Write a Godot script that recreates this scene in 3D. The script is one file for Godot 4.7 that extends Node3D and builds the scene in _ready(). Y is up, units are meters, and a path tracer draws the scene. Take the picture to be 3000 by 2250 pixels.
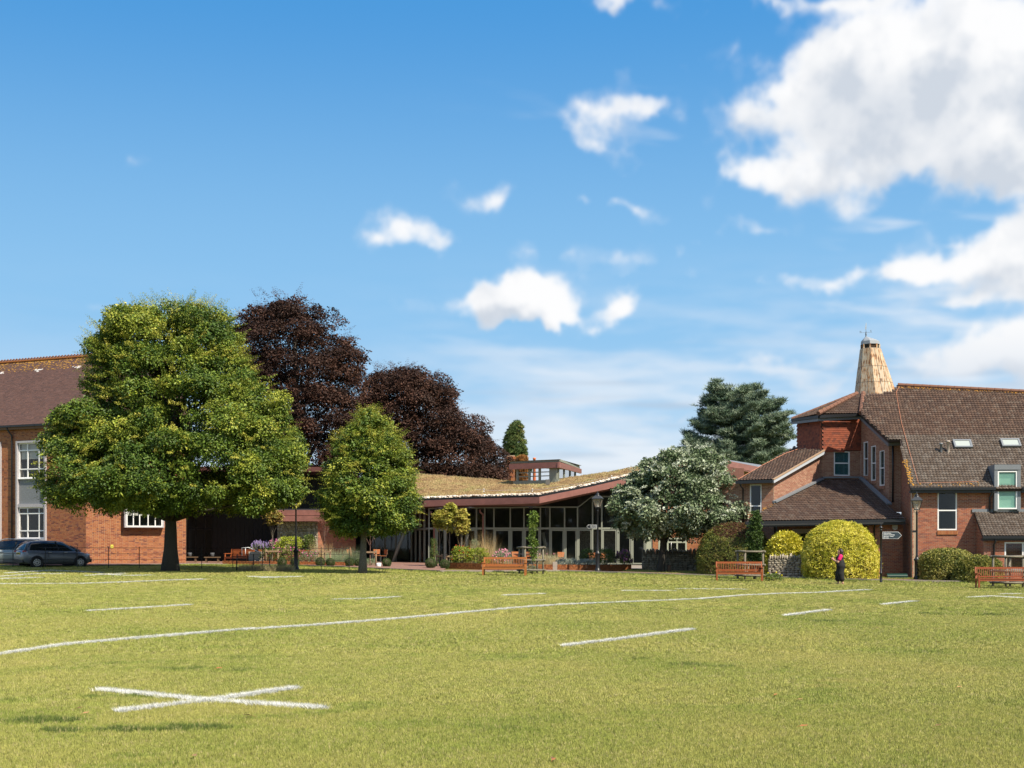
extends Node3D
# A school lawn with painted pitch marks, trees, a sedum-roofed pavilion and two brick buildings.
# Pixel numbers refer to the 3000 x 2250 photograph; every distance is a real one in metres.

const F := 4000.0      # focal length in photograph pixels
const HY := 1610.0     # pixel row of the horizon
const CX := 1500.0
const EYE := 1.62      # height of the eye above the lawn
const SUN_AZ := 46.0   # degrees from behind the camera towards its right
const SUN_EL := 49.0

var rng := RandomNumberGenerator.new()
var taken := {}
var mats := {}
var nz := FastNoiseLite.new()
var nz2 := FastNoiseLite.new()
var nz3 := FastNoiseLite.new()

# ---------- mesh collector ----------
class MB:
	var v := PackedVector3Array()
	var c := PackedColorArray()
	var tint := Color(1, 1, 1)
	var colored := false
	func tri(a, b, d):
		v.append(a); v.append(b); v.append(d)
		if colored:
			c.append(tint); c.append(tint); c.append(tint)
	func quad(a, b, d, e):   # clockwise seen from the front
		tri(a, b, d); tri(a, d, e)
	func box(t: Transform3D, lo: Vector3, hi: Vector3):
		var p = []
		for i in 8:
			p.append(t * Vector3(hi.x if i & 1 else lo.x, hi.y if i & 2 else lo.y, hi.z if i & 4 else lo.z))
		quad(p[4], p[6], p[7], p[5]); quad(p[1], p[3], p[2], p[0])
		quad(p[0], p[2], p[6], p[4]); quad(p[5], p[7], p[3], p[1])
		quad(p[2], p[3], p[7], p[6]); quad(p[4], p[5], p[1], p[0])
	func bar(a: Vector3, b: Vector3, w: float, h: float, up := Vector3.UP):
		var d = b - a
		var l = d.length()
		if l < 1e-6:
			return
		d /= l
		if absf(d.dot(up)) > 0.99:
			up = Vector3(0, 0, 1) if absf(d.z) < 0.9 else Vector3(1, 0, 0)
		var s = d.cross(up).normalized()
		var u = s.cross(d).normalized()
		box(Transform3D(Basis(s, u, -d), a), Vector3(-w / 2, -h / 2, -l), Vector3(w / 2, h / 2, 0))
	func tube(pts, radii, n := 8, cap := true):
		var rings = []
		var side = Vector3.ZERO
		for i in pts.size():
			var d = (pts[mini(i + 1, pts.size() - 1)] - pts[maxi(i - 1, 0)])
			d = d.normalized() if d.length() > 1e-9 else Vector3.UP
			if side == Vector3.ZERO:
				side = d.cross(Vector3(0.31, 0.17, 0.93) if absf(d.y) > 0.5 else Vector3.UP).normalized()
			side = (side - d * side.dot(d)).normalized()
			var other = d.cross(side).normalized()
			var r = radii[i] if radii is Array or radii is PackedFloat32Array else radii
			var ring = []
			for k in n:
				var t = TAU * k / n
				ring.append(pts[i] + (side * cos(t) + other * sin(t)) * r)
			rings.append(ring)
		for i in rings.size() - 1:
			for k in n:
				var k2 = (k + 1) % n
				quad(rings[i][k], rings[i + 1][k], rings[i + 1][k2], rings[i][k2])
		if cap:
			for k in range(1, n - 1):
				tri(rings[0][0], rings[0][k], rings[0][k + 1])
				var e = rings[rings.size() - 1]
				tri(e[0], e[k + 1], e[k])
	func lathe(at: Vector3, prof, n := 12, turn := 0.0):
		for i in prof.size() - 1:
			for k in n:
				var a = TAU * k / n + turn
				var b = TAU * (k + 1) / n + turn
				var p = prof[i]; var q = prof[i + 1]
				var p0 = at + Vector3(cos(a) * p.x, p.y, sin(a) * p.x)
				var p1 = at + Vector3(cos(b) * p.x, p.y, sin(b) * p.x)
				var q0 = at + Vector3(cos(a) * q.x, q.y, sin(a) * q.x)
				var q1 = at + Vector3(cos(b) * q.x, q.y, sin(b) * q.x)
				if p.x > 1e-5:
					tri(p0, p1, q1)
				if q.x > 1e-5:
					tri(p0, q1, q0)
	func prism(poly, off: Vector3):   # convex polygon seen clockwise from the front, thickness along off (backwards)
		var n = poly.size()
		for k in range(1, n - 1):
			tri(poly[0], poly[k], poly[k + 1])
			tri(poly[0] + off, poly[k + 1] + off, poly[k] + off)
		for k in n:
			var k2 = (k + 1) % n
			quad(poly[k2], poly[k], poly[k] + off, poly[k2] + off)
	func flat_poly(poly):   # any simple polygon in 3D, triangulated on its main plane
		var nrm = Vector3.ZERO
		for k in poly.size():
			nrm += poly[k].cross(poly[(k + 1) % poly.size()])
		var ax = nrm.abs().max_axis_index()
		var p2 = PackedVector2Array()
		for p in poly:
			p2.append(Vector2(p.y, p.z) if ax == 0 else (Vector2(p.z, p.x) if ax == 1 else Vector2(p.x, p.y)))
		var ix = Geometry2D.triangulate_polygon(p2)
		for k in range(0, ix.size(), 3):
			tri(poly[ix[k]], poly[ix[k + 1]], poly[ix[k + 2]])
	func ball(at: Vector3, r: Vector3, n := 10, m := 7):
		for j in m:
			for i in n:
				var q = []
				for d in [[0, 0], [1, 0], [1, 1], [0, 1]]:
					var a = TAU * (i + d[0]) / n
					var b = PI * (j + d[1]) / m - PI / 2
					q.append(at + Vector3(cos(a) * cos(b), sin(b), sin(a) * cos(b)) * r)
				quad(q[0], q[1], q[2], q[3])
	func mesh(smooth := false) -> ArrayMesh:
		var st := SurfaceTool.new()
		st.begin(Mesh.PRIMITIVE_TRIANGLES)
		st.set_smooth_group(0 if smooth else -1)
		for i in v.size():
			if colored:
				st.set_color(c[i])
			st.add_vertex(v[i])
		if smooth:
			st.index()
		st.generate_normals()
		return st.commit()
	func fast_mesh() -> ArrayMesh:
		var a = []
		a.resize(Mesh.ARRAY_MAX)
		a[Mesh.ARRAY_VERTEX] = v
		if colored:
			a[Mesh.ARRAY_COLOR] = c
		var m := ArrayMesh.new()
		m.add_surface_from_arrays(Mesh.PRIMITIVE_TRIANGLES, a)
		return m

# ---------- naming and parenting ----------
func numbered(called: String) -> String:
	if not taken.has(called):
		taken[called] = 0
		return called
	taken[called] += 1
	return "%s_%03d" % [called, taken[called]]

func thing(called, label, category, at := Vector3.ZERO, turn := 0.0, group := "") -> Node3D:
	var o := Node3D.new()
	o.name = numbered(called)
	add_child(o)
	o.position = at
	o.rotation.y = turn
	tag(o, label, category, group)
	return o

func tag(o, label, category, group := "", kind := ""):
	if label: o.set_meta("label", label)
	if category: o.set_meta("category", category)
	if group: o.set_meta("group", group)
	if kind: o.set_meta("kind", kind)
	return o

func part(called, mesh, m, parent, t := Transform3D.IDENTITY) -> MeshInstance3D:
	var o := MeshInstance3D.new()
	o.name = called if parent != self else numbered(called)
	o.mesh = mesh.mesh() if mesh is MB else mesh
	o.material_override = m
	parent.add_child(o, true)
	o.transform = t
	return o

func spart(called, mb: MB, m, parent) -> MeshInstance3D:
	return part(called, mb.mesh(true), m, parent)

func structure(called, mesh, m) -> MeshInstance3D:
	var o = part(called, mesh, m, self)
	o.set_meta("kind", "structure")
	return o

func many(called, mesh: Mesh, m, buf: PackedFloat32Array, parent, stuff := true) -> MultiMeshInstance3D:
	var mm := MultiMesh.new()
	mm.transform_format = MultiMesh.TRANSFORM_3D
	mm.use_colors = true
	mm.mesh = mesh
	mm.instance_count = buf.size() / 16
	mm.buffer = buf
	var o := MultiMeshInstance3D.new()
	o.name = called if parent != self else numbered(called)
	o.multimesh = mm
	o.material_override = m
	parent.add_child(o, true)
	if stuff:
		o.set_meta("kind", "stuff")
	return o

func put(buf: PackedFloat32Array, b: Basis, o: Vector3, c: Color):
	buf.append(b.x.x); buf.append(b.y.x); buf.append(b.z.x); buf.append(o.x)
	buf.append(b.x.y); buf.append(b.y.y); buf.append(b.z.y); buf.append(o.y)
	buf.append(b.x.z); buf.append(b.y.z); buf.append(b.z.z); buf.append(o.z)
	buf.append(c.r); buf.append(c.g); buf.append(c.b); buf.append(1.0)

# ---------- materials ----------
func lin(r, g, b) -> Color:
	return Color(r, g, b).linear_to_srgb()

func noise_tex(seed_, freq, octaves, lo: Color, hi: Color, size := 512, kind := FastNoiseLite.TYPE_SIMPLEX_SMOOTH) -> ImageTexture:
	var n := FastNoiseLite.new()
	n.seed = seed_
	n.noise_type = kind
	n.frequency = freq
	n.fractal_octaves = octaves
	var im: Image = n.get_seamless_image(size, size)
	im.convert(Image.FORMAT_RGB8)
	var d = im.get_data()
	for i in size * size:
		var t = d[i * 3] / 255.0
		t = clampf((t - 0.5) * 1.5 + 0.5, 0, 1)
		d[i * 3] = int(255 * lerpf(lo.r, hi.r, t)); d[i * 3 + 1] = int(255 * lerpf(lo.g, hi.g, t)); d[i * 3 + 2] = int(255 * lerpf(lo.b, hi.b, t))
	return ImageTexture.create_from_image(Image.create_from_data(size, size, false, Image.FORMAT_RGB8, d))

func mat(called, c: Color, rough := 0.8, metal := 0.0) -> StandardMaterial3D:
	if mats.has(called):
		return mats[called]
	var m := StandardMaterial3D.new()
	m.resource_name = called
	m.albedo_color = c
	m.roughness = rough
	m.metallic = metal
	mats[called] = m
	return m

func textured(m: StandardMaterial3D, tex, scale: float, bump = null, bump_cm := 0.5, world := true):
	m.albedo_texture = tex
	m.uv1_triplanar = true
	m.uv1_world_triplanar = world
	m.uv1_scale = Vector3.ONE * scale
	if bump:
		m.heightmap_enabled = true
		m.heightmap_texture = bump
		m.heightmap_scale = bump_cm
	return m

func glass(called, c: Color, a: float) -> StandardMaterial3D:
	var m = mat(called, Color(c.r, c.g, c.b, a), 0.02)
	m.transparency = BaseMaterial3D.TRANSPARENCY_ALPHA
	m.metallic_specular = 0.5
	return m

# ---------- where things stand ----------
func sm(a, b, x):
	return smoothstep(a, b, x)

func gh(x: float, d: float) -> float:   # height of the ground at distance d in front of the camera
	var g = 0.0
	var pts = [[-1e4, 0.0], [30.0, 0.0], [50.0, 0.03], [60.0, 0.14], [69.0, 0.29], [78.0, 0.45], [95.0, 0.70], [130.0, 0.9], [1e5, 0.9]]
	for i in pts.size() - 1:
		if d <= pts[i + 1][0]:
			g = lerpf(pts[i][1], pts[i + 1][1], (d - pts[i][0]) / (pts[i + 1][0] - pts[i][0]))
			break
	var s = sm(15.0, 65.0, d) * (1.0 - sm(110.0, 200.0, d))
	var xx = clampf(x, -45.0, 45.0)
	g += (-0.012 * xx if xx > 0 else -0.007 * xx) * s
	return g

func P(px: float, py: float, d: float) -> Vector3:
	return Vector3((px - CX) / F * d, EYE + (HY - py) / F * d, -d)

func gx(px: float, d: float) -> Vector3:   # ground point in pixel column px at distance d
	var x = (px - CX) / F * d
	return Vector3(x, gh(x, d), -d)

func gxy(x: float, d: float) -> Vector3:
	return Vector3(x, gh(x, d), -d)

func gp(px: float, py: float) -> Vector3:  # where the ray through that pixel meets the ground
	var d = 5.0
	var step = 0.25
	while d < 300.0:
		var p = P(px, py, d)
		if p.y <= gh(p.x, d):
			var a = d - step
			var b = d
			for i in 20:
				var m = (a + b) / 2
				var q = P(px, py, m)
				if q.y <= gh(q.x, m): b = m
				else: a = m
			return P(px, py, b)
		d += step
	return P(px, py, 300.0)

func ray_plane(px, py, o: Vector3, n: Vector3) -> Vector3:
	var e = Vector3(0, EYE, 0)
	var r = Vector3((px - CX) / F, (HY - py) / F, -1.0)
	return e + r * ((o - e).dot(n) / r.dot(n))

# a vertical wall frame through two ground columns; x along it to the right, y up from level y0, z outwards
func wall_frame(pl, dl, pr, dr, y0 := 0.0) -> Transform3D:
	var a = Vector3((pl - CX) / F * dl, y0, -dl)
	var b = Vector3((pr - CX) / F * dr, y0, -dr)
	var u = (b - a).normalized()
	return Transform3D(Basis(u, Vector3.UP, u.cross(Vector3.UP)), a)

# a sloping frame: p0 to p1 along the eave, p2 somewhere upslope
func slope_frame(p0: Vector3, p1: Vector3, p2: Vector3) -> Transform3D:
	var u = (p1 - p0).normalized()
	var n = u.cross(p2 - p0).normalized()
	return Transform3D(Basis(u, n.cross(u), n), p0)

func on(fr: Transform3D, px, py) -> Vector2:
	var p = fr.affine_inverse() * ray_plane(px, py, fr.origin, fr.basis.z)
	return Vector2(p.x, p.y)

func ons(fr: Transform3D, list) -> PackedVector2Array:
	var out = PackedVector2Array()
	for p in list:
		out.append(on(fr, p[0], p[1]))
	return out

func rect_on(fr: Transform3D, x0, y0, x1, y1) -> Rect2:   # pixel box -> rectangle on the wall, squared up at its middle
	var l = on(fr, x0, (y0 + y1) / 2.0).x
	var r = on(fr, x1, (y0 + y1) / 2.0).x
	var b = on(fr, (x0 + x1) / 2.0, y1).y
	var t = on(fr, (x0 + x1) / 2.0, y0).y
	return Rect2(l, b, r - l, t - b)

# spans of a polygon minus holes at height v
func spans(poly: PackedVector2Array, holes, v: float) -> Array:
	var xs = []
	for i in poly.size():
		var a = poly[i]; var b = poly[(i + 1) % poly.size()]
		if (a.y <= v) != (b.y <= v):
			xs.append(a.x + (b.x - a.x) * (v - a.y) / (b.y - a.y))
	xs.sort()
	var out = []
	for i in range(0, xs.size() - 1, 2):
		out.append([xs[i], xs[i + 1]])
	for h in holes:
		if v > h.position.y and v < h.end.y:
			var nx = []
			for s in out:
				if h.end.x <= s[0] or h.position.x >= s[1]:
					nx.append(s)
					continue
				if h.position.x > s[0] + 0.01: nx.append([s[0], h.position.x])
				if h.end.x < s[1] - 0.01: nx.append([h.end.x, s[1]])
			out = nx
	return out

var unit_box: ArrayMesh
var brick_mats := {}

func brick_set(called, tones) -> Array:
	if not brick_mats.has(called):
		var l = []
		for i in tones.size():
			var m = mat(called + str(i), tones[i], 0.9)
			l.append(m)
		var mm = mat(called + "_many", Color.WHITE, 0.9)
		mm.vertex_color_use_as_albedo = true
		brick_mats[called] = [l, mm, tones]
	return brick_mats[called]

# a wall of mortar with every brick laid on it; the first `singles` bricks above level v0 are parts of their own
func brick_wall(parent, fr: Transform3D, poly: PackedVector2Array, holes, course: float, length: float, bset, mortar, thick := 0.3, singles := 300, v0 := 0.0, flemish := false):
	var lo = 1e9; var hi = -1e9
	for p in poly:
		lo = minf(lo, p.y); hi = maxf(hi, p.y)
	var body := MB.new()
	var wall := MeshInstance3D.new()
	wall.name = "wall"
	parent.add_child(wall, true)
	var rows = int(ceil((hi - lo) / course))
	var open = {}
	var buf := PackedFloat32Array()
	var made = 0
	var joint = 0.015
	for r in rows + 1:
		var va = lo + r * course
		var vb = minf(va + course, hi)
		var sp = spans(poly, holes, (va + vb) / 2) if r < rows else []
		var keys = {}
		for s in sp:
			keys["%.3f %.3f" % [s[0], s[1]]] = s
		for k in open.keys():
			if not keys.has(k):
				var o = open[k]
				body.box(fr, Vector3(o[0], o[2], -thick), Vector3(o[1], va, -0.004))
				open.erase(k)
		for k in keys:
			if not open.has(k):
				open[k] = [keys[k][0], keys[k][1], va]
		for s in sp:
			var x = s[0] - fposmod(s[0], length) - length
			x += length * 0.5 * (r % 2)
			var i = 0
			while x < s[1]:
				var l = length
				if flemish:
					l = length * (0.5 if (i + r) % 2 else 1.0)
				i += 1
				var a = maxf(x, s[0]); var b = minf(x + l, s[1])
				x += l
				if b - a < 0.03 or vb - va < 0.03:
					continue
				var w = b - a - joint
				var h = vb - va - joint
				var prd = 0.008 + rng.randf() * 0.004
				var bs = Basis(fr.basis.x * w, fr.basis.y * h, fr.basis.z * prd)
				var at = fr * Vector3(a + joint / 2, va + joint / 2, -0.005)
				var pick = rng.randi() % bset[0].size()
				if made < singles and va > v0:
					var o := MeshInstance3D.new()
					o.name = "brick"
					o.mesh = unit_box
					o.material_override = bset[0][pick]
					wall.add_child(o, true)
					o.transform = Transform3D(bs, at)
					made += 1
				else:
					var t: Color = bset[2][pick].srgb_to_linear() * (0.9 + rng.randf() * 0.2)
					put(buf, bs, at, t)
	wall.mesh = body.mesh()
	wall.material_override = mortar
	if buf.size():
		many("brickwork", unit_box, bset[1], buf, wall)
	return wall

# tiles laid in rows over a polygon on a sloping frame
func tile_roof(parent, fr: Transform3D, poly: PackedVector2Array, holes, gauge: float, width: float, tile: ArrayMesh, bset, under, singles := 300, lift := 0.02, stagger := 0.0, called := "roof"):
	var body := MB.new()
	var pts = []
	for p in poly:
		pts.append(fr * Vector3(p.x, p.y, -0.03))
	body.flat_poly(pts)
	var back = []
	for p in poly:
		back.append(fr * Vector3(p.x, p.y, -0.15))
	body.flat_poly(back)
	for k in pts.size():
		var k2 = (k + 1) % pts.size()
		body.quad(pts[k], back[k], back[k2], pts[k2])
	var roof = part(called, body, under, parent)
	var lo = 1e9; var hi = -1e9
	for p in poly:
		lo = minf(lo, p.y); hi = maxf(hi, p.y)
	var buf := PackedFloat32Array()
	var made = 0
	var rows = int((hi - lo) / gauge + 0.05)
	for r in rows:
		var va = lo + r * gauge
		for s in spans(poly, holes, va + gauge / 2):
			var n = int(round((s[1] - s[0]) / width))
			var x0 = s[0] - (s[1] - s[0] - n * width) * -0.5
			x0 = floor(s[0] / width) * width + (width * stagger * (r % 2))
			while x0 + width * 0.5 < s[1]:
				if x0 + width * 0.5 > s[0]:
					var b = Basis(fr.basis.x * width, (fr.basis.y - fr.basis.z * lift / gauge).normalized() * gauge, fr.basis.z)
					b = Basis(b.x, b.y * (0.99 + rng.randf() * 0.02), b.z * (0.9 + rng.randf() * 0.2))
					var at = fr * Vector3(x0, va, lift)
					var pick = rng.randi() % bset[0].size()
					if made < singles:
						var o := MeshInstance3D.new()
						o.name = "tile"
						o.mesh = tile
						o.material_override = bset[0][pick]
						roof.add_child(o, true)
						o.transform = Transform3D(b, at)
						made += 1
					else:
						put(buf, b, at, bset[2][pick].srgb_to_linear() * (0.85 + rng.randf() * 0.3))
				x0 += width
	if buf.size():
		many("tiling", tile, bset[1], buf, roof)
	return roof

func frame_bars(parent, called, fr: Transform3D, r: Rect2, w: float, z0: float, z1: float, m):
	var b := MB.new()
	var x0 = r.position.x; var x1 = r.end.x; var y0 = r.position.y; var y1 = r.end.y
	b.box(fr, Vector3(x0, y0, z0), Vector3(x1, y0 + w, z1))
	b.box(fr, Vector3(x0, y1 - w, z0), Vector3(x1, y1, z1))
	b.box(fr, Vector3(x0, y0 + w, z0), Vector3(x0 + w, y1 - w, z1))
	b.box(fr, Vector3(x1 - w, y0 + w, z0), Vector3(x1, y1 - w, z1))
	return part(called, b, m, parent)

func slab(parent, called, fr: Transform3D, lo: Vector3, hi: Vector3, m):
	var b := MB.new()
	b.box(fr, lo, hi)
	return part(called, b, m, parent)

func settle(o: Node3D, base = null):   # put the node of a thing at its base; its parts stay where they are
	var p = base
	if p == null:
		var box = null
		for ch in o.find_children("*", "MeshInstance3D", true, false):
			var t: Transform3D = ch.transform
			var q = ch.get_parent()
			while q != o:
				t = q.transform * t
				q = q.get_parent()
			var a: AABB = t * ch.mesh.get_aabb()
			box = a if box == null else box.merge(a)
		if box == null:
			return o
		p = box.get_center()
		p.y = box.position.y
	for ch in o.get_children():
		ch.position -= p
	o.position += p
	return o

# ---------- sky ----------
var clouds := []
var cloud_bins := {}

func cloud_at(px, py, rx, ry, w := 1.0, soft := 1.0):
	var x = (px - CX) / F
	var az = rad_to_deg(atan(x))
	var el = rad_to_deg(atan((HY - py) / F * cos(atan(x))))
	clouds.append([az, el, rad_to_deg(rx / F), rad_to_deg(ry / F), w, soft])

func cloud_density(az: float, el: float) -> float:
	var d = 0.0
	if absf(az) > 45.0:
		return d
	var key = int(floor(az))
	if not cloud_bins.has(key):
		var l = []
		for c in clouds:
			if absf(key + 0.5 - c[0]) < c[2] * 2.2 + 0.5:
				l.append(c)
		cloud_bins[key] = l
	for c in cloud_bins[key]:
		if absf(el - c[1]) > c[3] * 2.2:
			continue
		var x = (az - c[0]) / c[2]
		var y = (el - c[1]) / c[3]
		if y < 0.0:
			y *= c[5]
		var q = x * x + y * y
		if q < 4.8:
			d += c[4] * exp(-q * 1.1)
	return d

func sky_color(az: float, el: float) -> Color:
	var up = clampf(el / 24.0, 0.0, 1.0)
	var side = sm(-30.0, 30.0, az)
	# clear air, linear light
	var low = Color(0.66, 0.80, 0.92)
	var mid = Color(0.28, 0.56, 0.86)
	var high = Color(0.048, 0.290, 0.690)
	var c = low.lerp(mid, sm(0.0, 0.42, up)).lerp(high, sm(0.33, 1.0, up) * 0.92)
	if el > 24.0:
		c = c.lerp(Color(0.045, 0.19, 0.55), sm(24.0, 80.0, el))
	# thin streaks and far banks near the horizon
	var ca = deg_to_rad(az)
	var dir = Vector3(sin(ca), 0, -cos(ca))
	var st = nz.get_noise_3d(dir.x * 60.0 + el * 1.5, el * 9.0, dir.z * 60.0) * 0.5 + 0.5
	var st2 = nz2.get_noise_3d(dir.x * 220.0, el * 17.0, dir.z * 220.0) * 0.5 + 0.5
	var band = sm(0.30, 0.70, st * 0.7 + st2 * 0.3) * (1.0 - sm(4.0, 13.0, el)) * (0.14 + 0.86 * sm(-10.0, 8.0, az) * (1.0 - sm(60.0, 120.0, absf(az))))
	c = c.lerp(Color(0.84, 0.885, 0.94), band * 0.92)
	var gb = sm(0.5, 0.78, nz.get_noise_3d(dir.x * 90.0 + 40.0, el * 26.0, dir.z * 90.0 + 9.0) * 0.5 + 0.5) * (1.0 - sm(5.0, 9.5, el)) * sm(-10.0, 10.0, az)
	c = c.lerp(Color(0.50, 0.585, 0.70), gb * 0.75)
	# wisps: combed, thin
	var wsp = sm(0.52, 0.80, nz2.get_noise_3d(dir.x * 120.0 + el * 6.0, el * 9.0, dir.z * 120.0 + 60.0) * 0.5 + 0.5) * sm(0.42, 0.62, nz.get_noise_3d(dir.x * 40.0, el * 2.0 + 80.0, dir.z * 40.0) * 0.5 + 0.5)
	c = c.lerp(Color(0.86, 0.90, 0.95), wsp * 0.5 * sm(-8.0, 8.0, az) * (1.0 - sm(13.0, 20.0, el)))
	# heaped clouds: those of the photograph, and more of their kind all round
	var q3 = Vector3(dir.x * 57.3, el, dir.z * 57.3)      # about one unit per degree
	var w1 = nz3.get_noise_3dv(q3 * 2.2)
	var w2 = nz3.get_noise_3dv(q3 * 2.2 + Vector3(31, 7, 13))
	var wa = az + w1 * 1.5
	var we = el + w2 * 1.1
	var d = cloud_density(wa, we)
	var dup = 0.0
	if d > 0.0:
		dup = cloud_density(wa + 0.55, we + 1.0)
	if absf(az) > 24.0 or el > 25.0:
		var away = maxf(sm(24.0, 34.0, absf(az)), sm(25.0, 33.0, el))
		var g = nz.get_noise_3d(dir.x * 26.0 * cos(deg_to_rad(el)), el * 0.7, dir.z * 26.0 * cos(deg_to_rad(el)))
		d += away * maxf(0.0, g + 0.12) * 2.2 * (1.0 - sm(60.0, 85.0, el))
		dup = d * 0.8
	if d > 0.02:
		var f1 = nz3.get_noise_3dv(q3 * 3.1 + Vector3(5, 2, 9))
		var bil = 1.0 - absf(nz3.get_noise_3dv(q3 * 6.0 + Vector3(15, 42, 9))) * 2.4
		var body = d * 1.12 + f1 * 0.40 + bil * 0.15
		var a = sm(0.30, 0.86, body) * 0.86 + sm(0.12, 0.42, d + f1 * 0.55 + w2 * 0.2) * 0.14
		var thick = sm(0.45, 1.1, body)
		var lump = nz3.get_noise_3dv(q3 * 2.6 + Vector3(3.0, 11.0, 1.0)) * 0.9 + nz3.get_noise_3dv(q3 * 7.0) * 0.35
		var under = sm(0.15, 1.25, dup - d * 0.45 - lump * 0.5)
		var lit = Color(0.70, 0.765, 0.85).lerp(Color(0.97, 0.972, 0.98), sm(5.5, 9.5, el))
		var dark = Color(0.60, 0.66, 0.745)
		var sh = clampf(under * 0.80 + clampf(-lump + 0.05, 0.0, 1.0) * 0.75 * thick, 0.0, 0.95)
		c = c.lerp(lit.lerp(dark, sh), clampf(a, 0.0, 1.0) * (0.72 + 0.28 * thick))
	return c

func make_sky() -> PanoramaSkyMaterial:
	# (column, row, half width, half height, weight, flatness of the base)
	for q in [[2900, 90, 330, 120, 0.95, 1.0], [2640, 190, 300, 130, 0.9, 1.0], [2380, 190, 170, 85, 0.6, 1.0], [2240, 270, 90, 80, 0.45, 1.0], [2800, 330, 320, 140, 0.9, 1.1], [2420, 340, 240, 100, 0.6, 1.0], [2380, 520, 200, 75, 0.75, 1.6], [2520, 590, 110, 50, 0.5, 1.0], [2230, 500, 90, 55, 0.4, 1.0], [2980, 420, 220, 130, 0.85, 1.2], [2960, 560, 120, 45, 0.45, 1.2], [2730, 470, 230, 80, 0.6, 1.3],
			[2270, 5, 90, 28, 0.5, 1.0], [2480, 0, 120, 32, 0.6, 1.0], [1800, 5, 95, 50, 0.75, 1.0], [1790, 60, 35, 25, 0.4, 1.0], [1960, 15, 60, 22, 0.3, 1.0],
			[1750, 265, 85, 40, 0.5, 1.0], [1890, 285, 105, 55, 0.62, 1.0], [1960, 310, 60, 40, 0.4, 1.0], [1700, 345, 70, 35, 0.45, 1.0], [1775, 400, 70, 55, 0.55, 1.0],
			[1200, 640, 70, 42, 0.55, 1.0], [1120, 692, 60, 38, 0.5, 1.0], [1270, 695, 105, 48, 0.6, 1.2], [1430, 570, 85, 42, 0.52, 1.0], [1690, 622, 60, 14, 0.4, 1.0], [1870, 605, 100, 25, 0.5, 1.0],
			[1520, 868, 90, 62, 1.0, 1.2], [1440, 925, 75, 50, 0.85, 1.8], [1560, 915, 125, 65, 1.1, 1.8], [1640, 950, 65, 36, 0.7, 1.8], [1520, 965, 130, 22, 0.55, 2.0], [1860, 915, 45, 45, 0.7, 1.3], [1850, 945, 60, 25, 0.5, 1.0], [1780, 965, 70, 18, 0.35, 1.0],
			[1610, 735, 170, 35, 0.22, 1.0], [1830, 735, 110, 30, 0.32, 1.0], [2010, 730, 80, 30, 0.42, 1.0], [2260, 665, 80, 28, 0.36, 1.0],
			[2800, 765, 150, 60, 0.85, 1.6], [2700, 780, 70, 40, 0.5, 1.2], [2985, 690, 120, 60, 0.85, 1.0], [3060, 780, 150, 80, 0.9, 1.2], [2350, 810, 160, 30, 0.36, 1.0], [2500, 800, 130, 26, 0.4, 1.0], [2900, 860, 200, 25, 0.4, 1.0],
			[2880, 1065, 230, 55, 0.6, 1.0], [2980, 1000, 120, 60, 0.55, 1.0], [2620, 1040, 200, 28, 0.34, 1.0], [2235, 1075, 100, 32, 0.5, 1.0], [2390, 1120, 130, 30, 0.45, 1.0], [3100, 1000, 200, 120, 0.8, 1.0],
			[1960, 1210, 190, 30, 0.4, 1.0], [1330, 890, 120, 30, 0.25, 1.0], [330, 890, 65, 25, 0.4, 1.0], [390, 465, 45, 25, 0.25, 1.0]]:
		cloud_at(q[0], q[1], q[2], q[3], q[4], q[5])
	var W := 4096
	var H := 2048
	var coarse := Image.create(512, 256, false, Image.FORMAT_RGBF)
	for y in 256:
		var el = 90.0 - (y + 0.5) / 256.0 * 180.0
		for x in 512:
			var az = wrapf((x + 0.5) / 512.0 * 360.0, -180.0, 180.0)
			coarse.set_pixel(x, y, sky_color(az, el) if el > -1.0 else Color(0.16, 0.17, 0.09))
	coarse.resize(W, H, Image.INTERPOLATE_BILINEAR)
	for y in range(int(H * (90.0 - 27.0) / 180.0), H / 2 + 4):
		var el = 90.0 - (y + 0.5) / H * 180.0
		for x in range(int(-W * 25.0 / 360.0), int(W * 25.0 / 360.0)):
			coarse.set_pixel(posmod(x, W), y, sky_color((x + 0.5) / W * 360.0, el))
	var m := PanoramaSkyMaterial.new()
	m.panorama = ImageTexture.create_from_image(coarse)
	return m

func set_stage():
	var cam := Camera3D.new()
	cam.name = "camera"
	cam.projection = Camera3D.PROJECTION_FRUSTUM
	cam.near = 0.1
	cam.far = 6000.0
	cam.size = 0.1 * 2250.0 / F
	cam.frustum_offset = Vector2(0, 0.1 * (HY - 1125.0) / F)
	cam.position = Vector3(0, EYE, 0)
	cam.current = true
	add_child(cam)
	var env := Environment.new()
	env.background_mode = Environment.BG_SKY
	env.sky = Sky.new()
	env.sky.sky_material = make_sky()
	env.tonemap_mode = Environment.TONE_MAPPER_LINEAR
	env.tonemap_exposure = 1.7
	env.background_energy_multiplier = 0.6
	env.sdfgi_enabled = true
	env.ssao_enabled = true
	env.ssil_enabled = true
	var we := WorldEnvironment.new()
	we.name = "air"
	we.environment = env
	add_child(we)
	var sun := DirectionalLight3D.new()
	sun.name = "sun"
	sun.light_color = Color(1.0, 0.955, 0.87)
	sun.light_energy = 1.5
	sun.light_angular_distance = 0.53
	sun.shadow_enabled = true
	var a = deg_to_rad(SUN_AZ)
	var e = deg_to_rad(SUN_EL)
	add_child(sun)
	sun.look_at_from_position(Vector3(sin(a) * cos(e), sin(e), cos(a) * cos(e)) * 100.0, Vector3.ZERO)

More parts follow.
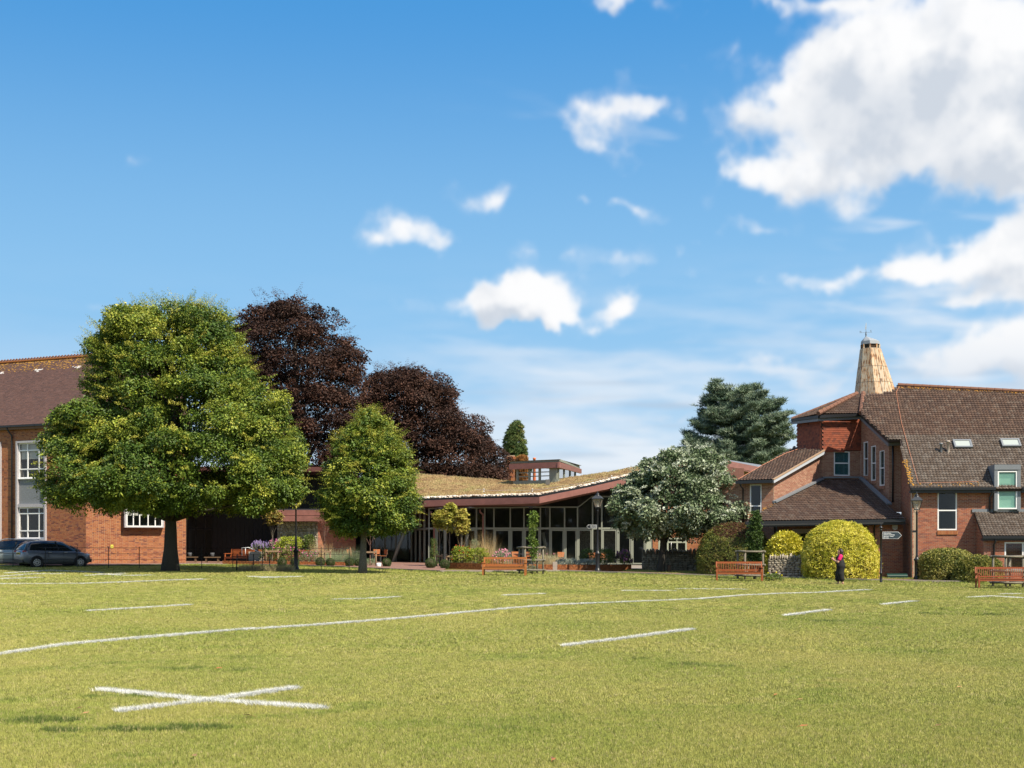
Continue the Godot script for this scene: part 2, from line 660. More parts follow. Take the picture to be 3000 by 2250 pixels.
# ---------- lawn ----------
# x and d are plain field coordinates (d = -z); the tone comes from noise and from patches that lie where the turf is greener, alike at every distance
var tone_cache := {}
func lawn_tone(x: float, d: float) -> float:   # remembered on a grid that widens with distance
	var lv = 0 if d < 16.0 else (1 if d < 30.0 else (2 if d < 55.0 else 3))
	var s = [0.12, 0.22, 0.4, 0.8][lv]
	var key = Vector3i(int(floor(x / s)), int(floor(d / s)), lv)
	if not tone_cache.has(key):
		tone_cache[key] = raw_tone(x, d)
	return tone_cache[key]

func raw_tone(x: float, d: float) -> float:   # 0 dry and yellow, 1 fresh and green
	var t = nz.get_noise_2d(x * 5.0, d * 3.2) * 0.35 + nz2.get_noise_2d(x * 2.2 + 50.0, d * 1.6) * 0.4 + nz3.get_noise_2d(x * 14.0, d * 9.0) * 0.25
	t = 0.40 + t * 0.80
	# greener rings and streaks that grow in the turf
	for r in rings:
		var q = Vector2((x - r[0]) / r[2], (d - r[1]) / r[3])
		var l = q.length()
		if l < 1.35:
			var w = exp(-pow((l - 1.0) * r[4], 2.0)) if r[4] > 0 else 1.0 - sm(0.3, 1.0, l)
			t += r[5] * 0.85 * w * clampf(0.35 + nz2.get_noise_2d(x * 7.0 + r[0] * 7.0, d * 16.0) * 2.4, 0.0, 1.3)
	return clampf(t, 0.0, 1.15)

var rings := []
const DRY := Color(0.43, 0.392, 0.122)
const FRESH := Color(0.205, 0.275, 0.046)
const DEEP := Color(0.060, 0.105, 0.026)

func lawn_color(x, d) -> Color:
	var t = lawn_tone(x, d)
	return DRY.lerp(FRESH, t) if t < 0.7 else DRY.lerp(FRESH, 0.7).lerp(DEEP, sm(0.7, 1.1, t) * 0.75)

func ring_px(px, py, wide, deep, sharp, w):   # a green patch round a spot of the lawn, size in metres
	var p = gp(px, py)
	rings.append([p.x, -p.z, wide, deep, sharp, w])

func build_lawn():
	for q in [[1150, 2000, 5.2, 4.2, 9.0, 0.38], [420, 2075, 2.2, 1.1, 6.0, 0.5], [330, 2140, 1.4, 0.8, 0.0, 0.7], [130, 2125, 0.7, 0.6, 0.0, 0.7], [390, 2235, 0.6, 0.5, 0.0, 0.7], [880, 1925, 3.0, 2.4, 7.0, 0.3], [520, 1860, 2.6, 0.9, 0.0, 0.35], [340, 1775, 2.4, 1.6, 0.0, 0.4], [2330, 1790, 3.4, 2.2, 6.0, 0.4], [2250, 1785, 1.8, 0.8, 0.0, 0.4], [2760, 1815, 3.6, 2.8, 5.0, 0.45], [2740, 1910, 1.6, 1.0, 0.0, 0.4], [2330, 1900, 2.4, 0.5, 0.0, 0.45], [2340, 2020, 1.0, 0.5, 0.0, 0.3], [1350, 1880, 2.0, 0.8, 0.0, 0.25], [2900, 1940, 1.5, 0.7, 0.0, 0.3], [600, 1740, 4.0, 2.0, 0.0, 0.25], [2560, 1770, 4.0, 1.2, 5.0, 0.35], [760, 1850, 1.7, 0.5, 0.0, 0.3], [1780, 1770, 3.0, 1.0, 0.0, 0.2]]:
		ring_px(q[0], q[1], q[2], q[3], q[4], q[5])
	var ds = []
	var d = -40.0
	while d < 2500.0:
		ds.append(d)
		d += 6.0 if d < 6.0 else (0.3 if d < 40.0 else (0.6 if d < 100.0 else maxf(5.0, d * 0.15)))
	var xs = []
	var x = -2500.0
	while x < 2500.0:
		xs.append(x)
		x += maxf(0.4, (absf(x) - 30.0) * 0.18) if absf(x + 0.01) > 34.0 else 0.4
	var m := MB.new()
	var grid = []
	for dd in ds:
		var row = []
		for xx in xs:
			row.append([Vector3(xx, gh(xx, dd), -dd), lawn_color(xx, dd)])
		grid.append(row)
	var v := PackedVector3Array(); var c := PackedColorArray(); var ix := PackedInt32Array(); var nn := PackedVector3Array()
	for row in grid:
		for e in row:
			v.append(e[0]); c.append(e[1]); nn.append(Vector3.UP)
	var n = xs.size()
	for j in ds.size() - 1:
		for i in n - 1:
			var a = j * n + i
			ix.append_array([a, a + n, a + n + 1, a, a + n + 1, a + 1])
	var arr = []
	arr.resize(Mesh.ARRAY_MAX)
	arr[Mesh.ARRAY_VERTEX] = v; arr[Mesh.ARRAY_COLOR] = c; arr[Mesh.ARRAY_INDEX] = ix; arr[Mesh.ARRAY_NORMAL] = nn
	var am := ArrayMesh.new()
	am.add_surface_from_arrays(Mesh.PRIMITIVE_TRIANGLES, arr)
	var gm = mat("turf", Color.WHITE, 0.95)
	gm.vertex_color_use_as_albedo = true
	gm.metallic_specular = 0.2
	textured(gm, noise_tex(5, 0.03, 4, Color(0.62, 0.62, 0.55), Color(1, 1, 0.95)), 2.2, noise_tex(6, 0.09, 3, Color.BLACK, Color.WHITE), 2.5)
	structure("lawn", am, gm)

func tuft(n: int, h: float, spread: float, w: float, seed_: int, lean := 0.5) -> ArrayMesh:
	var r := RandomNumberGenerator.new()
	r.seed = seed_
	var m := MB.new()
	for i in n:
		var a = r.randf() * TAU
		var q = Vector3(cos(a), 0, sin(a)) * spread * sqrt(r.randf())
		var b = r.randf() * TAU
		var s = Vector3(cos(b), 0, sin(b)) * w * (0.6 + r.randf() * 0.8)
		var e = r.randf() * TAU
		var hh = h * (0.5 + r.randf() * 0.7)
		var tip = q + Vector3(cos(e), 0, sin(e)) * hh * lean * (0.3 + r.randf()) + Vector3(0, hh, 0)
		m.tri(q - s, tip, q + s)
	return m.fast_mesh()

func build_grass():
	var gm = mat("grass_blade", Color.WHITE, 0.6)
	gm.vertex_color_use_as_albedo = true
	gm.metallic_specular = 0.35
	gm.backlight_enabled = true
	gm.backlight = Color(0.55, 0.55, 0.55)
	var bands = [[9.6, 14.0, 2100.0, 0.030, 0.030, 0.0022], [14.0, 21.0, 900.0, 0.034, 0.045, 0.0032], [21.0, 34.0, 330.0, 0.036, 0.07, 0.005], [34.0, 56.0, 110.0, 0.038, 0.11, 0.008], [56.0, 84.0, 34.0, 0.045, 0.18, 0.013]]
	var holder := Node3D.new()
	holder.name = "grass"
	add_child(holder)
	tag(holder, "short dry lawn grass covering the whole playing field", "grass", "", "stuff")
	for b in bands:
		var mesh = tuft(9, b[3], b[4], b[5], int(b[0] * 10))
		var buf := PackedFloat32Array()
		var area = 0.39 * (b[1] * b[1] - b[0] * b[0])
		for i in int(area * b[2]):
			var d = sqrt(lerpf(b[0] * b[0], b[1] * b[1], rng.randf()))
			var x = (rng.randf() - 0.5) * 0.80 * d
			if d > 60.0 and d > path_d(x) - 0.3:
				continue
			var t = lawn_tone(x, d)
			var col = lawn_color(x, d) * (0.68 + rng.randf() * 0.68)
			if rng.randf() < 0.10:
				col = Color(0.50, 0.44, 0.20) * (0.8 + rng.randf() * 0.4)
			var s = 0.75 + rng.randf() * 0.5 + maxf(t - 0.7, 0.0) * 1.3
			put(buf, Basis(Vector3.UP, rng.randf() * TAU).scaled(Vector3(1, s, 1)), Vector3(x, gh(x, d) - 0.002, -d), col)
		many("blades", mesh, gm, buf, holder)

# front edge of the brick path: distance at each x
var path_pts := []
func path_d(x: float) -> float:
	for i in path_pts.size() - 1:
		if x <= path_pts[i + 1].x:
			return lerpf(-path_pts[i].z, -path_pts[i + 1].z, clampf((x - path_pts[i].x) / (path_pts[i + 1].x - path_pts[i].x), 0.0, 1.0))
	return -path_pts[path_pts.size() - 1].z

func build_markings():
	var wm = mat("line_paint", Color.WHITE, 0.7)
	wm.vertex_color_use_as_albedo = true
	wm.backlight_enabled = true
	wm.backlight = Color(0.4, 0.4, 0.4)
	var mesh = tuft(11, 0.050, 0.03, 0.0030, 77, 0.9)
	var flat = mat("line_paint_low", lin(0.80, 0.82, 0.80), 0.9)
	textured(flat, noise_tex(15, 0.06, 3, Color(0.72, 0.75, 0.70), Color(1, 1, 1), 256), 3.0)
	# each mark: name of the state, width, fading, points in the photograph
	var marks = [
		[0.11, 1.0, [[290, 2025], [600, 2056], [955, 2080]], "white stroke of the painted cross, sloping down beside its crossing stroke"],
		[0.11, 1.0, [[345, 2090], [620, 2056], [870, 2020]], "white stroke of the painted cross, rising over its crossing stroke"],
		[0.10, 1.0, [[-40, 1927], [0, 1920], [200, 1890], [420, 1871], [700, 1848], [900, 1836], [1200, 1812], [1500, 1784], [1650, 1773], [1900, 1763], [2050, 1757], [2180, 1746], [2300, 1740], [2400, 1738], [2550, 1729]], "long continuous wavering white line painted across the lawn"],
		[0.10, 1.0, [[1655, 1895], [1840, 1872], [2030, 1846]], "long bold white dash painted on open lawn"],
		[0.10, 1.0, [[260, 1792], [420, 1783], [557, 1774]], "white dash painted below the faint lines near the parked cars"],
		[0.10, 0.75, [[2302, 1806], [2430, 1789]], "short white dash painted below the person holding a phone"],
		[0.10, 0.7, [[2592, 1773], [2682, 1763]], "short white dash painted below the direction sign"],
		[0.09, 0.5, [[980, 1758], [1100, 1755], [1172, 1750]], "faint white dash painted below the round leafy tree"],
		[0.09, 0.6, [[1475, 1746], [1597, 1741]], "short thin white dash below the teak bench by the glass pavilion"],
		[0.09, 0.55, [[1825, 1732], [1975, 1732]], "thin white dash below the black lamp post with arm sign"],
		[0.09, 0.5, [[1985, 1726], [2190, 1728]], "thin white dash below the teak bench by the brown hedge"],
		[0.09, 0.7, [[2843, 1752], [2910, 1748], [3010, 1754]], "thin white mark below the teak bench by the brick lean-to"],
		[0.09, 0.6, [[2935, 1742], [2990, 1741]], "tiny white dash just in front of the dark teak bench"],
		[0.10, 0.8, [[0, 1712], [250, 1711], [520, 1700], [600, 1698]], "thin white line across the lawn in front of the parked cars"],
		[0.09, 0.5, [[0, 1690], [110, 1682], [190, 1682]], "faint white line ending beside a parked car"],
		[0.09, 0.7, [[0, 1697], [125, 1693]], "short white line in front of the grey-green parked car"],
		[0.10, 0.8, [[20, 1680], [150, 1672], [300, 1678]], "bent white line below the parked hatchback"],
		[0.10, 0.8, [[252, 1687], [310, 1684], [370, 1681]], "white stroke of the far cross below the big tree"],
		[0.10, 0.7, [[300, 1683], [370, 1687], [450, 1686]], "second white stroke of the far cross below the big tree"],
		[0.09, 0.7, [[730, 1690], [800, 1692], [860, 1690]], "white stroke of the distant cross below the black metal bench"],
		[0.09, 0.6, [[760, 1694], [830, 1692], [885, 1690]], "second white stroke of the distant cross below the metal bench"],
	]
	for q in marks:
		var o := Node3D.new()
		o.name = numbered("painted_line")
		add_child(o)
		tag(o, q[3], "painted line", "white pitch marks on the lawn", "structure")
		var pts = []
		for p in q[2]:
			pts.append(gp(p[0], p[1]))
		var m := MB.new()
		var buf := PackedFloat32Array()
		for i in pts.size() - 1:
			var a = pts[i]; var b = pts[i + 1]
			var l = Vector2(b.x - a.x, b.z - a.z).length()
			var dirv = (b - a).normalized()
			var s = Vector3(-dirv.z, 0, dirv.x) * q[0] * 0.5
			var steps = maxi(1, int(l / 0.5))
			for k in steps:
				var a1 = a.lerp(b, float(k) / steps); var b1 = a.lerp(b, float(k + 1) / steps)
				a1.y = gh(a1.x, -a1.z) + 0.006; b1.y = gh(b1.x, -b1.z) + 0.006
				m.quad(a1 - s * 0.9, b1 - s * 0.9, b1 + s * 0.9, a1 + s * 0.9)
			var dd = -(a.z + b.z) / 2
			var per = clampf(4200.0 * q[0] * (14.0 / dd), 45.0, 420.0)
			for k in int(l * per):
				var t = rng.randf()
				var p = a.lerp(b, t)
				var w = nz2.get_noise_2d(p.x * 40.0, p.z * 40.0)
				if rng.randf() > q[1] * (0.95 + w * 1.3):
					continue
				p += s * clampf(rng.randfn() * 0.62, -1.7, 1.7)
				p.y = gh(p.x, -p.z) - 0.001
				var sc = clampf(dd / 20.0, 1.0, 2.6)
				var wh = 0.50 + rng.randf() * 0.30
				put(buf, Basis(Vector3.UP, rng.randf() * TAU).scaled(Vector3(sc, 0.75 + rng.randf() * 0.5, sc)), p, Color(wh, wh * 1.01, wh * 0.98))
		many("painted_blades", mesh, wm, buf, o)

# ---------- shared building stuff ----------
var B := {}   # brick and tile sets

func shared():
	B.orange = brick_set("orange_brick", [lin(0.50, 0.185, 0.07), lin(0.46, 0.155, 0.062), lin(0.52, 0.215, 0.088), lin(0.40, 0.13, 0.06), lin(0.48, 0.18, 0.08), lin(0.26, 0.085, 0.055), lin(0.52, 0.20, 0.08)])
	B.red = brick_set("red_brick", [lin(0.52, 0.18, 0.10), lin(0.48, 0.16, 0.086), lin(0.55, 0.21, 0.12), lin(0.40, 0.135, 0.08), lin(0.47, 0.21, 0.13), lin(0.34, 0.13, 0.095)])
	B.pink = brick_set("pink_brick", [lin(0.46, 0.235, 0.16), lin(0.52, 0.29, 0.20), lin(0.42, 0.195, 0.13), lin(0.49, 0.25, 0.18), lin(0.39, 0.175, 0.12)])
	B.pantile = brick_set("pantile", [lin(0.100, 0.058, 0.040), lin(0.122, 0.072, 0.050), lin(0.085, 0.050, 0.036), lin(0.138, 0.084, 0.058), lin(0.110, 0.061, 0.040), lin(0.150, 0.105, 0.080), lin(0.094, 0.055, 0.040)])
	B.plain = brick_set("plain_tile", [lin(0.125, 0.062, 0.050), lin(0.145, 0.072, 0.056), lin(0.105, 0.055, 0.046), lin(0.135, 0.070, 0.058), lin(0.12, 0.058, 0.045)])
	B.hung = brick_set("hung_tile", [lin(0.33, 0.085, 0.042), lin(0.29, 0.074, 0.038), lin(0.37, 0.10, 0.05), lin(0.20, 0.06, 0.038), lin(0.33, 0.09, 0.045), lin(0.31, 0.078, 0.04)])
	var speck = noise_tex(31, 0.10, 3, Color(0.72, 0.70, 0.68), Color(1.0, 1.0, 1.0), 256)
	for k in B:
		for m in B[k][0]:
			textured(m, speck, 3.0, null, 0.0)
		textured(B[k][1], speck, 3.0)
	B.mortar = textured(mat("mortar", lin(0.60, 0.46, 0.33), 0.95), speck, 2.0)
	B.mortar_pale = textured(mat("pale_mortar", lin(0.68, 0.56, 0.42), 0.95), speck, 2.0)
	B.under = mat("roof_felt", lin(0.05, 0.035, 0.03), 0.95)
	B.white = mat("white_frame", lin(0.80, 0.80, 0.80), 0.35)
	B.lilac = textured(mat("painted_surround", lin(0.56, 0.55, 0.60), 0.5), speck, 0.7)
	B.greypanel = textured(mat("grey_panel", lin(0.26, 0.285, 0.315), 0.6), speck, 0.6)
	B.black = mat("black_gutter", lin(0.012, 0.013, 0.016), 0.35)
	B.blacktrim = mat("dark_fascia", lin(0.03, 0.034, 0.042), 0.5)
	B.lead = textured(mat("lead_flashing", lin(0.24, 0.27, 0.31), 0.55), speck, 1.5)
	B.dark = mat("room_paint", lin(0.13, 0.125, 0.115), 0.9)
	B.blind = mat("roller_blind", lin(0.42, 0.43, 0.40), 0.9)
	B.glass = glass("window_glass", lin(0.03, 0.04, 0.04), 0.10)
	B.teal = glass("tinted_glass", lin(0.04, 0.16, 0.18), 0.5)
	# tiles: x across, y up the slope (1 = gauge), z out
	var m := MB.new()
	var n = 6
	for i in n:
		var q = []
		for t in [float(i) / n, float(i + 1) / n]:
			var z = 0.035 * (0.5 - 0.5 * cos(TAU * clampf(t * 1.25 - 0.05, 0.0, 1.0))) + 0.004
			q.append([t, z])
		m.quad(Vector3(q[0][0], 0, q[0][1]), Vector3(q[0][0], 1.12, q[0][1]), Vector3(q[1][0], 1.12, q[1][1]), Vector3(q[1][0], 0, q[1][1]))
		m.quad(Vector3(q[0][0], 0, q[0][1] - 0.022), Vector3(q[0][0], 0, q[0][1]), Vector3(q[1][0], 0, q[1][1]), Vector3(q[1][0], 0, q[1][1] - 0.022))
	B.pantile_mesh = m.mesh()
	var p := MB.new()
	p.quad(Vector3(0.01, 0, 0.006), Vector3(0.01, 1.1, 0.006), Vector3(0.99, 1.1, 0.006), Vector3(0.99, 0, 0.006))
	p.quad(Vector3(0.01, 0, -0.010), Vector3(0.01, 0, 0.006), Vector3(0.99, 0, 0.006), Vector3(0.99, 0, -0.010))
	p.quad(Vector3(0.01, 0, -0.010), Vector3(0.01, 1.1, -0.010), Vector3(0.01, 1.1, 0.006), Vector3(0.01, 0, 0.006))
	p.quad(Vector3(0.99, 0, 0.006), Vector3(0.99, 1.1, 0.006), Vector3(0.99, 1.1, -0.010), Vector3(0.99, 0, -0.010))
	B.plain_mesh = p.mesh()

# a dim box behind an opening so that the pane looks into a room
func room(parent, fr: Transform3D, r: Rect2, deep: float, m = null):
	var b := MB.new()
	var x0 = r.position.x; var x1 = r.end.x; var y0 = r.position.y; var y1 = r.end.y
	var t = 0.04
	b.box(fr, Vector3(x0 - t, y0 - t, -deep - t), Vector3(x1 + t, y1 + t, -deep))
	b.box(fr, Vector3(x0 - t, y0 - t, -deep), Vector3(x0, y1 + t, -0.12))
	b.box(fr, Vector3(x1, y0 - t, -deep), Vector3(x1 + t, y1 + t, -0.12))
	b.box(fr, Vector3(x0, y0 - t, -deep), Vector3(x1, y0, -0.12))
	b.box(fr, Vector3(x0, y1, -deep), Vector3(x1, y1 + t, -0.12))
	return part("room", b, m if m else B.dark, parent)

func pane(parent, fr: Transform3D, r: Rect2, z: float, m = null):
	var b := MB.new()
	b.quad(fr * Vector3(r.position.x, r.position.y, z), fr * Vector3(r.position.x, r.end.y, z), fr * Vector3(r.end.x, r.end.y, z), fr * Vector3(r.end.x, r.position.y, z))
	return part("pane", b, m if m else B.glass, parent)

# a window: frame, mullions at fractions, panes, room behind
func window(parent, fr: Transform3D, r: Rect2, cols, rows, w := 0.05, depth := 0.06, z := -0.04, frame_mat = null, glass_mat = null, blind := 0.0, deep := 4.5):
	var fm = frame_mat if frame_mat else B.white
	var win = frame_bars(parent, "window", fr, r, w, z, z + depth, fm)
	var xs = [r.position.x + w / 2]
	for c in cols: xs.append(r.position.x + r.size.x * c)
	xs.append(r.end.x - w / 2)
	var ys = [r.position.y + w / 2]
	for c in rows: ys.append(r.position.y + r.size.y * c)
	ys.append(r.end.y - w / 2)
	var b := MB.new()
	for i in range(1, xs.size() - 1):
		b.box(fr, Vector3(xs[i] - w / 2, r.position.y + w, z + 0.003), Vector3(xs[i] + w / 2, r.end.y - w, z + depth - 0.004))
	for j in range(1, ys.size() - 1):
		b.box(fr, Vector3(r.position.x + w, ys[j] - w / 2, z + 0.006), Vector3(r.end.x - w, ys[j] + w / 2, z + depth + 0.002))
	if b.v.size():
		part("glazing_bar", b, fm, win)
	for i in xs.size() - 1:
		for j in ys.size() - 1:
			pane(win, fr, Rect2(xs[i], ys[j], xs[i + 1] - xs[i], ys[j + 1] - ys[j]), z + 0.02, glass_mat)
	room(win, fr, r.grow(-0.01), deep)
	if blind > 0.0:
		slab(win, "blind", fr, Vector3(r.position.x + w, r.end.y - w - r.size.y * blind, z - 0.08), Vector3(r.end.x - w, r.end.y - w, z - 0.07), B.blind)
	return win

func pipe(parent, pts, r: float, m, called := "downpipe", n := 8):
	var b := MB.new()
	b.tube(pts, r, n)
	return spart(called, b, m, parent)

# ---------- the long brick school block ----------
func build_school():
	var o = thing("school_building", "orange brick two-storey block with dark tiled roof and tall framed windows behind parked cars", "building")
	var c0 = Vector3((252 - CX) / F * 84.0, 0.55, -84.0)
	var tl = deg_to_rad(25.0)
	var tr = deg_to_rad(24.0)
	var ul = Vector3(cos(tl), 0, sin(tl))
	var ur = Vector3(cos(tr), 0, -sin(tr))
	var fl = Transform3D(Basis(ul, Vector3.UP, ul.cross(Vector3.UP)), c0)
	var fr = Transform3D(Basis(ur, Vector3.UP, ur.cross(Vector3.UP)), c0)
	var eave = on(fl, 200, 1246).y
	# left face
	var f1 = rect_on(fl, 50, 1291, 137, 1584)
	var w_mod = f1.size.x
	var f0 = Rect2(f1.position.x - (f1.position.x - on(fl, 5, 1400).x) - w_mod, f1.position.y, w_mod, f1.size.y)
	var poly = PackedVector2Array([Vector2(-14, 0), Vector2(0, 0), Vector2(0, eave), Vector2(-14, eave)])
	brick_wall(o, fl, poly, [f0, f1], 0.0855, 0.245, B.orange, B.mortar, 0.3, 300, 1.2, true)
	for f in [f0, f1]:
		frame_bars(o, "window_surround", fl, f, 0.13, -0.2, 0.13, B.lilac)
		var x0 = f.position.x + 0.13; var x1 = f.end.x - 0.13
		var yt = f.end.y; var h = f.size.y
		var up = Rect2(x0, yt - h * 0.375, x1 - x0, h * 0.375 - 0.13)
		var lo = Rect2(x0, f.position.y + 0.13, x1 - x0, h * 0.335 - 0.13)
		window(o, fl, up, [0.33, 0.76], [0.26, 0.79], 0.075, 0.06, -0.08, B.white, null, 0.42)
		window(o, fl, lo, [0.33, 0.76], [0.25, 0.8], 0.075, 0.06, -0.08, B.white)
		slab(o, "spandrel_panel", fl, Vector3(x0, lo.end.y + 0.2, -0.12), Vector3(x1, up.position.y - 0.05, -0.04), B.greypanel)
		slab(o, "window_sill", fl, Vector3(x0, up.position.y - 0.05, -0.12), Vector3(x1, up.position.y, 0.07), B.white)
		slab(o, "lintel_band", fl, Vector3(x0, lo.end.y, -0.12), Vector3(x1, lo.end.y + 0.2, 0.09), B.lilac)
	# right face
	var len_r = on(fr, 545, 1600).x
	var bay = rect_on(fr, 362, 1482, 478, 1546)
	brick_wall(o, fr, PackedVector2Array([Vector2(0, 0), Vector2(len_r, 0), Vector2(len_r, eave), Vector2(0, eave)]), [bay.grow(-0.1)], 0.0855, 0.245, B.orange, B.mortar, 0.3, 300, 0.35, true)
	var bb := MB.new()
	var t = 0.12
	var pr = 0.42
	bb.box(fr, Vector3(bay.position.x, bay.position.y, -0.2), Vector3(bay.end.x, bay.position.y + 0.06, pr))
	bb.box(fr, Vector3(bay.position.x, bay.end.y - 0.1, -0.2), Vector3(bay.end.x, bay.end.y, pr))
	bb.box(fr, Vector3(bay.position.x, bay.position.y + 0.06, -0.2), Vector3(bay.position.x + t, bay.end.y - 0.1, pr))
	bb.box(fr, Vector3(bay.end.x - t, bay.position.y + 0.06, -0.2), Vector3(bay.end.x, bay.end.y - 0.1, pr))
	var bayo = part("bay_window", bb, B.lilac, o)
	window(bayo, fr, Rect2(bay.position.x + t, bay.position.y + 0.06, bay.size.x - 2 * t, bay.size.y - 0.16), [0.19, 0.365, 0.60, 0.80], [], 0.06, 0.06, pr - 0.06, B.white, null, 0.38)
	# plinth course, dark end of the wing, hydrant sign
	slab(o, "plinth", fr, Vector3(0, -0.3, -0.1), Vector3(len_r, 0.16, 0.03), B.mortar)
	var sg = rect_on(fr, 324, 1596, 332, 1606)
	var yel = mat("hydrant_yellow", lin(0.75, 0.68, 0.10), 0.5)
	var sign_ = slab(o, "hydrant_plate", fr, Vector3(sg.position.x, sg.position.y, 0.005), Vector3(sg.end.x, sg.end.y, 0.02), yel)
	var hb := MB.new()
	var cx_ = sg.get_center()
	hb.box(fr, Vector3(cx_.x - 0.05, sg.position.y + 0.03, 0.021), Vector3(cx_.x - 0.033, sg.end.y - 0.03, 0.024))
	hb.box(fr, Vector3(cx_.x + 0.033, sg.position.y + 0.03, 0.021), Vector3(cx_.x + 0.05, sg.end.y - 0.03, 0.024))
	hb.box(fr, Vector3(cx_.x - 0.033, cx_.y - 0.008, 0.021), Vector3(cx_.x + 0.033, cx_.y + 0.008, 0.024))
	part("letter", hb, B.black, sign_)
	# eaves
	for q in [[fl, -14.0, 0.25], [fr, -0.25, len_r + 0.3]]:
		slab(o, "soffit", q[0], Vector3(q[1], eave - 0.12, -0.1), Vector3(q[2], eave + 0.02, 0.26), mat("brown_eave", lin(0.16, 0.085, 0.05), 0.7))
		var g := MB.new()
		for i in 7:
			var xa = lerpf(q[1], q[2], i / 7.0); var xb = lerpf(q[1], q[2], (i + 1) / 7.0)
			g.box(q[0], Vector3(xa + 0.01, eave + 0.02, 0.20), Vector3(xb - 0.01, eave + 0.15, 0.36))
		part("gutter", g, B.black, o)
	# roof over the left face
	var run = 6.6
	var rise = 5.25
	var ey = eave + 0.1
	var p0 = fl * Vector3(-14, ey, 0.3); var p1 = fl * Vector3(0.35, ey, 0.3); var p2 = fl * Vector3(-14, ey + rise, -run)
	var sf = slope_frame(p0, p1, p2)
	var sl = sqrt(rise * rise + (run + 0.3) * (run + 0.3))
	tile_roof(o, sf, PackedVector2Array([Vector2(0, 0), Vector2(14.35, 0), Vector2(11.0, sl), Vector2(0, sl)]), [], 0.125, 0.21, B.plain_mesh, B.plain, B.under, 300, 0.012, 0.5)
	# roof over the right face
	var q0 = fr * Vector3(-0.35, ey, 0.3); var q1 = fr * Vector3(len_r + 0.3, ey, 0.3); var q2 = fr * Vector3(0, ey + rise, -run)
	var sf2 = slope_frame(q0, q1, q2)
	tile_roof(o, sf2, PackedVector2Array([Vector2(0, 0), Vector2(len_r + 0.65, 0), Vector2(len_r + 0.65, sl), Vector2(3.36, sl)]), [], 0.125, 0.21, B.plain_mesh, B.plain, B.under, 0, 0.012, 0.5)
	var backm := MB.new()
	var r0 = sf * Vector3(0, sl, -0.02); var r1 = sf * Vector3(11.0, sl, -0.02); var r2 = sf2 * Vector3(len_r + 0.65, sl, -0.02)
	backm.quad(r0, fl * Vector3(-14, ey, -13.5), r1 + Vector3(2, ey - r1.y, -6), r1)
	backm.quad(r1, r1 + Vector3(2, ey - r1.y, -6), fr * Vector3(len_r + 0.3, ey, -13.5), r2)
	backm.quad(r2, fr * Vector3(len_r + 0.3, ey, -13.5), fr * Vector3(len_r, 0, -13.5), fr * Vector3(len_r, 0, -0.2))
	backm.tri(r2, fr * Vector3(len_r, 0, -0.2), fr * Vector3(len_r + 0.3, ey, 0.3))
	part("rear_slope", backm, B.under, o)
	# ridge: scalloped crest tiles with orange lichen
	var lich = mat("ridge_lichen", lin(0.34, 0.12, 0.045), 0.9)
	textured(lich, noise_tex(41, 0.08, 3, Color(0.55, 0.5, 0.45), Color(1.0, 1.0, 0.6), 256), 2.0)
	var n = 40
	for i in n:
		var b := MB.new()
		var a = sf * Vector3(11.0 * i / n + 0.01, sl, 0.03); var e = sf * Vector3(11.0 * (i + 1) / n - 0.01, sl, 0.03)
		b.tube([a, e], 0.13, 7)
		b.tube([a + Vector3(0, 0.12, 0), a.lerp(e, 0.5) + Vector3(0, 0.2, 0), e + Vector3(0, 0.12, 0)], [0.03, 0.05, 0.03], 5)
		part("ridge_tile", b, lich, o)
	# lichen that clings to the top courses, and the pale bird-limed patches
	var lb := PackedFloat32Array()
	for i in 900:
		var up = pow(rng.randf(), 2.2) * 1.5
		var pnt = Vector3(rng.randf() * 11.0, sl - up, 0.022)
		var s = 0.04 + rng.randf() * 0.09
		put(lb, Basis(sf.basis.x * s * 1.4, sf.basis.y * s, sf.basis.z * 0.008), sf * pnt, Color(0.42, 0.22, 0.035) * (0.7 + rng.randf() * 0.6))
	var blob := MB.new()
	blob.ball(Vector3.ZERO, Vector3(0.5, 0.5, 0.5), 7, 4)
	many("lichen", blob.mesh(), B.orange[1], lb, o)
	for k in 3:
		var wb := PackedFloat32Array()
		var cpt = on(sf, [8, 115, 226][k], [1093, 1085, 1076][k])
		for i in 14:
			var s = 0.05 + rng.randf() * 0.1
			put(wb, Basis(sf.basis.x * s * 1.6, sf.basis.y * s, sf.basis.z * 0.01), sf * Vector3(cpt.x + rng.randfn() * 0.16, cpt.y + rng.randfn() * 0.09, 0.026), Color(0.7, 0.68, 0.66))
		many("pale_patch", blob.mesh(), B.orange[1], wb, o)
	# downpipe
	var dx = on(fl, 38, 1400).x
	pipe(o, [fl * Vector3(dx - 0.25, eave + 0.05, 0.27), fl * Vector3(dx - 0.22, eave - 0.1, 0.27), fl * Vector3(dx, eave - 0.5, 0.1), fl * Vector3(dx, 0, 0.1)], 0.05, B.black)
	settle(o)

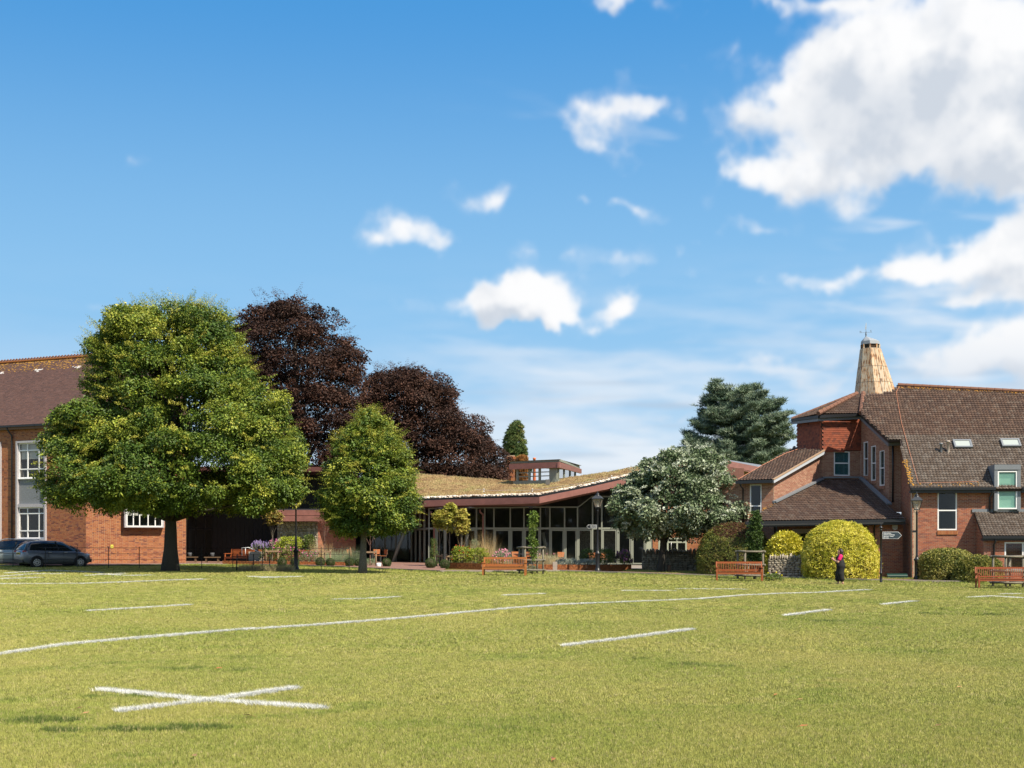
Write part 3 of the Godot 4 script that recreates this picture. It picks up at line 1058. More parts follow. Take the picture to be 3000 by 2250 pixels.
# ---------- black glazed link between school and pavilion ----------
func build_link():
	var o = thing("link_building", "black clad glazed link building in deep shade beside the brick block", "building")
	var fr = wall_frame(520, 92.0, 1010, 92.5, 0.5)
	var x1 = on(fr, 1010, 1600).x
	var clad = mat("black_cladding", lin(0.012, 0.0125, 0.014), 0.6)
	var top = on(fr, 700, 1392).y
	# glazed doors at the left, boarded wall at the right
	var dr = rect_on(fr, 548, 1500, 625, 1650)
	dr.position.y = 0.05
	var b := MB.new()
	b.box(fr, Vector3(-0.5, 0, -0.3), Vector3(dr.position.x, top, 0))
	b.box(fr, Vector3(dr.end.x, 0, -0.3), Vector3(x1, top, 0))
	b.box(fr, Vector3(dr.position.x, dr.end.y, -0.3), Vector3(dr.end.x, top, 0))
	part("wall", b, clad, o)
	var x = dr.end.x
	while x < x1 - 0.2:
		slab(o, "cladding_board", fr, Vector3(x + 0.01, 0.02, 0.002), Vector3(x + 0.29, top - 0.02, 0.03), clad)
		x += 0.3
	window(o, fr, dr, [0.33, 0.66], [0.72], 0.07, 0.08, -0.08, clad, null, 0.0, 3.0)
	slab(o, "roof", fr, Vector3(-1.5, top, -9), Vector3(x1 + 0.5, top + 0.3, 4.5), mat("bronze_metal_dark", lin(0.10, 0.035, 0.03), 0.5))
	settle(o)
	# squat planters and low seats just outside the dark glass
	for k in 2:
		var p = gx([556, 622][k], 88.0)
		var t = thing("plant_pot", ["small pale pot on a low table close to the brick corner", "small pale pot on a low table beside the black boards"][k], "pot", p, 0.0, "pots by the dark glass doors")
		var m := MB.new()
		m.lathe(Vector3(0, 0.42, 0), [Vector2(0, 0), Vector2(0.10, 0), Vector2(0.14, 0.26), Vector2(0.12, 0.26), Vector2(0.11, 0.2), Vector2(0, 0.2)], 10)
		spart("bowl", m, mat("grey_pot", lin(0.07, 0.075, 0.085), 0.7), t)
		var l := MB.new()
		l.box(Transform3D.IDENTITY, Vector3(-0.5, 0.36, -0.2), Vector3(0.5, 0.42, 0.2))
		l.box(Transform3D.IDENTITY, Vector3(-0.42, 0, -0.15), Vector3(-0.34, 0.36, 0.15))
		l.box(Transform3D.IDENTITY, Vector3(0.34, 0, -0.15), Vector3(0.42, 0.36, 0.15))
		part("low_table", l, mat("table_wood", lin(0.14, 0.09, 0.05), 0.8), t)

# ---------- sedum-roofed pavilion ----------
var pav := {}

func build_pavilion():
	var o = thing("pavilion", "glass-fronted pavilion with rust-brown eaves and a rolling sedum roof", "building")
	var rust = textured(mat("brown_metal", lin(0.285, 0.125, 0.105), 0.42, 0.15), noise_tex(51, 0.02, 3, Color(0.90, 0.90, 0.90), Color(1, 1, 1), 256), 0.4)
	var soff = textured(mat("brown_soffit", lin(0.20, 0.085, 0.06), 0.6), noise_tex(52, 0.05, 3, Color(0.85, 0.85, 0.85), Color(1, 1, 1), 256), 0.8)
	var sage = mat("sage_frame", lin(0.235, 0.25, 0.205), 0.45)
	pav.rust = rust; pav.sage = sage; pav.soff = soff
	# roof edge from left to right: column, upper and lower row of the fascia, distance
	var edge = [[1150, 1472, 1490, 91.5], [1240, 1466, 1484.5, 90.2], [1330, 1463, 1481.5, 89.2], [1420, 1460.5, 1479, 88.2], [1500, 1458, 1477, 87.2], [1580, 1456, 1474.5, 86.2], [1720, 1428.5, 1445, 87.8], [1835, 1402, 1422, 89.2], [1960, 1370, 1391, 91.0], [2073, 1338, 1360, 92.6]]
	var back = [[1150, 1383, 106.0], [1240, 1388, 106.0], [1330, 1395, 106.0], [1420, 1402, 105.0], [1500, 1410, 103.5], [1600, 1408, 102.0], [1700, 1394, 99.0], [1790, 1381, 99.0], [1905, 1359, 99.0], [2030, 1337, 98.5]]
	for i in edge.size() - 1:
		var a = edge[i]; var b = edge[i + 1]
		var at = P(a[0], a[1], a[3]); var bt = P(b[0], b[1], b[3])
		var ab = P(a[0], a[2], a[3]); var bb_ = P(b[0], b[2], b[3])
		var dirv = (bt - at); dirv.y = 0
		var n = dirv.normalized().cross(Vector3.UP)
		var g = dirv.normalized() * 0.006
		var m := MB.new()
		m.prism([ab + g, at + g, bt - g, bb_ - g], -n * 0.06)
		part("fascia_panel", m, rust, o)
		# dark gutter lip above and set back, soffit below running in to the glass
		var l := MB.new()
		var up = Vector3(0, 0.13, 0)
		l.prism([at - n * 0.12, at - n * 0.12 + up, bt - n * 0.12 + up, bt - n * 0.12], -n * 0.05)
		part("gutter", l, B.black, o)
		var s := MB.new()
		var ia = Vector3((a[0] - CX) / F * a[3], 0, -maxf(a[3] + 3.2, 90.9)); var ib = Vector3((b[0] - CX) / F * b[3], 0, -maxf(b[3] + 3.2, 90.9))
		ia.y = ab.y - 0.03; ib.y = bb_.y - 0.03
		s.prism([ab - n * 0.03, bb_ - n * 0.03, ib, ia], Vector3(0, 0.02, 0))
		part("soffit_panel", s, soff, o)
	# roof surface with sedum
	var nu = 90; var nv = 26
	var pick = func(tab, t):
		var x = t * (tab.size() - 1)
		var i = mini(int(x), tab.size() - 2)
		var w = x - i
		var r = []
		for k in tab[i].size():
			r.append(lerpf(tab[i][k], tab[i + 1][k], w))
		return r
	var roof_pt = func(u, v):
		var e = pick.call(edge, u); var b = pick.call(back, u)
		var p = P(e[0], e[1], e[3]) + Vector3(0, 0.05, -0.14)
		var q = P(b[0], b[1], b[2])
		var r = p.lerp(q, v)
		r.y -= sin(v * PI) * 0.12
		return r
	var m2 := MB.new()
	for i in nu:
		for j in nv:
			var q = []
			for dlt in [[0, 0], [0, 1], [1, 1], [1, 0]]:
				var u = float(i + dlt[0]) / nu; var v = float(j + dlt[1]) / nv
				q.append(roof_pt.call(u, v) + Vector3(0, nz2.get_noise_2d(u * 300.0, v * 110.0) * 0.04, 0))
			m2.quad(q[0], q[1], q[2], q[3])
	var sed = mat("sedum", lin(0.40, 0.29, 0.15), 0.95)
	textured(sed, noise_tex(55, 0.02, 5, Color(0.62, 0.55, 0.50), Color(1.0, 1.0, 0.9), 512), 0.5)
	var roof = part("green_roof", m2.mesh(true), sed, o)
	var sm_ := tuft(9, 0.065, 0.10, 0.014, 303, 0.7)
	var buf := PackedFloat32Array()
	for i in 17000:
		var u = rng.randf(); var v = 0.035 + rng.randf() * 0.965
		var p = roof_pt.call(u, v)
		var k = nz.get_noise_2d(p.x * 9.0, p.z * 5.0) * 0.5 + 0.5 + rng.randfn() * 0.12
		var col = Color(0.33, 0.21, 0.115).lerp(Color(0.48, 0.39, 0.19), clampf(k * 1.6 - 0.3, 0.0, 1.0))
		if k > 0.78: col = Color(0.33, 0.33, 0.13)
		put(buf, Basis(Vector3.UP, rng.randf() * TAU).scaled(Vector3.ONE * (0.6 + rng.randf() * 0.9)), p, col * (0.8 + rng.randf() * 0.4))
	var gm = mat("sedum_plant", Color.WHITE, 0.9)
	gm.vertex_color_use_as_albedo = true
	many("sedum_plants", sm_, gm, buf, roof)
	# pebble margin behind the gutter
	var pm := MB.new()
	pm.ball(Vector3.ZERO, Vector3(0.5, 0.42, 0.5), 7, 5)
	var peb = pm.mesh(true)
	var pbuf := PackedFloat32Array()
	var tones = [lin(0.62, 0.55, 0.47), lin(0.70, 0.66, 0.60), lin(0.50, 0.42, 0.35), lin(0.58, 0.46, 0.36), lin(0.42, 0.39, 0.36)]
	var pset = brick_set("pebble", tones)
	var made = 0
	for i in 1500:
		var u = 0.02 + rng.randf() * 0.97
		var e = pick.call(edge, u)
		var p = P(e[0], e[1], e[3]) + Vector3(0, 0.13 + rng.randf() * 0.12, -0.25 - rng.randf() * 0.5)
		var s = 0.09 + rng.randf() * 0.1
		var bs = Basis.from_euler(Vector3(rng.randf() * 0.5, rng.randf() * TAU, rng.randf() * 0.5)).scaled(Vector3(s * 1.3, s * 0.85, s))
		var c = rng.randi() % 5
		if made < 300:
			var q := MeshInstance3D.new()
			q.name = "pebble"; q.mesh = peb; q.material_override = pset[0][c]
			roof.add_child(q, true)
			q.transform = Transform3D(bs, p)
			made += 1
		else:
			put(pbuf, bs, p, tones[c].srgb_to_linear() * (0.8 + rng.randf() * 0.4))
	many("pebbles", peb, pset[1], pbuf, roof)
	# safety cable with its little posts
	var cab := MB.new()
	var pts = []
	for i in 14:
		pts.append(roof_pt.call(0.30 + i * 0.045, 0.34) + Vector3(0, 0.17 - 0.05 * sin(PI * (i % 3) / 3.0), 0))
	cab.tube(pts, 0.008, 4)
	part("safety_cable", cab, mat("pale_steel", lin(0.6, 0.6, 0.6), 0.4, 0.5), o)
	for u in [0.33, 0.52, 0.75]:
		var pm2 := MB.new()
		var p = roof_pt.call(u, 0.34)
		pm2.lathe(p, [Vector2(0.09, 0), Vector2(0.03, 0.04), Vector2(0.03, 0.16), Vector2(0.06, 0.17), Vector2(0.06, 0.22), Vector2(0, 0.23)], 8)
		spart("anchor_post", pm2, mat("pale_steel", Color.WHITE), o)
	# right-hand prow: the eave turns back
	var pk = P(2073, 1338, 92.6)
	var e1 = P(2240, 1371, 99.0)
	var m3 := MB.new()
	m3.prism([pk + Vector3(0, -0.5, 0), pk, e1, e1 + Vector3(0, -0.5, 0)], Vector3(0.03, 0, -0.06))
	part("fascia_panel", m3, rust, o)
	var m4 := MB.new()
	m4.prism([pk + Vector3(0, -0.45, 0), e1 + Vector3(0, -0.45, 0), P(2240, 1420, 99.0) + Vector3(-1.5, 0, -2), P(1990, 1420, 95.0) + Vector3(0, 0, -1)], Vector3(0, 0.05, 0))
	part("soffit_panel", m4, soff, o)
	m4 = MB.new()
	m4.flat_poly([pk, P(2030, 1337, 98.5), P(2230, 1362, 104.0), e1])
	part("roof_membrane", m4, B.lead, o)
	# ---- glazing: posts, transom and panes; frontal run at 90.8 m ----
	var y0 = 0.62
	var fr = wall_frame(1257, 90.9, 1912, 90.6, y0)
	var tr = on(fr, 1500, 1548).y
	var edge_y = func(px):   # height of the soffit above the glazing at a column
		for i in edge.size() - 1:
			if px <= edge[i + 1][0]:
				var w = (px - edge[i][0]) / (edge[i + 1][0] - edge[i][0])
				return lerpf(P(0, edge[i][2], edge[i][3]).y, P(0, edge[i + 1][2], edge[i + 1][3]).y, w) - 0.06 - y0
		return 7.0
	var cols = [1257, 1277, 1306, 1366, 1396, 1420, 1447, 1495, 1535, 1583, 1611, 1654, 1692, 1736, 1763, 1809, 1850, 1892, 1912]
	for i in cols.size():
		var x = on(fr, cols[i], 1600).x
		var top = minf(edge_y.call(cols[i]), 6.2)
		slab(o, "post", fr, Vector3(x - 0.045, 0, -0.08), Vector3(x + 0.045, top, 0.06), sage)
		if i == cols.size() - 1:
			break
		var x2 = on(fr, cols[i + 1], 1600).x
		var top2 = minf(edge_y.call(cols[i + 1]), 6.2)
		var q := MB.new()
		q.quad(fr * Vector3(x + 0.045, tr + 0.06, 0), fr * Vector3(x + 0.045, top, 0), fr * Vector3(x2 - 0.045, top2, 0), fr * Vector3(x2 - 0.045, tr + 0.06, 0))
		if cols[i] < 1892:
			part("pane", q, B.glass, o)
		else:
			slab(o, "wall_panel", fr, Vector3(x + 0.045, 0, -0.02), Vector3(x2 - 0.045, top - 0.05, 0.03), mat("pale_sage_panel", lin(0.34, 0.36, 0.28), 0.6))
			continue
		var low := MB.new()
		low.box(fr, Vector3(x + 0.045, tr - 0.07, -0.07), Vector3(x2 - 0.045, tr + 0.06, 0.05))
		part("transom", low, sage, o)
		var tp := MB.new()
		tp.prism([fr * Vector3(x + 0.045, top - 0.08, 0.05), fr * Vector3(x + 0.045, top, 0.05), fr * Vector3(x2 - 0.045, top2, 0.05), fr * Vector3(x2 - 0.045, top2 - 0.08, 0.05)], -fr.basis.z * 0.1)
		part("head_rail", tp, sage, o)
		if cols[i] == 1306:
			continue   # the open doorway
		if cols[i] in [1277, 1366, 1447, 1495, 1535, 1611, 1654, 1692, 1763, 1809, 1850]:
			var d = frame_bars(o, "door", fr, Rect2(x + 0.05, 0.03, x2 - x - 0.1, tr - 0.11), 0.085, -0.03, 0.03, sage)
			pane(d, fr, Rect2(x + 0.13, 0.1, x2 - x - 0.26, tr - 0.25), 0.0)
		else:
			pane(o, fr, Rect2(x + 0.045, 0.05, x2 - x - 0.09, tr - 0.12), 0.0)
			slab(o, "bottom_rail", fr, Vector3(x + 0.045, 0, -0.05), Vector3(x2 - 0.045, 0.09, 0.04), sage)
	# open door leaf and its pull bar
	var xd = on(fr, 1366, 1600).x
	var lf = Transform3D(fr.basis.rotated(Vector3.UP, deg_to_rad(-72)), fr * Vector3(xd, 0, 0.05))
	var leaf = frame_bars(o, "door", lf, Rect2(-1.1, 0.03, 1.1, tr - 0.12), 0.085, -0.03, 0.03, sage)
	pane(leaf, lf, Rect2(-1.02, 0.12, 0.94, tr - 0.3), 0.0)
	pipe(leaf, [lf * Vector3(-0.95, 0.9, 0.03), lf * Vector3(-0.95, 0.9, 0.1), lf * Vector3(-0.95, 1.5, 0.1), lf * Vector3(-0.95, 1.5, 0.03)], 0.018, mat("pale_steel", Color.WHITE), "handle", 6)
	# raking steel struts
	for q in [[1186, 1556, 1150, 1650, 93.0], [1590, 1560, 1605, 1640, 91.9]]:
		var b := MB.new()
		b.tube([P(q[0], q[1], q[4]), P((q[0] + q[2]) / 2.0, (q[1] + q[3]) / 2.0 - 2, q[4]), P(q[2], q[3], q[4])], 0.12, 8)
		spart("strut", b, sage, o)
	# receding run and the far left run
	var fr2 = wall_frame(1205, 96.5, 1257, 90.9, y0)
	var L2 = on(fr2, 1257, 1600).x
	for i in 4:
		var x = L2 * i / 4.0
		slab(o, "post", fr2, Vector3(x - 0.05, 0, -0.06), Vector3(x + 0.05, 4.15, 0.06), sage)
		pane(o, fr2, Rect2(x + 0.05, tr + 0.06, L2 / 4 - 0.1, 1.6), 0.0)
		pane(o, fr2, Rect2(x + 0.05, 0.05, L2 / 4 - 0.1, tr - 0.1), 0.0)
		slab(o, "transom", fr2, Vector3(x + 0.05, tr - 0.06, -0.05), Vector3(x + L2 / 4 - 0.05, tr + 0.06, 0.05), sage)
	var fr3 = wall_frame(1030, 96.8, 1205, 96.5, y0)
	var xs = [1038, 1062, 1097, 1128, 1160, 1205]
	for i in xs.size() - 1:
		var x = on(fr3, xs[i], 1600).x; var x2 = on(fr3, xs[i + 1], 1600).x
		slab(o, "post", fr3, Vector3(x - 0.05, 0, -0.06), Vector3(x + 0.05, tr, 0.06), sage)
		pane(o, fr3, Rect2(x + 0.05, 0.05, x2 - x - 0.1, tr - 0.15), 0.0)
		slab(o, "transom", fr3, Vector3(x + 0.05, tr - 0.1, -0.05), Vector3(x2 - 0.05, tr + 0.08, 0.05), sage)
	slab(o, "wall_panel", fr3, Vector3(0, tr + 0.08, -0.1), Vector3(on(fr3, 1205, 1600).x, tr + 1.6, 0.0), mat("bronze_metal_dark", Color.WHITE))
	# inside: floor, rear and side walls, low ceiling at the left, so that the panes look into a closed dim hall
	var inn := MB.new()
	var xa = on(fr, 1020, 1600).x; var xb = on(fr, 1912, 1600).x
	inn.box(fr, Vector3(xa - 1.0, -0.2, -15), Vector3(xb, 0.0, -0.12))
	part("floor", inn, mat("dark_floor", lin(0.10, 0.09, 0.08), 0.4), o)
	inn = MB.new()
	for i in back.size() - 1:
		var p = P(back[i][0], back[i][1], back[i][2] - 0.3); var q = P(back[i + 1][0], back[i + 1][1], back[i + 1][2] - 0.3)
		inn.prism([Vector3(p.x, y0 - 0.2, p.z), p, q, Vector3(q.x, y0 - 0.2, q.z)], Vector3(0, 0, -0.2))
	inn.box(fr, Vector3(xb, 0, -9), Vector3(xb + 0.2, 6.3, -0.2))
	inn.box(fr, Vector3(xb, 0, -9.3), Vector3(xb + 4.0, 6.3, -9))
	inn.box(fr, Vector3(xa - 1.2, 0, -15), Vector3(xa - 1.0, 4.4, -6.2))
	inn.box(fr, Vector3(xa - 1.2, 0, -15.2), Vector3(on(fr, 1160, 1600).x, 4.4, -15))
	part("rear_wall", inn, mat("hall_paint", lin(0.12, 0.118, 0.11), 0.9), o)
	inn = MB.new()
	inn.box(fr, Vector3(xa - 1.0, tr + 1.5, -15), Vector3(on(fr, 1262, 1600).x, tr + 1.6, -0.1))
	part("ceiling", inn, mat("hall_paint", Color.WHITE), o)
	# ceiling boards follow the roof from below
	inn = MB.new()
	for i in 30:
		var u0 = i / 30.0; var u1 = (i + 1) / 30.0
		inn.quad(roof_pt.call(u0, 0.3) + Vector3(0, -0.45, 0), roof_pt.call(u0, 1.0) + Vector3(0, -0.45, 0), roof_pt.call(u1, 1.0) + Vector3(0, -0.45, 0), roof_pt.call(u1, 0.3) + Vector3(0, -0.45, 0))
	part("ceiling", inn, mat("ceiling_board", lin(0.14, 0.11, 0.10), 0.8), o)
	var stn = textured(mat("inner_stone", lin(0.34, 0.31, 0.22), 0.95), noise_tex(57, 0.05, 4, Color(0.35, 0.33, 0.3), Color(1, 1, 1), 256), 0.8)
	slab(o, "stone_partition", fr, Vector3(on(fr, 1690, 1600).x, 0, -5.4), Vector3(on(fr, 1830, 1600).x, 2.35, -5.0), stn)
	for px in [1600, 1700, 1800]:
		var cp = on(fr, px, 1600).x
		slab(o, "column", fr, Vector3(cp, 0, -7), Vector3(cp + 0.3, 6, -6.7), mat("hall_paint", Color.WHITE))
	# right end: brick piers, arched sage door, brick return
	var fb = wall_frame(1912, 90.5, 2100, 90.5, y0)
	var arch = rect_on(fb, 1929, 1575, 2012, 1668)
	arch.size.y += arch.position.y; arch.position.y = 0.0
	brick_wall(o, fb, PackedVector2Array([Vector2(0, 0), Vector2(on(fb, 2180, 1600).x, 0), Vector2(on(fb, 2180, 1600).x, 4.6), Vector2(0, 4.6)]), [arch], 0.08, 0.24, B.orange, B.mortar_pale, 0.25, 300, 1.0)
	window(o, fb, arch, [0.33, 0.66], [0.83], 0.1, 0.08, -0.06, mat("pale_sage_panel", Color.WHITE), null, 0.0, 2.0)
	pipe(o, [fb * Vector3(arch.get_center().x - 0.1, 1.0, 0.02), fb * Vector3(arch.get_center().x - 0.1, 1.02, 0.1), fb * Vector3(arch.get_center().x - 0.1, 1.5, 0.1), fb * Vector3(arch.get_center().x - 0.1, 1.5, 0.02)], 0.02, mat("pale_steel", Color.WHITE), "handle", 6)
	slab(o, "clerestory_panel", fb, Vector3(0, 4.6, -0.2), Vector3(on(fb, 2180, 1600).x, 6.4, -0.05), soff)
	# downpipes in the eave colour, downlights under the soffit
	for q in [[1270, 1498, 1640, 90.2], [1413, 1492, 1640, 90.0]]:
		pipe(o, [P(q[0] - 7, q[1], q[3]), P(q[0] - 7, q[1] + 8, q[3]), P(q[0] + 2, q[1] + 15, q[3] + 0.4), P(q[0] + 2, q[1] + 22, q[3] + 0.4), P(q[0] + 2, q[2], q[3] + 0.4)], 0.06, rust)
	for q in [[1374, 1487, 88.4], [1555, 1484, 87.0], [1798, 1435, 89.4], [1287, 1489, 89.8]]:
		var b := MB.new()
		b.lathe(P(q[0], q[1], q[2]) + Vector3(0, -0.03, 0), [Vector2(0, -0.08), Vector2(0.13, -0.08), Vector2(0.15, 0.0), Vector2(0.36, 0.02), Vector2(0.36, 0.05), Vector2(0, 0.05)], 12)
		spart("downlight", b, B.blacktrim, o)
	settle(o, Vector3(fr.origin.x + 7, y0, fr.origin.z))
	build_entrance()
	build_lantern()

func build_entrance():   # stone and brick walls left of the glass, under their own brown eave
	var o = thing("garden_wing", "low wing with rubble stone wall, dark red brick and deep brown metal eave", "building")
	var fs = wall_frame(812, 88.0, 930, 88.0, 0.6)
	var stone = textured(mat("rubble_mortar", lin(0.33, 0.28, 0.20), 0.95), noise_tex(58, 0.06, 4, Color(0.6, 0.58, 0.55), Color(1, 1, 1), 256), 1.2)
	var w = on(fs, 930, 1600).x
	var h = on(fs, 870, 1524).y
	var wall = slab(o, "stone_wall", fs, Vector3(0, -0.2, -0.4), Vector3(w, h, -0.03), stone)
	rubble(wall, fs, 0.0, w, 0.0, h, 0.14, [lin(0.36, 0.31, 0.23), lin(0.30, 0.26, 0.19), lin(0.42, 0.37, 0.28), lin(0.26, 0.22, 0.16)], "pale_rubble")
	var fb = wall_frame(930, 88.2, 1042, 93.5, 0.6)
	var wb = on(fb, 1042, 1600).x
	brick_wall(o, fb, PackedVector2Array([Vector2(0, 0), Vector2(wb, 0), Vector2(wb, 3.0), Vector2(0, 3.0)]), [], 0.08, 0.24, B.red, B.mortar_pale, 0.25, 300, 0.7)
	var rust = pav.rust
	var ff = wall_frame(806, 87.3, 946, 87.3, 0.0)
	var fw = on(ff, 946, 1600).x
	var y1 = on(ff, 870, 1527).y; var ym = on(ff, 870, 1511).y; var y2 = on(ff, 870, 1494).y
	slab(o, "fascia_panel", ff, Vector3(0, y1, -0.8), Vector3(fw, ym, 0.0), rust)
	slab(o, "fascia_panel", ff, Vector3(0.0, ym + 0.03, -0.9), Vector3(fw, y2, -0.12), rust)
	slab(o, "roof", ff, Vector3(-0.2, y2, -8), Vector3(fw + 2.6, y2 + 0.08, -0.3), B.blacktrim)
	# monopitch roof light standing behind, seen between the crowns
	var fm = wall_frame(928, 96.0, 1010, 97.0, 0.0)
	var a = on(fm, 930, 1420); var b = on(fm, 1010, 1390)
	var m := MB.new()
	m.prism([fm * Vector3(0, a.y - 0.6, 0), fm * Vector3(0, b.y, 0), fm * Vector3(b.x - 0.6, b.y, 0), fm * Vector3(b.x, a.y - 0.6, 0)], Vector3(0, 0, -2))
	part("roof_upstand", m, rust, o)
	settle(o)

# stones of uneven size laid on the face of a wall; the first 300 are parts
func rubble(wall, fr: Transform3D, x0, x1, y0, y1, size, tones, setname, keep := 300):
	var bs = brick_set(setname, tones)
	var b := MB.new()
	# a rough block: a box with pulled corners
	var r := RandomNumberGenerator.new()
	r.seed = 5
	b.ball(Vector3(0.5, 0.5, 0.3), Vector3(0.52, 0.54, 0.7), 8, 6)
	var mesh: ArrayMesh = b.mesh()
	var y = y0
	var made = 0
	var buf := PackedFloat32Array()
	while y < y1 - 0.02:
		var h = minf(size * (0.6 + rng.randf() * 0.7), y1 - y)
		var x = x0
		while x < x1 - 0.02:
			var w = minf(size * (1.0 + rng.randf() * 1.6), x1 - x)
			var basis = Basis(fr.basis.x * w, fr.basis.y * h * (0.95 + rng.randf() * 0.12), fr.basis.z * (0.06 + rng.randf() * 0.05))
			var at = fr * Vector3(x, y, -0.05)
			var pick = rng.randi() % tones.size()
			if made < keep:
				var o := MeshInstance3D.new()
				o.name = "stone"; o.mesh = mesh; o.material_override = bs[0][pick]
				wall.add_child(o, true)
				o.transform = Transform3D(basis, at)
				made += 1
			else:
				put(buf, basis, at, tones[pick].srgb_to_linear() * (0.8 + rng.randf() * 0.4))
			x += w
		y += h
	if buf.size():
		many("stonework", mesh, bs[1], buf, wall)

func build_lantern():
	var o = thing("roof_lantern", "small glazed roof lantern with brown eave rising from the sedum roof", "roof lantern")
	var rust = pav.rust; var sage = pav.sage
	var c = 1634
	var fl = wall_frame(1508, 100.5, c, 98.5, 0.0)
	var frr = wall_frame(c, 98.5, 1688, 103.5, 0.0)
	var L = on(fl, c, 1400).x; var R = on(frr, 1688, 1400).x
	var yb = on(fl, c, 1406).y - 0.3
	var yt = on(fl, c, 1371).y
	for q in [[fl, L, [0.06, 0.34, 0.58, 0.83], 3], [frr, R, [0.06, 0.36, 0.68, 0.97], 1]]:
		var f: Transform3D = q[0]
		var w = q[1]
		slab(o, "sill", f, Vector3(-0.1, yb - 0.5, -0.2), Vector3(w + 0.02, yb + 0.32, 0.04), sage)
		for i in q[2].size():
			var x = w * q[2][i]
			var wide = 0.16 if i < q[2].size() - 1 else w * (1.0 - q[2][i])
			slab(o, "post", f, Vector3(x - 0.08, yb + 0.32, -0.1), Vector3(x + wide - 0.08, yt, 0.02), sage)
			if i < q[2].size() - 1:
				var r = Rect2(x + 0.08, yb + 0.32, w * q[2][i + 1] - x - 0.16, yt - yb - 0.32)
				pane(o, f, r, -0.03)
				if q[3] == 3:
					for t in [0.36, 0.70]:
						slab(o, "glazing_bar", f, Vector3(r.position.x, r.position.y + r.size.y * t - 0.035, -0.05), Vector3(r.end.x, r.position.y + r.size.y * t + 0.035, 0.0), sage)
		slab(o, "head_rail", f, Vector3(0, yt, -0.1), Vector3(w, yt + 0.08, 0.0), sage)
	var n0 = fl.basis.z; var n1 = frr.basis.z
	var pl = fl * Vector3(-0.3, yt, 0.3); var pc = fl * Vector3(L + 0.1, yt, 0.3) + n1 * 0.2; var pr = frr * Vector3(R + 0.5, yt - 0.1, 0.3)
	var up = Vector3(0, 0.42, 0)
	var m := MB.new()
	m.prism([pl, pl + up * 0.95, pc + up, pc], -n0 * 0.15)
	m.prism([pc, pc + up, pr + up * 0.8, pr], -n1 * 0.15)
	part("eave", m, rust, o)
	var back = pl + Vector3(1.5, 0, -5); var backr = pr + Vector3(-1.0, 0.0, -3)
	m = MB.new()
	var lift = Vector3(0, 0.45, 0)
	m.flat_poly([pl + lift - n0 * 0.2, pc + lift - n0 * 0.2, pr + lift * 0.9 - n1 * 0.2, backr + lift, back + lift])
	part("roof", m, sage, o)
	m = MB.new()
	var t = Vector3(0, 0.16, 0)
	m.prism([pl + lift - n0 * 0.15, pl + lift + t - n0 * 0.15, pc + lift + t - n0 * 0.15, pc + lift - n0 * 0.15], -n0 * 0.1)
	m.prism([pc + lift - n0 * 0.15, pc + lift + t - n0 * 0.15, pr + lift + t * 0.6 - n1 * 0.15, pr + lift * 0.85 - n1 * 0.15], -n1 * 0.1)
	part("capping", m, sage, o)
	m = MB.new()
	m.flat_poly([pl + lift + t, pc + lift + t, pr + lift + t, backr + lift + t, back + lift + t])
	part("roof_top", m, sage, o)
	settle(o)

func lichen_on(parent, fr: Transform3D, spots, n, spread, tone: Color, called := "lichen"):
	var blob := MB.new()
	blob.ball(Vector3.ZERO, Vector3(0.5, 0.5, 0.5), 6, 4)
	var mesh = blob.mesh()
	var buf := PackedFloat32Array()
	for i in n:
		var k = rng.randi() % (spots.size() - 1)
		var p: Vector2 = spots[k].lerp(spots[k + 1], rng.randf())
		var s = 0.025 + rng.randf() * 0.05
		put(buf, Basis(fr.basis.x * s, fr.basis.y * s * 1.3, fr.basis.z * 0.02), fr * Vector3(p.x + rng.randfn() * spread, p.y + rng.randfn() * spread, 0.05), tone * (0.7 + rng.randf() * 0.6))
	many(called, mesh, B.orange[1], buf, parent)

func ridge_line(parent, a: Vector3, b: Vector3, r: float, m, step := 0.42):
	var n = maxi(1, int((b - a).length() / step))
	for i in n:
		var t := MB.new()
		t.tube([a.lerp(b, float(i) / n), a.lerp(b, (i + 0.97) / n)], [r, r * 0.93], 8)
		part("ridge_tile", t, m, parent)

func brick_sill(parent, fr: Transform3D, r: Rect2, bset):
	var w = 0.075
	var x = r.position.x
	while x < r.end.x:
		var b := MB.new()
		b.box(fr, Vector3(x, r.position.y, -0.05), Vector3(minf(x + w - 0.01, r.end.x), r.end.y, 0.06))
		part("sill_brick", b, bset[0][rng.randi() % 3], parent)
		x += w

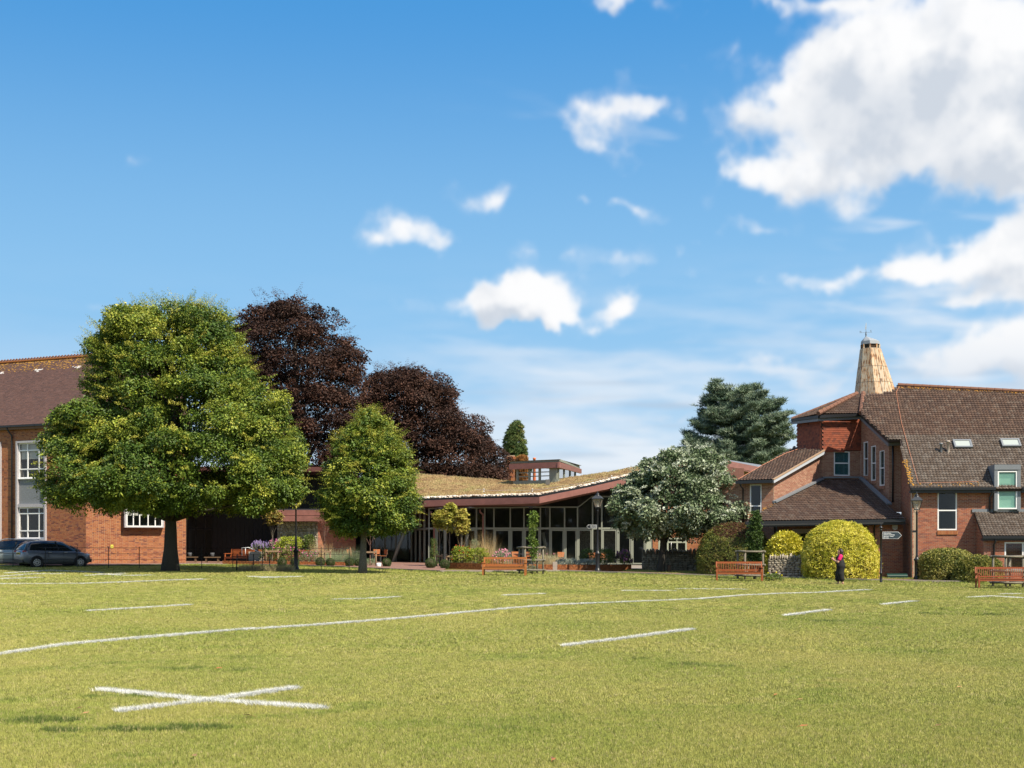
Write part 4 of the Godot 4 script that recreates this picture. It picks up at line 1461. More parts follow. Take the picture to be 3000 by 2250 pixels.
func build_hall():
	var o = thing("brick_hall", "red brick hall with pantiled roofs, tile-hung tower and stained metal cowl", "building")
	var a8 = deg_to_rad(4.0)
	var org = Vector3((2672 - CX) / F * 71.5, -0.1, -71.5)
	var u = Vector3(cos(a8), 0, sin(a8))
	var fm = Transform3D(Basis(u, Vector3.UP, u.cross(Vector3.UP)), org)
	var eave = on(fm, 2700, 1436).y
	var L = 9.0
	var w1 = rect_on(fm, 2747, 1441, 2804, 1553)
	var dorm = rect_on(fm, 2910, 1420, 2984, 1494)
	brick_wall(o, fm, PackedVector2Array([Vector2(0, 0), Vector2(L, 0), Vector2(L, eave), Vector2(0, eave)]), [w1, dorm], 0.0755, 0.228, B.red, B.mortar_pale, 0.3, 300, 1.6)
	window(o, fm, w1, [], [0.515], 0.065, 0.07, -0.09, B.white)
	brick_sill(o, fm, rect_on(fm, 2746, 1555, 2806, 1566), B.orange)
	# side wall going back, the narrow wall with the pipe, the stair wall, the tower
	var fs = wall_frame(2640, 75.8, 2672, 71.5, -0.1)
	var ls = on(fs, 2672, 1500).x
	brick_wall(o, fs, PackedVector2Array([Vector2(0, 0), Vector2(ls, 0), Vector2(ls, eave), on(fs, 2641, 1296)]), [], 0.0755, 0.228, B.red, B.mortar, 0.3, 0)
	var f4 = wall_frame(2604, 75.9, 2641, 75.8, -0.1)
	brick_wall(o, f4, ons(f4, [[2604, 1500], [2641, 1500], [2641, 1290], [2604, 1290]]), [], 0.0755, 0.228, B.pink, B.mortar_pale, 0.3, 200)
	var f3 = wall_frame(2522, 79.6, 2604, 75.9, -0.1)
	var wins = [rect_on(f3, 2530, 1294, 2543, 1395), rect_on(f3, 2552, 1306, 2566, 1408), rect_on(f3, 2577, 1319, 2591, 1423)]
	brick_wall(o, f3, ons(f3, [[2522, 1440], [2604, 1500], [2604, 1290], [2522, 1213]]), wins, 0.0755, 0.228, B.pink, B.mortar_pale, 0.3, 250)
	for r in wins:
		window(o, f3, r, [], [0.5], 0.06, 0.07, -0.07, B.white, null, 0.0, 2.5)
		brick_sill(o, f3, Rect2(r.position.x - 0.05, r.position.y - 0.2, r.size.x + 0.1, 0.19), B.pink)
	var f2 = wall_frame(2407, 79.1, 2522, 79.6, -0.1)
	var w2 = rect_on(f2, 2443, 1322, 2489.5, 1394)
	brick_wall(o, f2, ons(f2, [[2407, 1425], [2522, 1425], [2522, 1321], [2407, 1323]]), [w2], 0.0755, 0.228, B.pink, B.mortar_pale, 0.3, 250)
	window(o, f2, w2, [], [0.515], 0.065, 0.07, -0.08, B.white, B.teal, 0.0, 2.5)
	brick_sill(o, f2, Rect2(w2.position.x, w2.position.y - 0.2, w2.size.x, 0.19), B.pink)
	# hanging tiles
	var hung = ons(f2, [[2407, 1324], [2522, 1321], [2522, 1213], [2407, 1222]])
	tile_roof(o, Transform3D(f2.basis, f2 * Vector3(0, 0, 0.05)), hung, [], 0.115, 0.175, B.plain_mesh, B.hung, B.under, 300, 0.015, 0.5, "hung_tiling")
	var f1 = wall_frame(2338, 82.2, 2407, 79.1, -0.1)
	var hung1 = ons(f1, [[2338, 1330], [2407, 1324], [2407, 1222], [2338, 1228]])
	tile_roof(o, Transform3D(f1.basis, f1 * Vector3(0, 0, 0.05)), hung1, [], 0.115, 0.175, B.plain_mesh, B.hung, B.under, 100, 0.015, 0.5, "hung_tiling")
	# main roof
	var e0 = fm * Vector3(-0.15, eave + 0.02, 0.42); var e1 = fm * Vector3(L, eave + 0.02, 0.42)
	var rm = slope_frame(e0, e1, P(2630, 1130, 77.8))
	var mp = ons(rm, [[2669, 1428], [3080, 1420], [3080, 1153], [2630, 1129], [2612, 1150], [2537, 1154], [2522, 1211], [2604, 1289], [2637, 1288]])
	mp[0] = Vector2(0, 0); mp[1] = Vector2(9.0, 0)
	var half = round(on(rm, 2800, 1276).y / 0.2) * 0.2
	# two generations of tiles: dark above, lichen-grey below
	var grey = brick_set("grey_pantile", [lin(0.118, 0.090, 0.072), lin(0.132, 0.103, 0.083), lin(0.104, 0.077, 0.060), lin(0.146, 0.118, 0.098), lin(0.114, 0.083, 0.062), lin(0.17, 0.142, 0.12)])
	for m in grey[0]:
		textured(m, B.mortar.albedo_texture, 5.0)
	textured(grey[1], B.mortar.albedo_texture, 5.0)
	var low = PackedVector2Array(); var high = PackedVector2Array()
	var cut = Geometry2D.intersect_polygons(mp, PackedVector2Array([Vector2(-20, -5), Vector2(30, -5), Vector2(30, half), Vector2(-20, half)]))
	var rest = Geometry2D.clip_polygons(mp, PackedVector2Array([Vector2(-20, -5), Vector2(30, -5), Vector2(30, half), Vector2(-20, half)]))
	var dhole = [rect_on(rm, 2915, 1370, 2980, 1420)]
	for c in cut:
		tile_roof(o, rm, c, dhole, 0.20, 0.165, B.pantile_mesh, grey, B.under, 300, 0.03)
	for c in rest:
		tile_roof(o, rm, c, [], 0.20, 0.165, B.pantile_mesh, B.pantile, B.under, 300, 0.03)
	# tower roof
	var rb = slope_frame(P(2399, 1212, 78.75), P(2523, 1211, 79.2), P(2520, 1152, 82.0))
	tile_roof(o, rb, ons(rb, [[2397, 1212], [2524, 1211], [2530, 1152], [2511, 1152]]), [], 0.24, 0.165, B.pantile_mesh, B.pantile, B.under, 100, 0.03)
	var ra = slope_frame(P(2320, 1228, 82.4), P(2399, 1212, 78.75), P(2511, 1153, 82.0))
	tile_roof(o, ra, ons(ra, [[2320, 1228], [2399, 1213], [2511, 1153]]), [], 0.24, 0.165, B.pantile_mesh, B.pantile, B.under, 60, 0.03)
	var clay = textured(mat("hip_clay", lin(0.24, 0.115, 0.075), 0.9), B.mortar.albedo_texture, 3.0)
	ridge_line(o, P(2397, 1211, 78.3), P(2511, 1152, 81.9), 0.13, clay)
	ridge_line(o, P(2523, 1210, 78.8), P(2529, 1151, 81.9), 0.15, clay)
	ridge_line(o, P(2320, 1227, 82.4), P(2509, 1152, 82.3), 0.10, clay)
	var rg0 = rm * Vector3(on(rm, 2630, 1130).x, on(rm, 2630, 1130).y, 0.05); var rg1 = rm * Vector3(on(rm, 3080, 1153).x, on(rm, 3080, 1153).y, 0.05)
	ridge_line(o, rg0, rg1, 0.12, clay)
	lichen_on(o, rm, [on(rm, 2632, 1136), on(rm, 3000, 1152)], 150, 0.05, Color(0.45, 0.22, 0.03))
	lichen_on(o, rm, [on(rm, 2672, 1424), on(rm, 2652, 1350)], 130, 0.07, Color(0.50, 0.25, 0.03))
	lichen_on(o, rm, [on(rm, 2672, 1424), on(rm, 2870, 1420)], 40, 0.10, Color(0.50, 0.25, 0.03))
	lichen_on(o, rb, [on(rb, 2399, 1208), on(rb, 2425, 1196)], 40, 0.06, Color(0.50, 0.25, 0.03))
	# eaves: gutters and dark boards
	var gl = dorm.position.x
	for q in [[fm, -0.15, gl, eave], [fm, dorm.end.x + 0.05, L, eave]]:
		slab(o, "gutter", q[0], Vector3(q[1], q[3] - 0.02, 0.36), Vector3(q[2], q[3] + 0.13, 0.52), B.black)
		slab(o, "fascia", q[0], Vector3(q[1], q[3] - 0.16, 0.0), Vector3(q[2], q[3] - 0.02, 0.38), B.blacktrim)
	for q in [[P(2320, 1231, 82.3), P(2400, 1221, 78.65)], [P(2400, 1221, 78.65), P(2522, 1215, 79.1)], [P(2522, 1215, 79.2), P(2606, 1295, 75.5)], [P(2604, 1293, 75.4), P(2638, 1292, 75.3)]]:
		var g := MB.new()
		g.bar(q[0], q[1], 0.12, 0.16)
		part("gutter", g, B.black, o)
		g = MB.new()
		g.bar(q[0] + Vector3(0, -0.16, -0.12), q[1] + Vector3(0, -0.16, -0.12), 0.08, 0.16)
		part("fascia", g, B.lead, o)
	# dormer window clad in lead
	var dw = rect_on(fm, 2918, 1380, 2975.5, 1492)
	var dm := MB.new()
	var zf = 0.32
	dm.box(fm, Vector3(dw.position.x - 0.17, dw.position.y - 0.08, -0.1), Vector3(dw.position.x, dw.end.y + 0.05, zf))
	dm.box(fm, Vector3(dw.end.x, dw.position.y - 0.08, -0.1), Vector3(dw.end.x + 0.17, dw.end.y + 0.05, zf))
	dm.box(fm, Vector3(dw.position.x - 0.17, dw.end.y + 0.05, -1.6), Vector3(dw.end.x + 0.17, dw.end.y + 0.32, zf + 0.02))
	dm.box(fm, Vector3(dw.position.x - 0.17, dw.position.y + 0.5, -1.6), Vector3(dw.position.x - 0.1, dw.end.y + 0.05, -0.1))
	dm.box(fm, Vector3(dw.end.x + 0.1, dw.position.y + 0.5, -1.6), Vector3(dw.end.x + 0.17, dw.end.y + 0.05, -0.1))
	var dor = part("dormer", dm, B.lead, o)
	window(dor, fm, dw, [], [0.515], 0.07, 0.08, zf - 0.1, B.white, glass("blind_glass", lin(0.20, 0.42, 0.34), 0.55), 0.0, 0.4)
	slab(dor, "blind", fm, Vector3(dw.position.x + 0.07, dw.position.y + 0.07, zf - 0.22), Vector3(dw.end.x - 0.07, dw.end.y - 0.07, zf - 0.2), mat("green_blind", lin(0.38, 0.62, 0.50), 0.9))
	# roof lights, flues, lightning tape
	for q in [[2793, 1293, 2846, 1315], [2932, 1290, 2988, 1312]]:
		var r = rect_on(rm, q[0], q[1], q[2], q[3])
		var fz = Transform3D(rm.basis, rm * Vector3(0, 0, 0.1))
		var f = frame_bars(o, "roof_light", fz, r, 0.09, -0.05, 0.05, B.lead)
		pane(f, fz, r.grow(-0.08), 0.02, glass("rooflight_glass", lin(0.5, 0.55, 0.52), 0.75))
	for q in [[2757, 1326, 0.42], [2778, 1326, 0.55]]:
		var pnt = on(rm, q[0], q[1])
		var b := MB.new()
		b.lathe(rm * Vector3(pnt.x, pnt.y, 0.0), [Vector2(0.07, -0.1), Vector2(0.07, q[2]), Vector2(0.10, q[2]), Vector2(0.10, q[2] + 0.09), Vector2(0.0, q[2] + 0.09)], 8)
		spart("flue", b, B.lead if q[0] < 2770 else mat("cream_flue", lin(0.5, 0.42, 0.36), 0.7), o)
	var tape := MB.new()
	var line = []
	for q in [[2634, 1136], [2625, 1152], [2640, 1240], [2665, 1330], [2690, 1418], [2780, 1416], [2865, 1414]]:
		var t2 = on(rm, q[0], q[1])
		line.append(rm * Vector3(t2.x, t2.y, 0.075))
	tape.tube(line, 0.010, 5)
	part("conductor", tape, mat("copper_tape", lin(0.55, 0.22, 0.12), 0.6), o)
	# pipes
	var x = on(fm, 2898, 1460).x
	pipe(o, [fm * Vector3(x + 0.05, eave, 0.4), fm * Vector3(x + 0.05, eave - 0.15, 0.4), fm * Vector3(x, eave - 0.4, 0.1), fm * Vector3(x, on(fm, 2898, 1497).y, 0.1)], 0.045, B.blacktrim)
	x = on(f4, 2615, 1400).x
	pipe(o, [f4 * Vector3(x, on(f4, 2615, 1293).y, 0.1), f4 * Vector3(x, on(f4, 2615, 1472).y, 0.1)], 0.05, B.black)
	# ---- lean-to ----
	var pr = 1.45
	var lx = on(fm, 2853, 1500).x
	var ty = on(fm, 2900, 1498).y
	var ly = ty - 1.3
	var fl = Transform3D(fm.basis, fm * Vector3(lx + 0.12, 0, pr))
	var lw = rect_on(fl, 2943, 1588, 3030, 1668)
	var LL = L - lx
	brick_wall(o, fl, PackedVector2Array([Vector2(0, 0), Vector2(LL, 0), Vector2(LL, ly - 0.1), Vector2(0, ly - 0.1)]), [lw], 0.0755, 0.228, B.red, B.mortar_pale, 0.2, 150, 0.8)
	window(o, fl, lw, [0.62], [0.45], 0.07, 0.07, -0.06, B.white)
	var side = Transform3D(Basis(-fm.basis.z, Vector3.UP, -fm.basis.x), fm * Vector3(lx + 0.12, 0, pr))
	# side cheek, seen edge-on: frame runs away from the viewer
	var cheek = Transform3D(Basis(fm.basis.z, Vector3.UP, -fm.basis.x), fm * Vector3(lx + 0.12, 0, 0))
	brick_wall(o, cheek, PackedVector2Array([Vector2(0, 0), Vector2(pr, 0), Vector2(pr, ly - 0.1), Vector2(0, ty - 0.1)]), [], 0.0755, 0.228, B.red, B.mortar_pale, 0.2, 80)
	var rl = slope_frame(fm * Vector3(lx, ly, pr + 0.3), fm * Vector3(L, ly, pr + 0.3), fm * Vector3(lx, ty, 0.0))
	var sl = (fm * Vector3(lx, ly, pr + 0.3)).distance_to(fm * Vector3(lx, ty, 0))
	tile_roof(o, rl, PackedVector2Array([Vector2(0, 0), Vector2(LL, 0), Vector2(LL, sl), Vector2(0, sl)]), [], 0.19, 0.155, B.pantile_mesh, grey, B.under, 300, 0.03)
	slab(o, "flashing", fm, Vector3(lx - 0.1, ty - 0.05, -0.02), Vector3(L, ty + 0.12, 0.06), B.lead)
	slab(o, "gutter", fl, Vector3(-0.15, ly - 0.14, 0.24), Vector3(LL, ly - 0.0, 0.38), B.black)
	slab(o, "fascia", fl, Vector3(-0.15, ly - 0.24, 0.0), Vector3(LL, ly - 0.12, 0.26), B.blacktrim)
	x = on(fl, 2911, 1600).x
	pipe(o, [fl * Vector3(x + 0.02, ly - 0.1, 0.3), fl * Vector3(x + 0.02, ly - 0.25, 0.3), fl * Vector3(x, ly - 0.45, 0.08), fl * Vector3(x, 0.0, 0.08)], 0.045, B.blacktrim)
	# ---- left wing ----
	var fw = wall_frame(2157, 75.7, 2267, 75.0, -0.1)
	var ww = rect_on(fw, 2197, 1419, 2231, 1512)
	brick_wall(o, fw, ons(fw, [[2100, 1690], [2267, 1690], [2267, 1413], [2100, 1417]]), [ww], 0.0755, 0.228, B.pink, B.mortar_pale, 0.3, 200, 3.2)
	window(o, fw, ww, [], [0.32], 0.06, 0.07, -0.08, B.white)
	var fg = wall_frame(2267, 75.0, 2413, 79.3, -0.1)
	brick_wall(o, fg, ons(fg, [[2267, 1520], [2413, 1425], [2413, 1330], [2267, 1413]]), [], 0.0755, 0.228, B.pink, B.mortar_pale, 0.3, 300)
	var r4 = slope_frame(P(2157, 1408, 75.2), P(2265, 1404.5, 74.6), P(2415, 1319, 79.0))
	tile_roof(o, r4, ons(r4, [[2157, 1408], [2265, 1404.5], [2416, 1318], [2345, 1315], [2330, 1308]]), [], 0.27, 0.165, B.pantile_mesh, B.pantile, B.under, 300, 0.03)
	var vg := MB.new()
	vg.bar(P(2265, 1411, 74.5), P(2415, 1325, 78.9), 0.10, 0.17)
	part("verge_board", vg, mat("pale_verge", lin(0.42, 0.45, 0.50), 0.5), o)
	vg = MB.new()
	vg.bar(P(2265, 1405, 74.45), P(2415, 1319, 78.85), 0.10, 0.07)
	part("verge_mortar", vg, mat("verge_mortar", lin(0.33, 0.22, 0.14), 0.9), o)
	var g2 := MB.new()
	g2.bar(P(2155, 1413, 74.9), P(2264, 1410, 74.3), 0.13, 0.17)
	part("gutter", g2, B.black, o)
	pipe(o, [P(2168, 1415, 75.0), P(2170, 1424, 75.1), P(2177, 1432, 75.4), P(2177, 1540, 75.4)], 0.045, B.black)
	var tp2 := MB.new()
	var l2 = []
	for q in [[2163, 1407], [2230, 1368], [2300, 1332], [2340, 1318]]:
		var t3 = on(r4, q[0], q[1])
		l2.append(r4 * Vector3(t3.x, t3.y, 0.07))
	tp2.tube(l2, 0.014, 5)
	part("conductor", tp2, mat("copper_tape", Color.WHITE), o)
	# ---- porch ----
	var r3 = slope_frame(P(2186, 1526, 71.6), P(2650, 1520, 72.2), P(2465, 1405, 79.0))
	tile_roof(o, r3, ons(r3, [[2186, 1526.5], [2652, 1520], [2606, 1482], [2522, 1405], [2408, 1406], [2268, 1475]]), [], 0.33, 0.165, B.pantile_mesh, B.pantile, B.under, 300, 0.03)
	lichen_on(o, r3, [on(r3, 2225, 1500), on(r3, 2275, 1474)], 30, 0.07, Color(0.5, 0.24, 0.03))
	for q in [[2268, 1476, 2408, 1407, 12], [2408, 1404, 2522, 1403, 1], [2522, 1405, 2606, 1482, 8]]:
		for i in q[4]:
			var a = on(r3, lerpf(q[0], q[2], float(i) / q[4]), lerpf(q[1], q[3], float(i) / q[4]))
			var b = on(r3, lerpf(q[0], q[2], float(i + 1) / q[4]), lerpf(q[1], q[3], float(i + 1) / q[4]))
			var fl_ := MB.new()
			fl_.bar(r3 * Vector3(a.x, a.y, 0.10), r3 * Vector3(b.x, b.y, 0.10), 0.26, 0.09)
			fl_.bar(r3 * Vector3(a.x, a.y, 0.10), r3 * Vector3(a.x, a.y, 0.10).lerp(r3 * Vector3(b.x, b.y, 0.10), 0.55) + Vector3(0, 0.13, 0), 0.05, 0.16)
			part("flashing", fl_, B.lead, o)
	var g3 := MB.new()
	g3.bar(P(2183, 1532, 71.4), P(2652, 1525, 72.0), 0.14, 0.15)
	part("gutter", g3, B.black, o)
	g3 = MB.new()
	g3.bar(P(2188, 1540, 71.7), P(2652, 1533, 72.3), 0.16, 0.14)
	part("fascia", g3, B.blacktrim, o)
	var fp = wall_frame(2190, 75.2, 2545, 75.2, -0.1)
	var drw = rect_on(fp, 2322, 1547, 2440, 1690)
	drw.size.y -= 0.05
	brick_wall(o, fp, ons(fp, [[2190, 1695], [2545, 1695], [2545, 1505], [2190, 1505]]), [drw], 0.0755, 0.228, B.red, B.mortar, 0.2, 120, 2.0)
	window(o, fp, drw, [0.08, 0.54], [0.93], 0.12, 0.1, -0.06, mat("cream_door", lin(0.52, 0.40, 0.30), 0.6), null, 0.0, 2.0)
	var fq = wall_frame(2545, 72.7, 2645, 72.9, -0.1)
	brick_wall(o, fq, ons(fq, [[2545, 1700], [2645, 1700], [2645, 1530], [2545, 1530]]), [], 0.0755, 0.228, B.red, B.mortar, 0.2, 200, 0.6)
	x = on(fq, 2560, 1600).x
	pipe(o, [fq * Vector3(x - 0.05, on(fq, 2558, 1530).y, 0.3), fq * Vector3(x, on(fq, 2560, 1545).y, 0.08), fq * Vector3(x, 0, 0.08)], 0.045, B.black)
	# alarm box
	var al := MB.new()
	var ap = on(fq, 2621, 1545)
	for s in [[0.135, -0.04, 0.10], [0.12, -0.10, 0.0], [0.06, -0.14, -0.06]]:
		al.box(fq, Vector3(ap.x - s[0], ap.y + s[1], 0.0), Vector3(ap.x + s[0], ap.y + s[1] + 0.15, 0.09))
	part("alarm_box", al, B.white, o)
	build_cowl(o)
	settle(o, Vector3(org.x - 3, -0.1, org.z - 4))
	# green trough by the wall
	var tp = gx(2626, 71.6)
	var t = thing("storage_trough", "dark green rounded storage trough against the shaded brick wall", "trough", tp)
	var tm := MB.new()
	for i in 8:
		var z0 = -0.55 + i * 0.1375
	var prof = []
	for i in 9:
		var an = PI * i / 8
		prof.append(Vector3(-cos(an) * 0.24, 0.14 + sin(an) * 0.13, 0))
	prof.append(Vector3(0.24, 0, 0)); prof.append(Vector3(-0.24, 0, 0))
	var turned = []
	for p in prof:
		turned.append(Vector3(0.53, p.y, p.x))
	tm.prism(turned, Vector3(-1.06, 0, 0))
	part("body", tm, mat("dark_green_plastic", lin(0.01, 0.045, 0.035), 0.4), t)
	var lidm := MB.new()
	lidm.box(Transform3D.IDENTITY, Vector3(-0.54, 0.13, -0.25), Vector3(0.54, 0.15, 0.25))
	part("rim", lidm, mat("dark_green_plastic", Color.WHITE), t)

func build_cowl(o):
	var cols = [mat("cowl_a", lin(0.52, 0.46, 0.37), 0.7), mat("cowl_b", lin(0.56, 0.50, 0.41), 0.7), mat("cowl_c", lin(0.48, 0.40, 0.30), 0.7), mat("cowl_d", lin(0.50, 0.46, 0.39), 0.7)]
	# rust streaks: grain stretched down the sheets
	var im := Image.create(256, 256, false, Image.FORMAT_RGB8)
	var n := FastNoiseLite.new()
	n.seed = 91; n.frequency = 0.035; n.fractal_octaves = 4
	for y in 256:
		for x in 256:
			var a = n.get_noise_2d(x * 2.6, y * 0.34) * 0.5 + 0.5
			var b = n.get_noise_2d(x * 1.1 + 500.0, y * 0.8 + 90.0) * 0.5 + 0.5
			var r = sm(0.48, 0.62, a * 0.75 + b * 0.25)
			var k = sm(0.56, 0.68, a * 0.6 + b * 0.4)
			var c = Color(1.0, 0.97, 0.92).lerp(Color(0.90, 0.60, 0.30), r).lerp(Color(0.44, 0.31, 0.25), k)
			im.set_pixel(x, y, c)
	var tex = ImageTexture.create_from_image(im)
	for m in cols:
		m.albedo_texture = tex
		m.uv1_triplanar = true
		m.uv1_world_triplanar = true
		m.uv1_scale = Vector3(0.42, 0.42, 0.42)
	var base = P(2566, 1166, 83.0); var top = P(2550, 1022, 83.0)
	var ring = func(t):
		var c = base.lerp(top, t)
		var r = lerpf(1.28, 0.60, t)
		var l = []
		for k in 8:
			var an = TAU * (k + 0.36) / 8.0
			l.append(c + Vector3(cos(an) * r, 0, sin(an) * r))
		return l
	var cowl := Node3D.new()
	cowl.name = "cowl"
	o.add_child(cowl)
	var tiers = [0.0, 0.30, 0.62, 1.0]
	var core := MB.new()
	var r0 = ring.call(0.0); var r1 = ring.call(1.0)
	for k in 8:
		var k2 = (k + 1) % 8
		core.quad(r0[k], r1[k], r1[k2], r0[k2])
	part("core", core, B.lead, cowl)
	for j in 3:
		var a = ring.call(tiers[j] + 0.004); var b = ring.call(tiers[j + 1] - 0.004)
		for k in 8:
			var k2 = (k + 1) % 8
			for s in 2:
				var t0 = s * 0.5 + 0.015; var t1 = (s + 1) * 0.5 - 0.015
				var q = [a[k].lerp(a[k2], t0), b[k].lerp(b[k2], t0), b[k].lerp(b[k2], t1), a[k].lerp(a[k2], t1)]
				var nrm = ((q[0] + q[2]) / 2 - base.lerp(top, (tiers[j] + tiers[j + 1]) / 2)); nrm.y = 0
				nrm = nrm.normalized() * (0.02 + 0.006 * (j % 2))
				var m := MB.new()
				m.prism([q[0] + nrm, q[1] + nrm, q[2] + nrm, q[3] + nrm], -nrm)
				part("cowl_sheet", m, cols[rng.randi() % 4], cowl)
	# louvre stage and lead cap
	var lv := MB.new()
	for i in 4:
		var y = i * 0.055 + 0.02
		lv.lathe(top + Vector3(0, y, 0), [Vector2(0.40, 0.0), Vector2(0.53, 0.0), Vector2(0.46, 0.035), Vector2(0.36, 0.035)], 8, TAU * 0.36 / 8)
	part("louvre", lv, mat("weathered_louvre", lin(0.16, 0.11, 0.07), 0.9), cowl)
	var ps := MB.new()
	for k in 8:
		var an = TAU * (k + 0.36) / 8.0
		var p = top + Vector3(cos(an) * 0.53, 0, sin(an) * 0.53)
		ps.bar(p, p + Vector3(0, 0.26, 0), 0.09, 0.09)
	part("louvre_post", ps, cols[1], cowl)
	var cap := MB.new()
	var ct = top + Vector3(0, 0.25, 0)
	var apex = P(2537, 985, 83.0)
	var rr = []
	for q in [[0.57, 0.0, 0.0], [0.54, 0.20, 0.08], [0.42, 0.30, 0.25]]:
		var l = []
		for k in 8:
			var an = TAU * (k + 0.36) / 8.0
			l.append(ct.lerp(Vector3(apex.x, ct.y, apex.z), q[2]) + Vector3(cos(an) * q[0], q[1], sin(an) * q[0]))
		rr.append(l)
	for j in 2:
		for k in 8:
			cap.quad(rr[j][k], rr[j + 1][k], rr[j + 1][(k + 1) % 8], rr[j][(k + 1) % 8])
	for k in 8:
		cap.tri(rr[2][k], apex, rr[2][(k + 1) % 8])
	part("cap", cap, mat("cap_lead", lin(0.26, 0.285, 0.315), 0.55), cowl)
	# weathervane
	var iron = mat("vane_iron", lin(0.12, 0.14, 0.16), 0.5)
	var v := MB.new()
	v.lathe(apex + Vector3(0, -0.05, 0), [Vector2(0.05, 0), Vector2(0.03, 0.08), Vector2(0.045, 0.12), Vector2(0.045, 0.2), Vector2(0.02, 0.24), Vector2(0.03, 0.3), Vector2(0.012, 0.34), Vector2(0.012, 0.6), Vector2(0, 0.62)], 8)
	var arm = apex + Vector3(0, 0.22, 0)
	v.bar(arm + Vector3(-0.38, -0.02, 0.02), arm + Vector3(0.38, 0.03, -0.02), 0.014, 0.014)
	v.bar(arm + Vector3(0.05, 0, -0.35), arm + Vector3(-0.05, 0, 0.35), 0.014, 0.014)
	var vane = part("weathervane", v, iron, cowl)
	for q in [["N", -0.33, -0.02], ["S", 0.30, 0.03]]:
		var tm := TextMesh.new()
		tm.text = q[0]; tm.font_size = 16; tm.pixel_size = 0.009; tm.depth = 0.012
		var tx := MeshInstance3D.new()
		tx.name = "letter"; tx.mesh = tm; tx.material_override = iron
		vane.add_child(tx, true)
		tx.position = arm + Vector3(q[1], q[2] + 0.075, 0.0)
	var f := MB.new()
	var fb = apex + Vector3(0, 0.42, 0)
	for i in 7:
		var y = i * 0.055
		f.prism([fb + Vector3(-0.045 + 0.006 * i, y, 0.006), fb + Vector3(-0.05 + 0.008 * i, y + 0.06, 0.006), fb + Vector3(0.02, y + 0.085, 0.006), fb + Vector3(0.03, y + 0.02, 0.006)], Vector3(0, 0, -0.012))
	part("vane_feather", f, mat("gilt_vane", lin(0.62, 0.62, 0.60), 0.3, 0.4), vane)

# ---------- foliage ----------
var leafm := {}

func leaf_mat(called, rough := 0.5, back := 0.5, spec := 0.4) -> StandardMaterial3D:
	if leafm.has(called):
		return leafm[called]
	var m = mat("leaf_" + called, Color.WHITE, rough)
	m.vertex_color_use_as_albedo = true
	m.metallic_specular = spec
	m.backlight_enabled = true
	m.backlight = Color(back, back, back)
	leafm[called] = m
	return m

# a spray of leaves round a short twig
func spray(n: int, reach: float, l: float, w: float, seed_: int, tilt := 0.7, fold := 0.18) -> ArrayMesh:
	var r := RandomNumberGenerator.new()
	r.seed = seed_
	var m := MB.new()
	for i in n:
		var a = r.randf() * TAU
		var e = r.randf() * 1.6 - 0.5
		var p = Vector3(cos(a) * cos(e), sin(e) * 0.7, sin(a) * cos(e)) * reach * pow(r.randf(), 0.5)
		var d = (Vector3(cos(a), 0.1, sin(a)) + Vector3(r.randfn(), r.randfn(), r.randfn()) * tilt * 0.6).normalized()
		var nn = (Vector3.UP + Vector3(r.randfn(), r.randfn() * 0.4, r.randfn()) * tilt).normalized()
		var s = d.cross(nn).normalized()
		nn = s.cross(d).normalized()
		var k = 0.7 + r.randf() * 0.6
		var q0 = p; var q1 = p + d * l * 0.5 * k + s * w * 0.5 * k + nn * fold * w
		var q2 = p + d * l * k; var q3 = p + d * l * 0.5 * k - s * w * 0.5 * k + nn * fold * w
		m.tri(q0, q2, q1)
		m.tri(q0, q3, q2)
	return m.fast_mesh()

func needles(n: int, reach: float, l: float, w: float, seed_: int) -> ArrayMesh:
	var r := RandomNumberGenerator.new()
	r.seed = seed_
	var m := MB.new()
	for i in n:
		var p = Vector3(r.randf() * 2.0 - 1.0, r.randf() * 0.25, r.randf() * 2.0 - 1.0) * reach
		var d = Vector3(r.randfn(), 0.5 + r.randf() * 0.7, r.randfn()).normalized()
		var s = d.cross(Vector3(r.randfn(), r.randfn(), r.randfn())).normalized() * w
		m.tri(p - s, p + d * l * (0.6 + r.randf() * 0.7), p + s)
	return m.fast_mesh()

func pick_tone(tones, k: float) -> Color:
	var x = clampf(k, 0.0, 0.9999) * (tones.size() - 1)
	return tones[int(x)].lerp(tones[int(x) + 1], x - int(x))

# profile rows: [row in the photograph, left column, right column] at distance d
func profile_of(rows, d: float) -> Array:
	var out = []
	for r in rows:
		var a = P(r[1], r[0], d); var b = P(r[2], r[0], d)
		out.append([a.y, (a.x + b.x) / 2, (b.x - a.x) / 2])
	out.sort_custom(func(p, q): return p[0] < q[0])
	return out

func prof_at(prof, h):
	for i in prof.size() - 1:
		if h <= prof[i + 1][0]:
			var t = clampf((h - prof[i][0]) / maxf(prof[i + 1][0] - prof[i][0], 1e-4), 0.0, 1.0)
			return [lerpf(prof[i][1], prof[i + 1][1], t), lerpf(prof[i][2], prof[i + 1][2], t)]
	return [prof[-1][1], prof[-1][2]]

